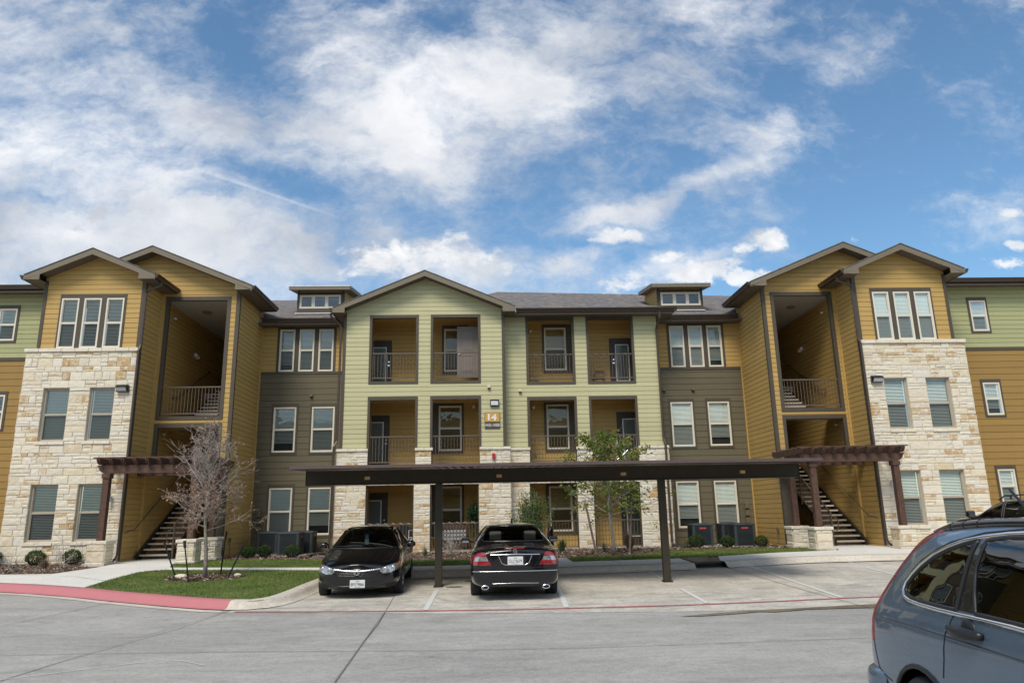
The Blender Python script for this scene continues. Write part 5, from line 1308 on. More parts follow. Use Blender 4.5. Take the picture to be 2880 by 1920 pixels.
for (bx, by, tx2, ty2, tzz, lab) in ((-7.73, 18.92, -8.08, 18.85, 1.20, 'black steel stake leaning left, leftmost around the bare tree'), (-6.97, 17.78, -7.18, 17.85, 1.23, 'black steel stake in front of the bare tree trunk'),
                                     (-6.94, 19.71, -6.83, 19.6, 1.40, 'upright black steel stake behind the bare tree'), (-6.32, 18.37, -5.97, 18.5, 1.19, 'black steel stake leaning right, rightmost around the bare tree')):
    t = thing('tree_stake', lab, 'stake', (bx, by, rais_z(by)), 'steel stakes around the bare tree')
    m = MB(); p, q = Vector((bx, by, rais_z(by)-.05)), Vector((tx2, ty2, tzz)); m.bar(p, q, .035, .012); m.bar(p, q, .008, .035); m.build('post', 'steel_post', t)
    m = MB(); e = (q-p)*.85+p; m.bar(e, q+(q-p)*.02, .045, .045); m.build('sleeve', 'black_plastic', t)
    m = MB(); m.tube([e, trp(1.15)], .004, 3); m.build('tie_wire', 'steel_post', t)

# leafy young oak with two timber stakes, behind the carport
rn = random.Random(8); ox, oy = 3.86, 23.15; oz = rais_z(oy)
ok = thing('young_oak', 'young oak with green and bronze leaves between two leaning timber stakes', 'tree', (ox, oy, oz))
m = MB(); tp = [Vector((ox+.02*math.sin(i*1.3)-.015*i, oy+.02*math.cos(i), oz-.03+i*.36)) for i in range(11)]
m.tube(tp, [.075, .062, .055, .052, .048, .042, .034, .026, .018, .011, .005], 8); m.build('trunk', 'bark', ok, smooth=True)
m = MB(); tips = []
def otp(z):
    f = max(0, min(9.99, (z-oz)/.36)); i = int(f); return tp[i].lerp(tp[i+1], f-i)
for k in range(40):
    f = k/40; z = oz+1.20+f*2.25; an = k*2.4+rn.uniform(-.4, .4); el = .25+.8*f
    L = (1.55-1.05*f)*rn.uniform(.7, 1.12)
    branch(m, otp(z), Vector((math.cos(an)*math.cos(el), math.sin(an)*math.cos(el), math.sin(el))), max(.35, L), .018-.011*f, 2, rn, tips, .32, 3, .03, .58, 4)
m.build('branches', 'bark', ok)
lv = MB()
for p in tips:
    dens = mnoise.noise(p*1.7+Vector((3, 1, 0)))
    if dens < -.22: continue
    base = .38+mnoise.noise(p*2.3)*.55
    for _ in range(6 if abs(p.x-ox) < .5 else 11): leaf(lv, p+Vector((rn.gauss(0, .08), rn.gauss(0, .08), rn.gauss(-.02, .07))), rn.uniform(.08, .135), rn, base+.08+rn.uniform(-.25, .3), .5, .3)
lv.build('crown', 'oak_leaf', ok)
for (bx, tx2, lab) in ((3.35, 3.06, 'timber stake leaning left beside the young oak'), (4.38, 4.50, 'timber stake standing right of the young oak')):
    t = thing('timber_stake', lab, 'stake', (bx, 23.3, rais_z(23.3)), 'timber stakes beside the young oak')
    m = MB(); m.tube([(bx, 23.3, .38), (tx2, 23.2, 1.92)], [.036, .032], 7); m.build('stake', 'stakewood', t)
    m = MB(); m.tube([((bx+tx2)/2, 23.22, 1.42), (ox-.02, oy, 1.62)], .006, 3); m.build('tie_wire', 'black_plastic', t)

# tall loose green shrub behind the rear-facing sedan
rn = random.Random(31); sx_, sy_ = 1.35, 23.7; t = thing('willowy_shrub', 'tall loose green shrub behind the rear-facing black sedan', 'shrub', (sx_, sy_, rais_z(sy_)))
m = MB(); lv = MB()
for k in range(52):
    an = rn.uniform(0, 6.28); sp_ = rn.uniform(.05, .68); H_ = rn.uniform(1.0, 1.95)*(1-.25*sp_)
    if k < 6: H_ = rn.uniform(1.75, 2.0); sp_ = .15
    p0 = Vector((sx_+rn.gauss(0, .08), sy_+rn.gauss(0, .08), rais_z(sy_))); p1 = p0+Vector((math.cos(an)*sp_*.5, math.sin(an)*sp_*.5, H_*.55)); p2 = p0+Vector((math.cos(an)*sp_*1.15, math.sin(an)*sp_*1.1, H_))
    m.tube([p0, p1, p2], [.010, .007, .003], 4)
    for j in range(170):
        f = rn.uniform(.2, 1.02); p = p0.lerp(p1, f/.55) if f < .55 else p1.lerp(p2, (f-.55)/.45)
        p = p+Vector((rn.gauss(0, .085), rn.gauss(0, .085), rn.gauss(0, .05))); leaf(lv, p, rn.uniform(.06, .11), rn, .55+mnoise.noise(p*3)*.4+rn.uniform(-.2, .25), .28, -.4)
m.build('stems', 'twig', t); lv.build('foliage', attr_mat('willowy leaves', [(0, (0.03, 0.06, 0.012)), (.5, (0.08, 0.13, 0.03)), (1, (0.17, 0.22, 0.06))], .6, translucent=.3), t)

def tuft(x, y, n, H_, spread, mat, lab, cat, name, seed, w_=.008):
    rn = random.Random(seed); z = rais_z(y); t = thing(name, lab, cat, (x, y, z)); m = MB()
    for k in range(n):
        an = rn.uniform(0, 6.28); s_ = spread*rn.uniform(.1, 1)**.7; h = H_*rn.uniform(.6, 1)*(1-.35*s_/max(spread, .01)); c_, sn = math.cos(an), math.sin(an); t_ = rn.random()
        p = [Vector((x+c_*s_*.15, y+sn*s_*.15, z)), Vector((x+c_*s_*.5, y+sn*s_*.5, z+h*.7)), Vector((x+c_*s_, y+sn*s_, z+h))]
        a = Vector((-sn, c_, 0))*w_
        m.add([p[0]-a, p[0]+a, p[1]+a*.8, p[1]-a*.8, p[2]], [(0, 1, 2, 3), (3, 2, 4)], tone=t_)
    m.build('blades', mat, t); return t
tuft(2.42, 25.0, 90, .62, .42, 'yucca', 'spiky grey green yucca in front of the right stone base', 'yucca', 'yucca', 1, .010)
tuft(4.75, 25.2, 420, .80, .42, 'straw', 'tall dry ornamental grass clump right of the young oak', 'ornamental grass', 'dry_grass_clump', 2, .005)
tuft(3.75, 24.3, 50, .45, .25, 'yucca', 'small thin grass plant left of the oak trunk', 'ornamental grass', 'grass_plant', 3, .005)
tuft(-2.05, 24.0, 50, .45, .25, 'yucca', 'small thin grass plant at the foot of a stone column', 'ornamental grass', 'grass_plant', 4, .005)
tuft(6.9, 26.0, 50, .42, .2, 'yucca', 'small thin grass plant by the right downspout', 'ornamental grass', 'grass_plant', 6, .005)
tuft(-12.95, 22.35, 260, .36, .24, 'straw', 'low dry grass tuft between the two left shrubs', 'ornamental grass', 'dry_grass_clump', 5, .004)
def twiggy(x, y, H_, lab, seed, leafmat=None, n=12, size=.03, name='twiggy_shrub', dens=1.0):
    rn = random.Random(seed); z = rais_z(y); t = thing(name, lab, 'shrub', (x, y, z)); m = MB(); tips = []
    for k in range(n):
        an = rn.uniform(0, 6.28); branch(m, Vector((x+rn.gauss(0, .04), y+rn.gauss(0, .04), z)), Vector((math.cos(an)*.7, math.sin(an)*.7, 1)), H_*rn.uniform(.55, 1), .008, 1, rn, tips, .3, 3, .1, .5, 4)
    m.build('stems', 'twig', t)
    if leafmat:
        lv = MB()
        for p in tips:
            for _ in range(int(4*dens)): leaf(lv, p+Vector((rn.gauss(0, .02), rn.gauss(0, .02), rn.gauss(0, .02))), size, rn, rn.random(), .5)
        lv.build('leaves', leafmat, t)
twiggy(-13.25, 21.5, .62, 'bare thorny bush at the front of the left bed', 11, 'box_leaf', 9, .025, dens=.3)
twiggy(-12.45, 22.4, .85, 'bare thorny bush left of the left pergola pillar', 12, 'box_leaf', 8, .025, dens=.3)
twiggy(-1.22, 24.4, .75, 'pale silvery shrub behind the carport post', 13, 'silver', 16, .03, 'silvery_shrub')
for (x, y, s_, lab) in ((-7.55, 18.75, .10, 'pale limestone rock left of the bare tree trunk'), (-6.25, 18.95, .07, 'pale limestone rock right of the bare tree trunk')):
    bm = bmesh.new(); bmesh.ops.create_icosphere(bm, subdivisions=3, radius=1)
    for v in bm.verts: v.co = Vector((x, y, rais_z(y)+s_*.3))+Vector((v.co.x*s_*1.4, v.co.y*s_, v.co.z*s_*.7))*(1+.3*mnoise.noise(v.co*1.7+Vector((x, 0, 0))))
    m = MB(); m.bm(bm, tone=.2); o = m.build('rock', 'stone', loc=(x, y, rais_z(y)), smooth=False); tag(o, lab, 'rock')

# black corrugated drain pipes
def drainpipe(pts, lab):
    P = [Vector(p) for p in pts]; out = []; rs = []
    for a, b in zip(P, P[1:]):
        n = max(2, int((b-a).length/.02))
        for i in range(n): out.append(a.lerp(b, i/n)); rs.append(.062+.010*(len(rs) % 2))
    m = MB(); m.tube(out, rs, 12, cap=False); t = thing('drain_pipe', lab, 'drain pipe', tuple(P[0])); m.build('hose', 'rubber', t, smooth=False)
    m = MB(); m.tube([out[-1], out[-1]+Vector((0, 0, .001))], .055, 12); m.build('mouth', 'acdark', t)
drainpipe([(6.68, 26.95, .50), (6.72, 26.7, .48), (6.95, 26.3, .46), (7.1, 25.9, .45)], 'black corrugated drain hose at the foot of the right downspout')
drainpipe([(-5.4, 26.5, .50), (-5.75, 26.2, .48), (-6.0, 25.7, .46), (-5.95, 25.3, .45)], 'black corrugated drain hose in the bed left of the centre')
t = thing('padded_post', 'black round-topped post right of the rear-facing black sedan', 'post', (1.83, 22.45, .42))
m = MB(); m.tube([(1.80, 22.4, .40), (1.80, 22.4, 1.12), (1.82, 22.43, 1.25), (1.86, 22.5, 1.30), (1.90, 22.56, 1.25), (1.90, 22.56, .40)], .05, 10); m.build('tube', 'black_plastic', t, smooth=True)

# ================================================================ things on the balconies
M['wicker'] = simple('brown wicker', (0.075, 0.042, 0.030), .7, var=.3, scale=60, bmp=.6, bscale=90)
M['cushion'] = simple('black cushion', (0.018, 0.018, 0.020), .9); M['cushlight'] = simple('grey print', (0.36, 0.36, 0.38), .9, var=.15, scale=40)
t = thing('wicker_sofa', 'brown wicker sofa with a ring-patterned cushion on the ground floor patio', 'sofa', (-1.4, 27.6, .47))
m = MB(); m.prism([(-2.02, .55), (-.80, .55), (-.80, 1.22), (-.86, 1.32), (-1.0, 1.38), (-1.85, 1.38), (-1.98, 1.32), (-2.02, 1.22)], 'y', 27.42, 27.52); m.build('backrest', 'wicker', t)
for xx in (-2.05, -.84): m = MB(); m.cbox(xx, xx+.08, 27.45, 28.15, .62, 1.0, c=.02); m.build('armrest', 'wicker', t)
m = MB(); m.cbox(-2.0, -.82, 27.45, 28.15, .72, .90, c=.03); m.build('seat', 'wicker', t)
for a in (-2.0, -.87):
    for b in (27.45, 28.08): m = MB(); m.box(a, a+.05, b, b+.05, .47, .72); m.build('leg', 'wicker', t)
m = MB(); m.cbox(-1.93, -.88, 27.385, 27.42, .80, 1.22, c=.012); cu_o = m.build('cushion', 'cushion', t); m = MB()
for i in range(9):
    for j in range(3):
        c_ = (-1.86+i*.122, 27.383, .865+j*.135); m.lathe([(0, -.006), (.050, -.006), (.052, 0)], (c_[0], c_[1], c_[2]), 14, axis='y'); 
        if i < 8 and j < 2: m.lathe([(0, -.006), (.024, -.006), (.025, 0)], (c_[0]+.061, c_[1], c_[2]+.067), 10, axis='y')
m.build('print', 'cushlight', cu_o)
t = thing('round_back_chair', 'dark round-backed wicker chair on the ground floor patio left of the column', 'chair', (-3.15, 27.7, .47))
m = MB(); pr = [(-3.48, .60)]+[(-3.15+.33*math.cos(a), 1.08+.31*math.sin(a)) for a in [math.pi-k*math.pi/12 for k in range(13)]]+[(-2.82, .60)]; m.prism(pr, 'y', 27.5, 27.56); m.build('backrest', 'cushion', t)
m = MB(); m.cbox(-3.46, -2.84, 27.5, 28.1, .74, .86, c=.03); m.build('seat', 'wicker', t)
for a in (-3.44, -2.90):
    for b in (27.52, 28.03): m = MB(); m.box(a, a+.045, b, b+.045, .47, .75); m.build('leg', 'wicker', t)
t = thing('toy_car', 'red and white ride-on toy between the patio chair and the stone column', 'toy', (-2.8, 27.1, .47))
m = MB(); m.cbox(-2.92, -2.70, 26.95, 27.35, .50, .74, c=.04); m.build('body', 'red', t)
m = MB(); m.tube([(-2.90, 27.0, .72), (-2.90, 27.02, 1.20), (-2.72, 27.02, 1.20), (-2.72, 27.0, .95), (-2.88, 27.0, .95)], .018, 6); m.bar((-2.92, 27.0, .78), (-2.72, 27.0, .96), .03); m.build('handle_frame', 'white_plastic', t)
for yy in (27.02, 27.28): m = MB(); m.lathe([(0, -.03), (.055, -.03), (.055, .03), (0, .03)], (-2.81, yy, .525), 12, axis='x'); m.build('wheel', 'rubber', t)
t = thing('potted_ficus', 'dark green potted tree in the corner of the ground floor patio', 'potted plant', (-.52, 27.3, .47)); rn = random.Random(4)
m = MB(); m.lathe([(0, 0), (.11, 0), (.16, .28), (.17, .28), (.17, .31), (.14, .31), (.13, .27), (0, .27)], (-.52, 27.3, .47), 18); m.build('pot', simple('terracotta pot', (.33, .17, .07), .8), t, smooth=True)
m = MB(); m.tube([(-.52, 27.3, .7), (-.50, 27.3, 1.1), (-.54, 27.3, 1.5)], .015, 6)
m.build('trunk', 'bark', t); m = MB()
for k in range(1500):
    v = Vector((rn.gauss(0, 1), rn.gauss(0, 1), rn.gauss(0, 1))).normalized()*rn.uniform(.3, 1.05); p = Vector((-.54+v.x*.27, 27.3+v.y*.25, 1.72+v.z*.46)); leaf(m, p, .07, rn, .35+.3*v.z+rn.uniform(-.3, .4), .45, .6)
for k in range(160): leaf(m, Vector((-.54+rn.gauss(0, .15), 27.25+rn.gauss(0, .1), 1.15+rn.gauss(0, .13))), .06, rn, rn.random(), .45, .6)
m.build('foliage', 'dkgreen', t)
t = thing('patio_chair', 'dark chair with a curved back on the top right balcony', 'chair', (4.4, 27.85, 6.6))
m = MB(); m.prism([(4.19, 6.95), (4.19, 7.02), (4.23, 7.09), (4.30, 7.12), (4.52, 7.12), (4.58, 7.09), (4.62, 7.02), (4.62, 6.95), (4.58, 6.95), (4.57, 7.0), (4.24, 7.0), (4.23, 6.95)], 'y', 27.7, 27.73); m.build('backrest', 'wicker', t)
m = MB(); m.cbox(4.19, 4.62, 27.7, 28.1, 6.84, 6.90, c=.015); m.build('seat', 'wicker', t)
for a in (4.19, 4.58):
    for b in (27.7, 28.06): m = MB(); m.box(a, a+.035, b, b+.035, 6.6, 6.96); m.build('leg', 'wicker', t)
t = thing('bicycle', 'pale bicycle standing on the middle right balcony behind the oak', 'bicycle', (4.65, 27.6, 3.5))
for cx_ in (4.25, 5.12):
    m = MB(); m.tube([(cx_+.31*math.cos(a), 27.6, 3.83+.31*math.sin(a)) for a in [k*math.pi/12 for k in range(25)]], .016, 6, cap=False); wh = m.build('wheel', 'rubber', t)
    m = MB()
    for k in range(9): a = k*math.pi/9; m.tube([(cx_+.3*math.cos(a), 27.6, 3.83+.3*math.sin(a)), (cx_-.3*math.cos(a), 27.6, 3.83-.3*math.sin(a))], .003, 3)
    m.build('spokes', 'chrome', wh)
m = MB(); A_, B_, C_, D_ = (4.25, 27.6, 3.83), (4.62, 27.6, 3.79), (4.50, 27.6, 4.22), (4.95, 27.6, 4.25)
for a, b in ((A_, B_), (A_, C_), (C_, B_), (B_, D_), (C_, D_), (D_, (5.12, 27.6, 3.83)), (C_, (4.47, 27.6, 4.36)), (D_, (4.92, 27.6, 4.42))): m.tube([a, b], .018, 6)
m.build('frame', 'white_plastic', t)
m = MB(); m.cbox(4.36, 4.58, 27.54, 27.66, 4.35, 4.40, c=.02); m.build('saddle', 'black_plastic', t)
m = MB(); m.tube([(4.82, 27.35, 4.46), (4.93, 27.42, 4.50), (4.95, 27.6, 4.44), (4.93, 27.78, 4.50), (4.82, 27.85, 4.46)], .013, 6); m.build('handlebar', 'chrome', t)
# cords of fairy lights wound round the rails
for (a, b, Y, z, mt_, lab) in ((-4.35, -2.70, 26.76, 1.43, 'white_plastic', 'white light cord wound round the ground floor rail left of the column'), (-2.05, -.40, 26.76, 1.43, 'white_plastic', 'white light cord wound round the ground floor rail before the sofa'), (1.60, 3.30, 27.26, 7.69, 'black_plastic', 'dark light cord wound round the top rail before the bright window'), (3.96, 5.62, 27.26, 7.69, 'black_plastic', 'dark light cord wound round the top rail of the far right balcony')):
    n = 90; pts = [(a+(b-a)*k/n, Y+.038*math.cos(k/n*2*math.pi*6), z+.032*math.sin(k/n*2*math.pi*6)) for k in range(n+1)]
    if mt_ == 'white_plastic': pts += [(b+.03, Y, z-.15), (b+.02, Y, z-.45)]
    m = MB(); m.tube(pts, .0055, 4); o = m.build('light_cord', mt_, loc=((a+b)/2, Y, z)); tag(o, lab, 'light cord', 'light cords wound round the balcony rails')
m = MB()
for (x, z) in ((-.62, .98), (1.85, 3.95), (1.98, 6.93)): m.box(x-.04, x+.04, 28.33, 28.38, z-.06, z+.06)
wall('outlet_box', simple('grey outlet', (.22, .22, .22), .5), m)
# ================================================================ vehicles
def paint(name, col, metal=0.0, rough=.25, flake=0.0):
    m, nt, b = new_mat(name); p = pos(nt)
    c = mix(nt, mth(nt, 'MULTIPLY', ramp(nt, [(.45, (0, 0, 0)), (.75, (1, 1, 1))], noise_tex(nt, p, 3, 6, .7)).outputs[0], .035), col, (0.12, 0.105, 0.085))
    nt.links.new(c, b.inputs['Base Color']); b.inputs['Metallic'].default_value = metal
    nt.links.new(mth(nt, 'ADD', mth(nt, 'MULTIPLY', noise_tex(nt, p, 8, 4), .12), rough-.06), b.inputs['Roughness'])
    b.inputs['Coat Weight'].default_value = .8; b.inputs['Coat Roughness'].default_value = .03; b.inputs['Specular IOR Level'].default_value = .35
    return m
M['black_paint'] = paint('gloss black car paint', (0.004, 0.004, 0.005), rough=.15)
M['blue_paint'] = paint('slate blue metallic car paint', (0.125, 0.185, 0.255), .45, .26)
M['blue_shade'] = paint('slate blue crease shade', (0.045, 0.062, 0.085), .4, .35)  # darker strip along the side crease: the shade under it, put into colour
M['maroon_paint'] = paint('dark maroon car paint', (0.030, 0.012, 0.012), .2)
M['car_glass'] = glass_mat('car glass', (0.74, 0.80, 0.76), .85, 0.0, 1.5, 1.2)
M['tint_glass'] = glass_mat('dark privacy glass', (0.2, 0.2, 0.2), .25, 0.0, 1.5, 1.7)
M['seat'] = simple('dark seat cloth', (0.05, 0.05, 0.048), .9)
M['lamp_clear'] = simple('clear lamp', (0.42, 0.44, 0.46), .12, .6, var=.5, scale=22, spec=.9, coat=1)
M['lamp_red'] = simple('red lamp', (0.24, 0.004, 0.008), .15, var=.35, scale=30, spec=.9, coat=1)
M['lamp_amber'] = simple('amber lamp', (0.55, 0.16, 0.03), .15, var=.2, scale=25, coat=1)
M['tyre'] = simple('tyre rubber', (0.016, 0.016, 0.016), .8, var=.2, scale=30, bmp=.4, bscale=60)
M['alloy'] = simple('alloy wheel', (0.36, 0.36, 0.37), .3, .8)
M['plate'] = simple('licence plate', (0.66, 0.67, 0.69), .4)
M['ink'] = simple('dark ink', (0.015, 0.017, 0.03), .5)
M['blackgloss'] = simple('gloss black trim', (0.008, 0.008, 0.008), .18, coat=1)

class Car:
    def __init__(s, name, label, origin, heading):
        """local x = right, y = forward, z = up; heading = world angle of the forward axis from +y, clockwise"""
        s.root = thing(name, label, 'car', origin); s.root.rotation_euler = (0, 0, -heading)
        WL[s.root.name] = Vector((0, 0, 0)); s.rings = []
    def ring(s, y, w, zb, zs, zr, wr, sh=0.0, zm=None):
        P = [(0, zb+.03), (w*.86, zb), (w*.985, zb+.16), (w, (zb+zs)/2+.02), (w*.985, zs-.09), (w*.945, zs), None, (wr, zr-.055), (wr*.62, zr-.012), (0, zr)]
        P[6] = ((P[5][0]+P[7][0])/2+.025, (P[5][1]+P[7][1])/2)
        s.rings.append([(x, y+sh*max(0.0, z-.92), z) for x, z in P])
    def body(s, bulge_f=.07, bulge_r=.05, level=4):
        V = []; F = []; idx = {}; K = 10
        def v(key, co):
            if key not in idx: idx[key] = len(V); V.append(co)
            return idx[key]
        n = len(s.rings)
        for i, r in enumerate(s.rings):
            for k, (x, y, z) in enumerate(r):
                v((i, k, 1), (x, y, z))
                if k in (0, K-1): idx[(i, k, -1)] = idx[(i, k, 1)]
                else: v((i, k, -1), (-x, y, z))
        for i in range(n-1):
            for k in range(K-1):
                for sg in (1, -1):
                    F.append((idx[(i, k, sg)], idx[(i+1, k, sg)], idx[(i+1, k+1, sg)], idx[(i, k+1, sg)][()] if False else idx[(i, k+1, sg)]))
        for i, b in ((0, s.bf0), (n-1, s.bf1)):
            r = s.rings[i]; cs = {0: idx[(i, 0, 1)], K-1: idx[(i, K-1, 1)]}
            for k in range(1, K-1): cs[k] = v((i, k, 0), (0, r[k][1]+b, r[k][2]))
            for k in range(0, K-1):
                for sg in (1, -1):
                    f = [idx[(i, k, sg)], cs[k], cs[k+1], idx[(i, k+1, sg)]]
                    f = list(dict.fromkeys(f)); F.append(tuple(f))
        me = bpy.data.meshes.new('tmp'); me.from_pydata(V, [], F)
        bm = bmesh.new(); bm.from_mesh(me); bmesh.ops.recalc_face_normals(bm, faces=bm.faces[:]); bm.to_mesh(me); bm.free()
        o = bpy.data.objects.new('tmp', me); COL.objects.link(o); md = o.modifiers.new('s', 'SUBSURF'); md.levels = level; md.render_levels = level
        dg = bpy.context.evaluated_depsgraph_get(); s.me = bpy.data.meshes.new_from_object(o.evaluated_get(dg)); bpy.data.objects.remove(o); bpy.data.meshes.remove(me)
        s.bm = bmesh.new(); s.bm.from_mesh(s.me); s.bm.faces.ensure_lookup_table(); s.bm.normal_update(); s.bvh = BVHTree.FromBMesh(s.bm)
    def cut(s, regions):
        """regions: (part name, material, view, outline, test(co, normal), sides) - faces under an outline become that part"""
        out = {}; faces = list(s.bm.faces); cls = [None]*len(faces)
        for ri_, rg in enumerate(regions):
            view, poly, test = rg[2], rg[3], rg[4]
            xs = [p[0] for p in poly]; ys_ = [p[1] for p in poly]; bx = (min(xs), max(xs), min(ys_), max(ys_))
            for i, f in enumerate(faces):
                if cls[i] is not None: continue
                c = f.calc_center_median(); a, b = (c.y, c.z) if view == 'side' else ((c.x, c.z) if view == 'end' else (c.x, c.y))
                if a < bx[0] or a > bx[1] or b < bx[2] or b > bx[3]: continue
                if not test(c, f.normal): continue
                if inside(a, b, poly): cls[i] = ri_
        # snap region borders to their outlines
        for vtx in s.bm.verts:
            ks = {cls[f.index] for f in vtx.link_faces}
            if len(ks) < 2: continue
            k = min(x for x in ks if x is not None) if any(x is not None for x in ks) else None
            if k is None: continue
            view, poly = regions[k][2], regions[k][3]
            c = vtx.co; p = Vector((c.y, c.z)) if view == 'side' else (Vector((c.x, c.z)) if view == 'end' else Vector((c.x, c.y)))
            best = None
            for i in range(len(poly)):
                a, b = Vector(poly[i]), Vector(poly[(i+1) % len(poly)]); ab = b-a; t = max(0, min(1, (p-a).dot(ab)/max(1e-9, ab.length_squared))); q = a+ab*t
                if best is None or (q-p).length < best[0]: best = ((q-p).length, q)
            if best[0] < .04:
                q = best[1]
                if view == 'side': vtx.co.y, vtx.co.z = q
                elif view == 'end': vtx.co.x, vtx.co.z = q
                else: vtx.co.x, vtx.co.y = q
        groups = {}
        for i, f in enumerate(faces):
            k = cls[i]
            if k is None: key = ('body', None)
            else:
                if regions[k][1] is None: continue
                sg = (1 if f.calc_center_median().x > 0 else -1) if regions[k][5] else 0
                key = (k, sg)
            groups.setdefault(key, []).append(f)
        parts = {}
        for key, fs in groups.items():
            vm = {}; vs = []; ff = []
            for f in fs:
                t = []
                for v_ in f.verts:
                    if v_.index not in vm: vm[v_.index] = len(vs); vs.append(v_.co.copy())
                    t.append(vm[v_.index])
                ff.append(t)
            m = MB(); m.add(vs, ff)
            if key[0] == 'body': parts['body'] = m.build('body', s.paint, s.root, smooth=True)
            else:
                rg = regions[key[0]]; parts[(rg[0], key[1])] = m.build(rg[0], rg[1], s.root, smooth=True)
        return parts
    def hit(s, view, a, b, sg=1):
        if view == 'side': o, d = Vector((3*sg, a, b)), Vector((-sg, 0, 0))
        elif view == 'end': o, d = Vector((a, 5*sg, b)), Vector((0, -sg, 0))
        else: o, d = Vector((a, b, 4)), Vector((0, 0, -1))
        h = s.bvh.ray_cast(o, d); return (h[0], h[1]) if h[0] else (None, None)
    def line(s, name, mat, view, pts, r, sg=1, closed=False, off=0.0, parent=None, n=8, step=.03):
        P = [Vector(p) for p in pts]; 
        if closed: P.append(P[0])
        dense = []
        for a, b in zip(P, P[1:]):
            k = max(1, int((b-a).length/step)); dense += [a.lerp(b, i/k) for i in range(k)]
        dense.append(P[-1]); out = []
        for q in dense:
            h, nn = s.hit(view, q.x, q.y, sg)
            if h: out.append(h+nn*off)
        if len(out) < 2: return None
        m = MB(); m.tube(out, r, n, cap=False); return m.build(name, mat, parent or s.root, smooth=True)
    def wheel(s, x, y, r, wdt, spokes=7, rim='alloy'):
        sg = 1 if x > 0 else -1; xo = x
        m = MB(); h = wdt/2; R_ = r
        m.lathe([(R_*.62, -h*.9), (R_*.66, -h), (R_*.93, -h*.96), (R_*.99, -h*.7), (R_, -h*.3), (R_, h*.3), (R_*.99, h*.7), (R_*.93, h*.96), (R_*.66, h), (R_*.62, h*.9)], (xo, y, r), 40, axis='x')
        w_ = m.build('wheel', 'tyre', s.root, smooth=True)
        m = MB(); m.lathe([(R_*.67, -h*.95), (R_*.62, -h*.5), (R_*.60, h*.5), (R_*.67, h*.95)], (xo, y, r), 36, axis='x'); m.lathe([(0, sg*h*.55), (.035, sg*h*.6), (.045, sg*h*.3), (.05, 0)], (xo, y, r), 16, axis='x')
        for k in range(spokes):
            a = 2*math.pi*k/spokes+.2; c_, sn = math.cos(a), math.sin(a)
            m.bar((xo+sg*h*.5, y+.03*c_, r+.03*sn), (xo+sg*h*.72, y+R_*.64*c_, r+R_*.64*sn), .030, .018, up=(1, 0, 0))
        m.build('rim', rim, w_); m = MB(); m.lathe([(0, 0), (R_*.45, 0), (R_*.45, sg*.02), (0, sg*.02)], (xo+sg*h*.05, y, r), 24, axis='x'); m.build('brake_disc', 'darkmetal', w_)
    def wells(s, ys, r, w_out):
        m = MB()
        for y in ys:
            for sg in (-1, 1):
                n = 14
                ring0 = [(sg*w_out, y+r*math.cos(a), .30+r*math.sin(a)) for a in [math.pi*k/n for k in range(n+1)]]
                ring1 = [(sg*(w_out-.34), p[1], p[2]) for p in ring0]
                m.add(ring0+ring1, [(i, i+1, n+2+i, n+1+i) for i in range(n)]+[tuple(range(n+1, 2*n+2))])
        m.box(-w_out+.1, w_out-.1, min(ys)-.5, max(ys)+.5, .2, .26)
        m.build('wheel_well', 'black_plastic', s.root)
    def seats(s, rows, z=.55, back=.62, wheel_y=None):
        for y in rows:
            for x in (-.37, .37):
                m = MB(); m.cbox(x-.24, x+.24, y-.25, y+.25, z-.2, z, c=.05)
                m.bar((x, y-.22, z-.05), (x, y-.36, z+back-.14), .46, .12, up=(0, 1, 0)); m.cbox(x-.13, x+.13, y-.42, y-.32, z+back-.10, z+back+.10, c=.04)
                m.build('seat', 'seat', s.root)
    def arch(s, y, r, zc=.30):
        return [(y+r*math.cos(a), zc+r*math.sin(a)) for a in [-.5+k*(math.pi+1.0)/20 for k in range(21)]]
def plate(car, x, y, z, txt, w_=.305, h=.155, face=1, tilt=0):
    m = MB(); m.cbox(x-w_/2, x+w_/2, y-.006, y+.006, z-h/2, z+h/2, c=.004); p = m.build('licence_plate', 'plate', car.root)
    WLp = WL[p.name]
    rz = 0 if face < 0 else math.pi
    yy = y+face*.008
    for t, sz, zz, wd in (('TEXAS', .026, z+h*.33, .075), (txt, .085, z-.008, .26), ('THE LONE STAR STATE', .012, z-h*.40, .11)):
        o = text_obj(t, sz, (x, yy, zz), 'ink', p, rot=(R(90), 0, rz), width=wd, ext=.0008, bold=0)
    return p
side_t = lambda c, n: abs(n.x) > .35
front_t = lambda c, n: n.y > .15
rear_t = lambda c, n: n.y < -.12

# ---------------- black sedan facing the camera
c = Car('black_sedan', 'black sedan parked facing the camera under the carport, blue parking tag in its windscreen', (-2.80, 17.82, .085), R(180-2.0)); c.paint = 'black_paint'
for a in ((2.17, .70, .20, .60, .705, .50), (2.05, .80, .17, .66, .755, .54), (1.80, .86, .16, .73, .83, .58), (1.40, .885, .17, .82, .93, .60), (1.10, .885, .17, .88, 1.00, .62), (.85, .885, .17, .91, 1.12, .61), (.35, .885, .17, .93, 1.36, .575), (-.05, .885, .17, .945, 1.445, .56), (-.6, .885, .17, .96, 1.45, .555),
          (-1.1, .885, .17, .98, 1.37, .55), (-1.5, .88, .17, .99, 1.20, .57), (-1.78, .87, .18, .995, 1.09, .62), (-2.08, .83, .22, .98, 1.05, .62), (-2.22, .76, .26, .90, .99, .55)): c.ring(*a)
c.bf0, c.bf1 = .10, -.05; c.body(level=4)
fa, ra = 1.35, -1.35; AR = .345
ws = [(-.72, .965), (.72, .965), (.74, 1.0), (.60, 1.33), (.54, 1.385), (.3, 1.40), (-.3, 1.40), (-.54, 1.385), (-.60, 1.33), (-.74, 1.0)]
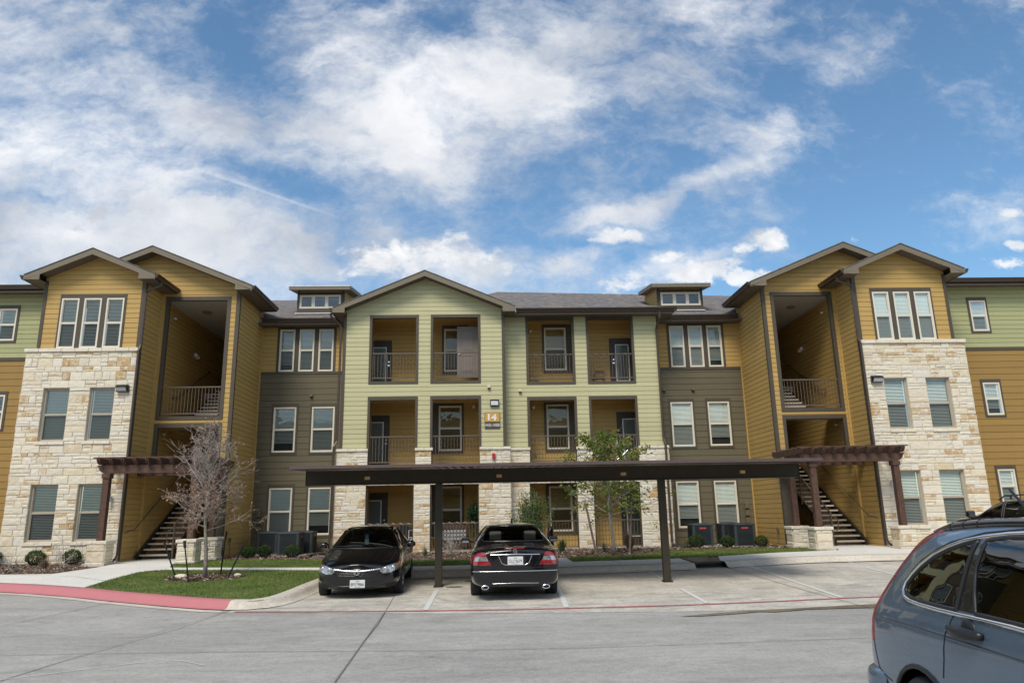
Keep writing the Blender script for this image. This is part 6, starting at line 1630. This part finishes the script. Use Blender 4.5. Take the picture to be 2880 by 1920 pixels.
hl = lambda sg: [(sg*.46, .545), (sg*.52, .50), (sg*.64, .505), (sg*.80, .56), (sg*.90, .66), (sg*.88, .70), (sg*.78, .69), (sg*.60, .65), (sg*.48, .60)]
regs = [('arch', None, 'side', c.arch(fa, AR), lambda p, n: abs(p.x) > .6, False), ('arch', None, 'side', c.arch(ra, AR), lambda p, n: abs(p.x) > .6, False),
        ('windscreen', 'car_glass', 'end', ws, lambda p, n: n.y > .15 and p.y > -.2 and n.z > .2 and p.y < 1.4, False),
        ('front_side_window', 'car_glass', 'side', [(.62, .99), (.28, 1.27), (.05, 1.34), (-.36, 1.36), (-.40, .99)], side_t, True),
        ('rear_side_window', 'car_glass', 'side', [(-.46, .99), (-.42, 1.36), (-.85, 1.32), (-1.18, 1.20), (-1.42, 1.03), (-1.1, 1.0)], side_t, True),
        ('rear_window', 'car_glass', 'end', [(-.55, 1.10), (.55, 1.10), (.5, 1.33), (-.5, 1.33)], lambda p, n: n.y < -.1 and p.y < -.8, False),
        ('grille', 'acdark', 'end', [(-.46, .55), (.46, .55), (.40, .47), (.25, .435), (-.25, .435), (-.40, .47)], front_t, False),
        ('lower_intake', 'acdark', 'end', [(-.42, .30), (.42, .30), (.36, .20), (-.36, .20)], front_t, False),
        ('corner_intake', 'acdark', 'end', [(.54, .31), (.80, .33), (.80, .25), (.60, .22)], front_t, False), ('corner_intake', 'acdark', 'end', [(-.54, .31), (-.60, .22), (-.80, .25), (-.80, .33)], front_t, False)]
for sg in (1, -1):
    regs.insert(2, ('headlight', 'lamp_clear', 'end', hl(sg), lambda p, n: p.y > 1.5, False))
    regs.insert(2, ('indicator', 'lamp_amber', 'end', [(sg*.79, .60), (sg*.90, .66), (sg*.93, .72), (sg*.80, .69)], lambda p, n: p.y > 1.5, False))
    regs.append(('tail_light', 'lamp_red', 'end', [(sg*.5, .80), (sg*.5, .95), (sg*.86, .95), (sg*.86, .80)], lambda p, n: p.y < -1.9, False))
c.cut(regs)
c.line('windscreen_seal', 'black_plastic', 'end', ws, .014, 1, True)
for sg in (1, -1):
    c.line('window_seal', 'black_plastic', 'side', [(.62, .99), (.28, 1.27), (.05, 1.34), (-.36, 1.36), (-.85, 1.32), (-1.18, 1.20), (-1.42, 1.03), (-1.1, 1.0)], .013, sg, True)
    c.line('door_gap', 'acdark', 'side', [(.70, .95), (.72, .6), (.65, .28)], .004, sg); c.line('door_gap', 'acdark', 'side', [(-.42, .97), (-.42, .30)], .004, sg); c.line('door_pillar', 'black_plastic', 'side', [(-.41, 1.36), (-.43, .99)], .022, sg)
    c.line('side_moulding', 'chrome' if False else 'blackgloss', 'side', [(.85, .48), (-.95, .50)], .012, sg)
    c.line('hood_gap', 'acdark', 'top', [(sg*.66, .95), (sg*.70, 1.4), (sg*.66, 1.85), (sg*.5, 2.02)], .0045)
    for yy in (.0, -.95):
        h, n_ = c.hit('side', yy, .86, sg); m = MB(); m.tube([h+Vector((0, .09, 0)), h+Vector((sg*.03, .05, 0)), h+Vector((sg*.03, -.05, 0)), h+Vector((0, -.09, 0))], .012, 6); m.build('door_handle', 'black_paint', c.root, smooth=True)
    m = MB(); mx_ = sg*.98; m.bar((sg*.84, .66, .98), (sg*.95, .64, 1.0), .05, .03)
    bm = bmesh.new(); bmesh.ops.create_icosphere(bm, subdivisions=3, radius=1)
    for v_ in bm.verts: v_.co = Vector((mx_+v_.co.x*.115, .63+v_.co.y*.07, 1.02+v_.co.z*.075))
    m.bm(bm); m.build('wing_mirror', 'black_paint', c.root, smooth=True)
    # reflector bowls in the headlights
    for k, (dx, rr) in enumerate(((.57, .052), (.72, .048))):
        h, n_ = c.hit('end', sg*dx, .575+.02*k, 1); m = MB(); m.lathe([(rr, .0), (rr*1.05, .008), (rr*.7, .012), (rr*.5, .004), (0, .01)], h, 18, axis='y'); m.build('lamp_ring', 'chrome', c.root, smooth=True)
c.line('chrome_bar', 'chrome', 'end', [(-.47, .595), (-.3, .572), (-.12, .555), (.12, .555), (.3, .572), (.47, .595)], .018, 1, off=.004)
for zz in (.52, .49, .46): c.line('grille_bar', 'blackgloss', 'end', [(-.38, zz), (.38, zz)], .005, 1)
c.line('intake_bar', 'blackgloss', 'end', [(-.38, .26), (.38, .26)], .010, 1); c.line('bumper_lip', 'blackgloss', 'end', [(-.78, .165), (-.4, .155), (.4, .155), (.78, .165)], .018, 1)
h, n_ = c.hit('end', 0, .545, 1); em = MB()
em.tube([(x_, h.y+.022, .545+z_) for x_, z_ in ((-.062, .05), (-.068, .03), (-.05, -.045), (-.03, -.06), (.03, -.06), (.05, -.045), (.068, .03), (.062, .05), (-.062, .05))], .007, 6)
em.bar((-.038, h.y+.024, .585), (-.028, h.y+.024, .505), .014); em.bar((.038, h.y+.024, .585), (.028, h.y+.024, .505), .014); em.bar((-.032, h.y+.024, .545), (.032, h.y+.024, .545), .012)
em.build('emblem', 'chrome', c.root)
h, n_ = c.hit('end', 0, .31, 1); plate(c, -.02, h.y+.02, .31, 'BPG*9866', face=1)
m = MB(); m.cbox(-.70, .70, .70, 1.02, .80, .93, c=.04); m.build('dashboard', 'seat', c.root)
m = MB(); m.tube([(-.37+.17*math.cos(a)*1.0+.0, .60+.02*math.sin(a), .93+.17*math.sin(a)) for a in [k*math.pi/10 for k in range(21)]], .014, 6, cap=False); m.build('steering_wheel', 'black_plastic', c.root)
c.seats((.0, -.85), .56, .60)
m = MB(); m.box(-.72, .72, -1.9, 1.0, .28, .32); m.build('cabin_floor', 'seat', c.root)
m = MB(); m.cbox(-.12, .12, .37, .40, 1.24, 1.30, c=.012); m.bar((0, .4, 1.29), (0, .43, 1.34), .015); m.build('rear_view_mirror', 'black_plastic', c.root)
M['tagblue'] = simple('blue parking tag', (0.03, 0.25, 0.48), .5); M['tagpale'] = simple('pale tag paper', (0.45, 0.62, 0.66), .5)
m = MB(); m.box(-.005, .085, .46, .463, 1.14, 1.25); tg = m.build('parking_tag', 'tagblue', c.root); m = MB(); m.box(-.005, .085, .4605, .464, 1.02, 1.14); m.build('tag_text_field', 'tagpale', tg)
m = MB(); m.tube([(.04+.022*math.cos(a), .468, 1.185+.022*math.sin(a)) for a in [-2.6+k*.35 for k in range(14)]], .004, 4); m.bar((.035, .468, 1.235), (.04, .468, 1.20), .006); m.bar((.04, .468, 1.20), (.02, .468, 1.19), .006); m.bar((.02, .468, 1.19), (.01, .468, 1.165), .006); m.build('wheelchair_symbol', 'white_plastic', tg)
M['map'] = simple('folded sunshade print', (0.16, 0.34, 0.32), .5, var=.9, scale=14)
m = MB(); m.box(-.60, .18, .80, .98, .935, .955); m.build('sunshade', 'map', c.root)
for pth in ([(-.62, 1.08), (-.1, 1.00), (.35, .93)], [(.05, 1.12), (.45, 1.07), (.66, .98)]): c.line('wiper', 'black_plastic', 'top', pth, .010, 1, off=.015)
for sx in (-1, 1):
    for yy in (fa, ra): c.wheel(sx*.78, yy, .315, .205, 10)
c.wells((fa, ra), AR, .80)

# ---------------- black saloon seen from behind
c = Car('black_saloon', 'black saloon parked tail towards the camera under the carport with twin oval exhausts', (.50, 17.22, .09), R(-.3)); c.paint = 'black_paint'
for a in ((-2.36, .80, .25, .80, .955, .66), (-2.24, .87, .22, .86, .99, .68), (-1.95, .905, .19, .92, 1.025, .68), (-1.62, .915, .18, .955, 1.05, .66), (-1.28, .915, .18, .965, 1.22, .62), (-.85, .915, .18, .97, 1.40, .585), (-.4, .915, .18, .97, 1.455, .575), (.2, .915, .18, .96, 1.455, .575), (.65, .915, .18, .95, 1.35, .60),
          (1.05, .915, .18, .94, 1.14, .64), (1.35, .91, .18, .92, 1.0, .66), (1.9, .88, .19, .84, .90, .64), (2.2, .82, .21, .72, .79, .58), (2.36, .72, .24, .62, .70, .5)): c.ring(*a)
c.rings.reverse(); c.bf0, c.bf1 = .06, -.06; c.body(level=4)
fa, ra = 1.50, -1.28; AR = .36
rg = [(-.62, 1.085), (.62, 1.085), (.65, 1.11), (.55, 1.36), (.49, 1.385), (-.49, 1.385), (-.55, 1.36), (-.65, 1.11)]
regs = [('arch', None, 'side', c.arch(fa, AR), lambda p, n: abs(p.x) > .6, False), ('arch', None, 'side', c.arch(ra, AR), lambda p, n: abs(p.x) > .6, False)]
for sg in (1, -1):
    regs += [('reversing_light', 'lamp_clear', 'end', [(sg*.535, .745), (sg*.57, .82), (sg*.78, .825), (sg*.82, .74)], lambda p, n: p.y < -1.9, False),
             ('tail_light', 'lamp_red', 'end', [(sg*.47, .665), (sg*.52, .74), (sg*.59, .88), (sg*.64, .915), (sg*.74, .90), (sg*.86, .83), (sg*.90, .72), (sg*.885, .665), (sg*.6, .655)], lambda p, n: p.y < -1.9, False)]
regs += [('rear_window', 'car_glass', 'end', rg, lambda p, n: n.y < -.1 and p.y < -.5 and n.z > .15, False),
         ('windscreen', 'car_glass', 'end', [(-.66, 1.02), (.66, 1.02), (.56, 1.38), (-.56, 1.38)], lambda p, n: n.y > .15 and p.y > .3 and n.z > .2 and p.y < 1.5, False),
         ('front_side_window', 'car_glass', 'side', [(.85, 1.0), (.45, 1.28), (.2, 1.36), (-.22, 1.38), (-.25, 1.0)], side_t, True),
         ('rear_side_window', 'car_glass', 'side', [(-.31, 1.0), (-.28, 1.38), (-.72, 1.36), (-1.0, 1.25), (-1.20, 1.06), (-1.0, 1.01)], side_t, True),
         ('bumper_valance', 'black_plastic', 'end', [(-.5, .30), (.5, .30), (.5, .1), (-.5, .1)], rear_t, False)]
c.cut(regs)
c.line('window_seal', 'blackgloss', 'end', rg, .012, -1, True)
for sg in (1, -1):
    c.line('window_chrome', 'chrome', 'side', [(.85, 1.0), (.45, 1.28), (.2, 1.37), (-.25, 1.395), (-.72, 1.37), (-1.0, 1.26), (-1.20, 1.06), (-1.0, 1.01)], .008, sg, True)
    c.line('door_gap', 'acdark', 'side', [(-.27, .97), (-.27, .28)], .004, sg); c.line('door_pillar', 'blackgloss', 'side', [(-.27, 1.38), (-.28, 1.0)], .02, sg)
    c.line('side_moulding', 'blackgloss', 'side', [(1.0, .52), (-.85, .54)], .013, sg)
    c.line('boot_gap', 'acdark', 'end', [(sg*.62, .96), (sg*.54, .90), (sg*.42, .68), (sg*.36, .60), (sg*.20, .59), (0, .59)], .004, -1)
    m = MB(); m.bar((sg*.86, .80, 1.0), (sg*1.0, .78, 1.02), .05, .03); m.cbox(min(sg*.96, sg*1.16), max(sg*.96, sg*1.16), .70, .82, .97, 1.10, c=.035); wm = m.build('wing_mirror', 'black_paint', c.root, smooth=False)
    m = MB(); m.box(min(sg*.985, sg*1.14), max(sg*.985, sg*1.14), .692, .699, .985, 1.035); m.build('mirror_glass', 'chrome', wm)
    for yy in (-.02, -1.0):
        h, n_ = c.hit('side', yy, .86, sg)
        if h: m = MB(); m.tube([h+Vector((0, .09, 0)), h+Vector((sg*.03, .05, 0)), h+Vector((sg*.03, -.05, 0)), h+Vector((0, -.09, 0))], .012, 6); m.build('door_handle', 'black_paint', c.root, smooth=True)
    cx_ = sg*.60; h, n_ = c.hit('end', cx_, .30, -1)
    m = MB(); n = 20; o_ = [(cx_+.075*math.cos(a), .245+.042*math.sin(a)) for a in [2*math.pi*k/n for k in range(n)]]; i_ = [(cx_+.060*math.cos(a), .245+.029*math.sin(a)) for a in [2*math.pi*k/n for k in range(n)]]
    yb = h.y-.01 if h else -2.38
    vs = [(x_, yb, z_) for x_, z_ in o_]+[(x_, yb-.006, z_) for x_, z_ in i_]+[(x_, yb+.12, z_) for x_, z_ in i_]+[(x_, yb+.12, z_) for x_, z_ in o_]
    m.add(vs, [(k, (k+1) % n, n+(k+1) % n, n+k) for k in range(n)]+[(n+k, n+(k+1) % n, 2*n+(k+1) % n, 2*n+k) for k in range(n)]+[(3*n+k, 3*n+(k+1) % n, (k+1) % n, k) for k in range(n)]); ex = m.build('exhaust_tip', 'chrome', c.root)
    m = MB(); m.add([(x_, yb+.03, z_) for x_, z_ in i_], [tuple(range(n))]); m.build('bore', 'acdark', ex)
c.line('boot_chrome', 'chrome', 'end', [(-.49, .855), (0, .865), (.49, .855)], .011, -1, off=.006)
c.line('bumper_chrome', 'chrome', 'end', [(-.84, .545), (-.5, .545), (.5, .545), (.84, .545)], .008, -1, off=.004)
c.line('valance_chrome', 'chrome', 'end', [(-.45, .315), (0, .325), (.45, .315)], .006, -1, off=.004)
c.line('bumper_gap', 'acdark', 'end', [(-.88, .61), (.88, .61)], .005, -1)
c.line('brake_light', 'lamp_red', 'end', [(-.19, .972), (.19, .972)], .012, -1, off=.004)
c.line('plate_surround', 'chrome', 'end', [(-.33, .84), (-.27, .70), (-.20, .665), (.20, .665), (.27, .70), (.33, .84)], .007, -1, off=.004)
h, n_ = c.hit('end', 0, .745, -1); plate(c, 0.0, h.y-.012, .745, 'CLL*3679', face=-1)
h, n_ = c.hit('end', -.45, .915, -1); text_obj('E 350', .05, (-.44, h.y-.008, .912), 'chrome', c.root, width=.17, name='badge', ext=.003, bold=.001)
h, n_ = c.hit('end', 0, .925, -1); m = MB(); e_ = [(.035*math.cos(a), h.y-.01, .925+.035*math.sin(a)) for a in [k*math.pi/10 for k in range(21)]]; m.tube(e_, .0035, 4, cap=False)
for a in (90, 210, 330): m.tube([(0, h.y-.01, .925), (.035*math.cos(R(a)), h.y-.01, .925+.035*math.sin(R(a)))], .003, 4)
m.build('emblem', 'chrome', c.root)
m = MB(); m.tube([(0, -.62, 1.44), (0, -.64, 1.50), (0, -.70, 1.545)], [.03, .016, .006], 8); m.build('roof_antenna', 'black_plastic', c.root)
c.seats((.1, -.80), .56, .62); m = MB(); m.box(-.75, .75, -1.7, 1.2, .30, .34); m.cbox(-.7, .7, 1.0, 1.25, .8, .95, c=.04); m.box(-.62, .62, -1.55, -1.25, .98, 1.03); m.build('cabin_floor', 'seat', c.root)
for sx in (-1, 1):
    for yy in (fa, ra): c.wheel(sx*.785, yy, .325, .235, 5)
c.wells((fa, ra), AR, .82)

# ---------------- slate blue crossover near the camera
c = Car('blue_suv', 'slate blue compact SUV close to the camera at the lower right', (3.54, 3.53, 0), R(180+3.8)); c.paint = 'blue_paint'
for a in ((-2.17, .80, .33, 1.02, 1.50, .50, .88), (-2.06, .865, .28, 1.05, 1.57, .56, .66), (-1.80, .895, .25, 1.10, 1.615, .62, .34), (-1.35, .905, .24, 1.12, 1.655, .665, .06), (-.8, .905, .24, 1.13, 1.69, .68), (-.2, .905, .24, 1.12, 1.70, .68), (.3, .905, .24, 1.10, 1.68, .67), (.6, .905, .24, 1.08, 1.58, .66), (.95, .905, .24, 1.03, 1.32, .67),
          (1.3, .905, .24, .99, 1.08, .67), (1.7, .90, .25, .92, 1.01, .65), (2.05, .84, .29, .84, .93, .6), (2.22, .74, .33, .74, .83, .5)): c.ring(*a)
c.rings.reverse(); c.bf0, c.bf1 = .07, -.07; c.body(level=4)
fa, ra = 1.36, -1.27; AR = .415
qg = [(-.78, 1.34), (-.745, 1.543), (-.88, 1.515), (-1.03, 1.475), (-1.18, 1.42), (-1.31, 1.35), (-1.40, 1.285), (-1.455, 1.235), (-1.465, 1.20), (-1.44, 1.172), (-1.37, 1.158), (-1.24, 1.150), (-1.02, 1.148), (-.822, 1.148)]
dg_ = [(.05, 1.575), (-.33, 1.57), (-.49, 1.565), (-.655, 1.542), (-.68, 1.38), (-.66, 1.25), (-.63, 1.15), (-.47, 1.15), (.05, 1.145)]
pil = [(-.656, 1.55), (-.744, 1.545), (-.78, 1.34), (-.822, 1.147), (-.63, 1.147), (-.66, 1.25), (-.68, 1.38)]
fg_ = [(.09, 1.575), (.09, 1.145), (.80, 1.12), (.95, 1.15), (.62, 1.42), (.45, 1.53), (.3, 1.56)]
tl = [(-1.20, 1.62), (-1.52, 1.46), (-1.66, 1.34), (-1.79, 1.22), (-1.88, 1.12), (-1.935, 1.02), (-1.96, .95), (-1.965, .80), (-2.5, .80), (-2.5, 1.7), (-1.2, 1.7)]
regs = [('arch', None, 'side', c.arch(fa, AR, .33), lambda p, n: abs(p.x) > .6, False), ('arch', None, 'side', c.arch(ra, AR, .33), lambda p, n: abs(p.x) > .6, False),
        ('quarter_window', 'tint_glass', 'side', qg, side_t, True), ('rear_side_window', 'tint_glass', 'side', dg_, side_t, True), ('door_pillar', 'blackgloss', 'side', pil, side_t, True), ('front_side_window', 'car_glass', 'side', fg_, side_t, True),
        ('rear_window', 'tint_glass', 'end', [(-.6, 1.12), (.6, 1.12), (.48, 1.50), (-.48, 1.50)], rear_t, False), ('windscreen', 'car_glass', 'end', [(-.68, 1.1), (.68, 1.1), (.6, 1.55), (-.6, 1.55)], lambda p, n: n.y > .15 and n.z > .2, False),
        ('tail_light', 'lamp_red', 'side', tl, lambda p, n: p.y < -1.1 and abs(p.x) > .60-.0 and p.z < 1.60, True),
        ('headlight', 'lamp_clear', 'end', [(.5, .72), (.85, .75), (.85, .90), (.5, .85)], front_t, False), ('headlight', 'lamp_clear', 'end', [(-.5, .72), (-.5, .85), (-.85, .90), (-.85, .75)], front_t, False),
        ('grille', 'acdark', 'end', [(-.4, .6), (.4, .6), (.4, .8), (-.4, .8)], front_t, False),
        ('lower_cladding', 'black_plastic', 'side', [(-3, .20), (3, .20), (3, .36), (-3, .36)], lambda p, n: True, False)]
c.cut(regs)
for sg in (1, -1):
    c.line('window_seal', 'black_plastic', 'side', qg, .013, sg, True, step=.015)
    c.line('window_seal', 'black_plastic', 'side', dg_, .012, sg, True, step=.02)
    top = [(.95, 1.13), (.80, 1.30), (.62, 1.44), (.45, 1.55), (.3, 1.585), (.05, 1.597), (-.33, 1.592), (-.49, 1.585), (-.72, 1.56), (-.88, 1.535), (-1.03, 1.497), (-1.18, 1.445), (-1.32, 1.372), (-1.42, 1.302), (-1.482, 1.24), (-1.492, 1.195), (-1.46, 1.155), (-1.38, 1.138), (-1.24, 1.130), (-1.02, 1.126), (-.84, 1.126), (-.3, 1.128), (.4, 1.11), (.95, 1.095)]
    c.line('window_chrome', 'chrome', 'side', top, .0145, sg, step=.015, n=14)
    c.line('roof_gutter', 'black_plastic', 'side', [(1.0, 1.16), (.64, 1.47), (.3, 1.612), (.05, 1.622), (-.33, 1.617), (-.72, 1.585), (-1.03, 1.522), (-1.18, 1.468), (-1.34, 1.392), (-1.45, 1.31)], .006, sg, step=.015)
    m_ = MB()
    cp_ = [(-.755, 1.535), (-.80, 1.40), (-.83, 1.30), (-.845, 1.15)]
    c.line('door_gap', 'acdark', 'side', [(-.84, 1.12), (-.88, 1.05), (-.92, 1.0), (-.945, .92), (-.955, .85), (-.985, .745)], .0042, sg, step=.015)
    c.line('door_gap', 'acdark', 'side', [(.06, 1.12), (.06, .40)], .0042, sg); c.line('door_gap', 'acdark', 'side', [(-.90, .40), (.95, .40)], .004, sg); c.line('door_gap', 'acdark', 'side', [(1.0, 1.05), (1.02, .6), (.92, .4)], .004, sg)
    c.line('crease_shade', 'blue_shade', 'side', [(-1.95, .975), (-1.3, .985), (-.9, .985), (-.18, .98), (.9, .96), (1.6, .9)], .014, sg, off=-.0115, n=12)
    c.line('bumper_gap', 'acdark', 'side', [(-1.955, .80), (-1.93, .70), (-1.90, .63), (-1.84, .60), (-1.70, .58)], .004, sg)
    c.line('arch_lip', 'black_plastic', 'side', c.arch(ra, AR+.004, .33)[1:-1], .016, sg, step=.02); c.line('arch_lip', 'black_plastic', 'side', c.arch(fa, AR+.004, .33)[1:-1], .016, sg, step=.02)
    c.line('tail_light_edge', 'lamp_red', 'side', tl[:8], .010, sg, step=.02)
    # roof rail
    pr = [(-1.40, 1.0), (-1.33, 1.2), (-1.1, 1.2), (-.4, 1.2), (.4, 1.2), (.62, 1.0)]
    pts = []
    for yy in [-1.42+k*.05 for k in range(42)]:
        h, n_ = c.hit('top', sg*.60, yy); pts.append(h+Vector((0, 0, .006)))
    m = MB(); m.tube(pts, [.008+.022*min(1, k/5) for k in range(42)], 8); rl = m.build('roof_rail', 'blackgloss', c.root, smooth=True)
    m = MB()
    for j in (5, 8, 11, 20, 30, 36): m.tube([pts[j]-Vector((0, .006, 0)), pts[j]+Vector((0, .006, 0))], .0315, 8)
    m.build('rail_foot', 'black_plastic', rl)
    for yy in (-.69, .35):
        m = MB(); hs_ = []
        for k in range(13):
            t_ = k/12; y_ = yy-.16+.32*t_; h, n_ = c.hit('side', y_, 1.045, sg); hs_.append(h+Vector((sg*(.018+.030*math.sin(math.pi*min(1, max(0, (t_-.05)/.9)))), 0, 0)))
        m.tube(hs_, [.020+.014*math.sin(math.pi*k/12) for k in range(13)], 12); hd = m.build('door_handle', 'black_plastic', c.root, smooth=True)
        h, n_ = c.hit('side', yy, 1.045, sg); m = MB(); bm = bmesh.new(); bmesh.ops.create_uvsphere(bm, u_segments=20, v_segments=12, radius=1)
        for v_ in bm.verts: v_.co = Vector((h.x-sg*.012+v_.co.x*.024, yy+v_.co.y*.075, 1.05+v_.co.z*.068))
        m.bm(bm); m.build('handle_cup', 'black_plastic', hd, smooth=True)
    m = MB(); m.cbox(min(sg*.93, sg*1.12), max(sg*.93, sg*1.12), .72, .84, 1.10, 1.28, c=.04); m.bar((sg*.86, .8, 1.12), (sg*.95, .8, 1.15), .05); m.build('wing_mirror', 'blue_paint', c.root)
# rear bumper step
m = MB(); pts_ = []
for sg in (1,):
    arc = [(-.86, -1.78), (-.90, -1.90), (-.885, -2.05), (-.82, -2.17), (-.6, -2.25), (0, -2.28), (.6, -2.25), (.82, -2.17), (.885, -2.05), (.90, -1.90), (.86, -1.78)]
    prof = [(0.0, .34), (.025, .38), (.035, .50), (.030, .585), (.0, .615), (-.05, .625)]
    vs = []
    for (ax_, ay_) in arc:
        d_ = Vector((ax_, (ay_+1.4)*1.0)).normalized()
        for (o_, z_) in prof: vs.append((ax_+d_.x*o_, ay_+d_.y*o_, z_))
    n = len(prof); m.add(vs, [(i*n+j, (i+1)*n+j, (i+1)*n+j+1, i*n+j+1) for i in range(len(arc)-1) for j in range(n-1)])
bmp_ = m.build('rear_bumper', 'blue_paint', c.root, smooth=True); sb = bmp_.modifiers.new('s', 'SUBSURF'); sb.levels = 2; sb.render_levels = 2
m = MB(); m.tube([(0, -1.28, 1.66), (0, -1.33, 1.695), (0, -1.50, 1.845)], [.03, .012, .009], 8); m.build('roof_antenna', 'black_plastic', c.root)
c.seats((.1, -.75), .68, .62); m = MB(); m.box(-.8, .8, -2.0, 1.3, .36, .40); m.cbox(-.75, .75, 1.0, 1.3, .85, 1.0, c=.04); m.build('cabin_floor', 'seat', c.root)
m = MB(); m.bar((.12, -1.92, 1.34), (.16, -1.98, 1.62), .014); m.build('rear_wiper', 'black_plastic', c.root)
for sx in (-1, 1):
    for yy in (fa, ra): c.wheel(sx*.80, yy, .345, .225, 6)
c.wells((fa, ra), AR-.01, .85)

# ---------------- maroon SUV behind it
c = Car('maroon_suv', 'dark maroon SUV with a roof rack parked beyond the slate blue SUV', (13.90, 18.45, .19), R(0)); c.paint = 'maroon_paint'
for a in ((2.28, .78, .42, 1.0, 1.16, .66), (2.0, .90, .38, 1.12, 1.26, .70), (1.35, .935, .35, 1.16, 1.30, .72), (1.02, .935, .35, 1.17, 1.37, .72), (.6, .935, .35, 1.16, 1.58, .68), (.15, .935, .35, 1.17, 1.69, .66), (-.5, .935, .35, 1.18, 1.71, .66), (-1.5, .935, .35, 1.18, 1.70, .66), (-2.05, .925, .37, 1.16, 1.66, .65), (-2.3, .86, .42, 1.1, 1.55, .6, .2)): c.ring(*a)
c.bf0, c.bf1 = .07, -.05; c.body(level=3)
fa, ra = 1.40, -1.40
g1 = [(.98, 1.20), (.55, 1.50), (.36, 1.585), (.10, 1.60), (.02, 1.21)]; g2 = [(-.06, 1.21), (.02, 1.60), (-.75, 1.61), (-.85, 1.21)]; g3 = [(-.95, 1.22), (-.88, 1.60), (-1.75, 1.58), (-1.95, 1.25)]
regs = [('arch', None, 'side', c.arch(fa, .42, .37), lambda p, n: abs(p.x) > .6, False), ('arch', None, 'side', c.arch(ra, .42, .37), lambda p, n: abs(p.x) > .6, False),
        ('front_side_window', 'car_glass', 'side', g1, side_t, True), ('rear_side_window', 'car_glass', 'side', g2, side_t, True), ('quarter_window', 'car_glass', 'side', g3, side_t, True),
        ('windscreen', 'car_glass', 'end', [(-.7, 1.26), (.7, 1.26), (.6, 1.62), (-.6, 1.62)], lambda p, n: n.y > .15 and n.z > .2 and p.y < 1.3, False), ('rear_window', 'car_glass', 'end', [(-.6, 1.2), (.6, 1.2), (.55, 1.52), (-.55, 1.52)], rear_t, False),
        ('headlight', 'lamp_clear', 'end', [(.5, .8), (.85, .8), (.85, .98), (.5, .96)], front_t, False), ('headlight', 'lamp_clear', 'end', [(-.5, .8), (-.5, .96), (-.85, .98), (-.85, .8)], front_t, False)]
c.cut(regs)
for sg in (1, -1):
    for g in (g1, g2, g3): c.line('window_seal', 'black_plastic', 'side', g, .014, sg, True)
    m = MB(); m.tube([(sg*.62, .35, 1.66), (sg*.62, .15, 1.745), (sg*.62, -.2, 1.77), (sg*.62, -1.8, 1.765), (sg*.62, -2.0, 1.68)], .018, 6)
    for yy in (-.1, -1.0, -1.7): m.bar((sg*.62, yy, 1.66), (sg*.62, yy, 1.77), .04, .02)
    m.build('roof_rack', 'black_plastic', c.root)
    m = MB(); m.cbox(min(sg*.95, sg*1.16), max(sg*.95, sg*1.16), .86, .98, 1.20, 1.40, c=.05); m.bar((sg*.9, .92, 1.22), (sg*1.0, .92, 1.26), .05); wm = m.build('wing_mirror', 'blackgloss', c.root); m = MB(); m.box(min(sg*.98, sg*1.14), max(sg*.98, sg*1.14), .852, .86, 1.23, 1.37); m.build('mirror_glass', 'chrome', wm)
c.seats((.25, -.70), .75, .60); m = MB(); m.tube([(-.37+.18*math.cos(a), .72+.07*math.sin(a), 1.18+.16*math.sin(a)) for a in [k*math.pi/10 for k in range(21)]], .014, 6, cap=False); m.build('steering_wheel', 'black_plastic', c.root)
m = MB(); m.cbox(-.75, .75, .85, 1.15, .95, 1.14, c=.04); m.box(-.8, .8, -2.1, 1.1, .5, .55); m.build('cabin_floor', 'seat', c.root)
for sx in (-1, 1):
    for yy in (fa, ra): c.wheel(sx*.80, yy, .375, .25, 6)
c.wells((fa, ra), .41, .86)
# ================================================================ the block across the lot, behind the camera (seen only in reflections)
ob = thing('opposite_building', 'gold and stone apartment block across the car park, mirrored in the windows', 'apartment building', (0, -24, 0))
OY = -22
m = MB()
fr2 = lambda u, z, d: (u, OY+d, z)
siding(m, fr2, -34, 34, 5.0, 9.6, YE*2)
m.build('wall', 'gold', ob)
m = MB(); m.box(-34, 34, OY-.1, OY, 0, 5.0); m.build('stone_base', 'mortar', ob)
for gx in (-22, -4, 14):
    m = MB(); m.add([(gx-5, OY+1.2, 9.6), (gx+5, OY+1.2, 9.6), (gx, OY+1.2, 11.7), (gx-5, OY+1.2, 0), (gx+5, OY+1.2, 0)], [(0, 1, 2), (0, 3, 4, 1)]); m.build('gable_wall', 'olive', ob)
    m = MB(); m.add([(gx-5.6, OY+1.6, 9.5), (gx, OY+1.6, 11.9), (gx, OY-8, 11.9), (gx-5.6, OY-8, 9.5)], [(0, 1, 2, 3)]); m.add([(gx+5.6, OY+1.6, 9.5), (gx, OY+1.6, 11.9), (gx, OY-8, 11.9), (gx+5.6, OY-8, 9.5)], [(0, 1, 2, 3)])
    for s_ in (-1, 1): m.bar((gx, OY+1.6, 11.85), (gx+s_*5.6, OY+1.6, 9.45), .05, .25)
    m.build('gable_roof', 'shingle', ob)
    for z in (1.2, 4.3, 7.4):
        for dx in (-2.6, -1.2, 1.2, 2.6):
            m = MB(); m.box(gx+dx-.5, gx+dx+.5, OY+1.2, OY+1.26, z, z+1.7); w_ = m.build('window', 'frame', ob); m = MB(); m.box(gx+dx-.42, gx+dx+.42, OY+1.25, OY+1.28, z+.08, z+1.62); m.build('pane', 'screen', w_)
m = MB(); m.add([(-35, OY+.5, 9.6), (35, OY+.5, 9.6), (35, OY-7, 12.6), (-35, OY-7, 12.6)], [(0, 1, 2, 3)]); m.box(-34, 34, OY-14, OY-.11, 0, 9.5); m.build('roof', 'shingle', ob)
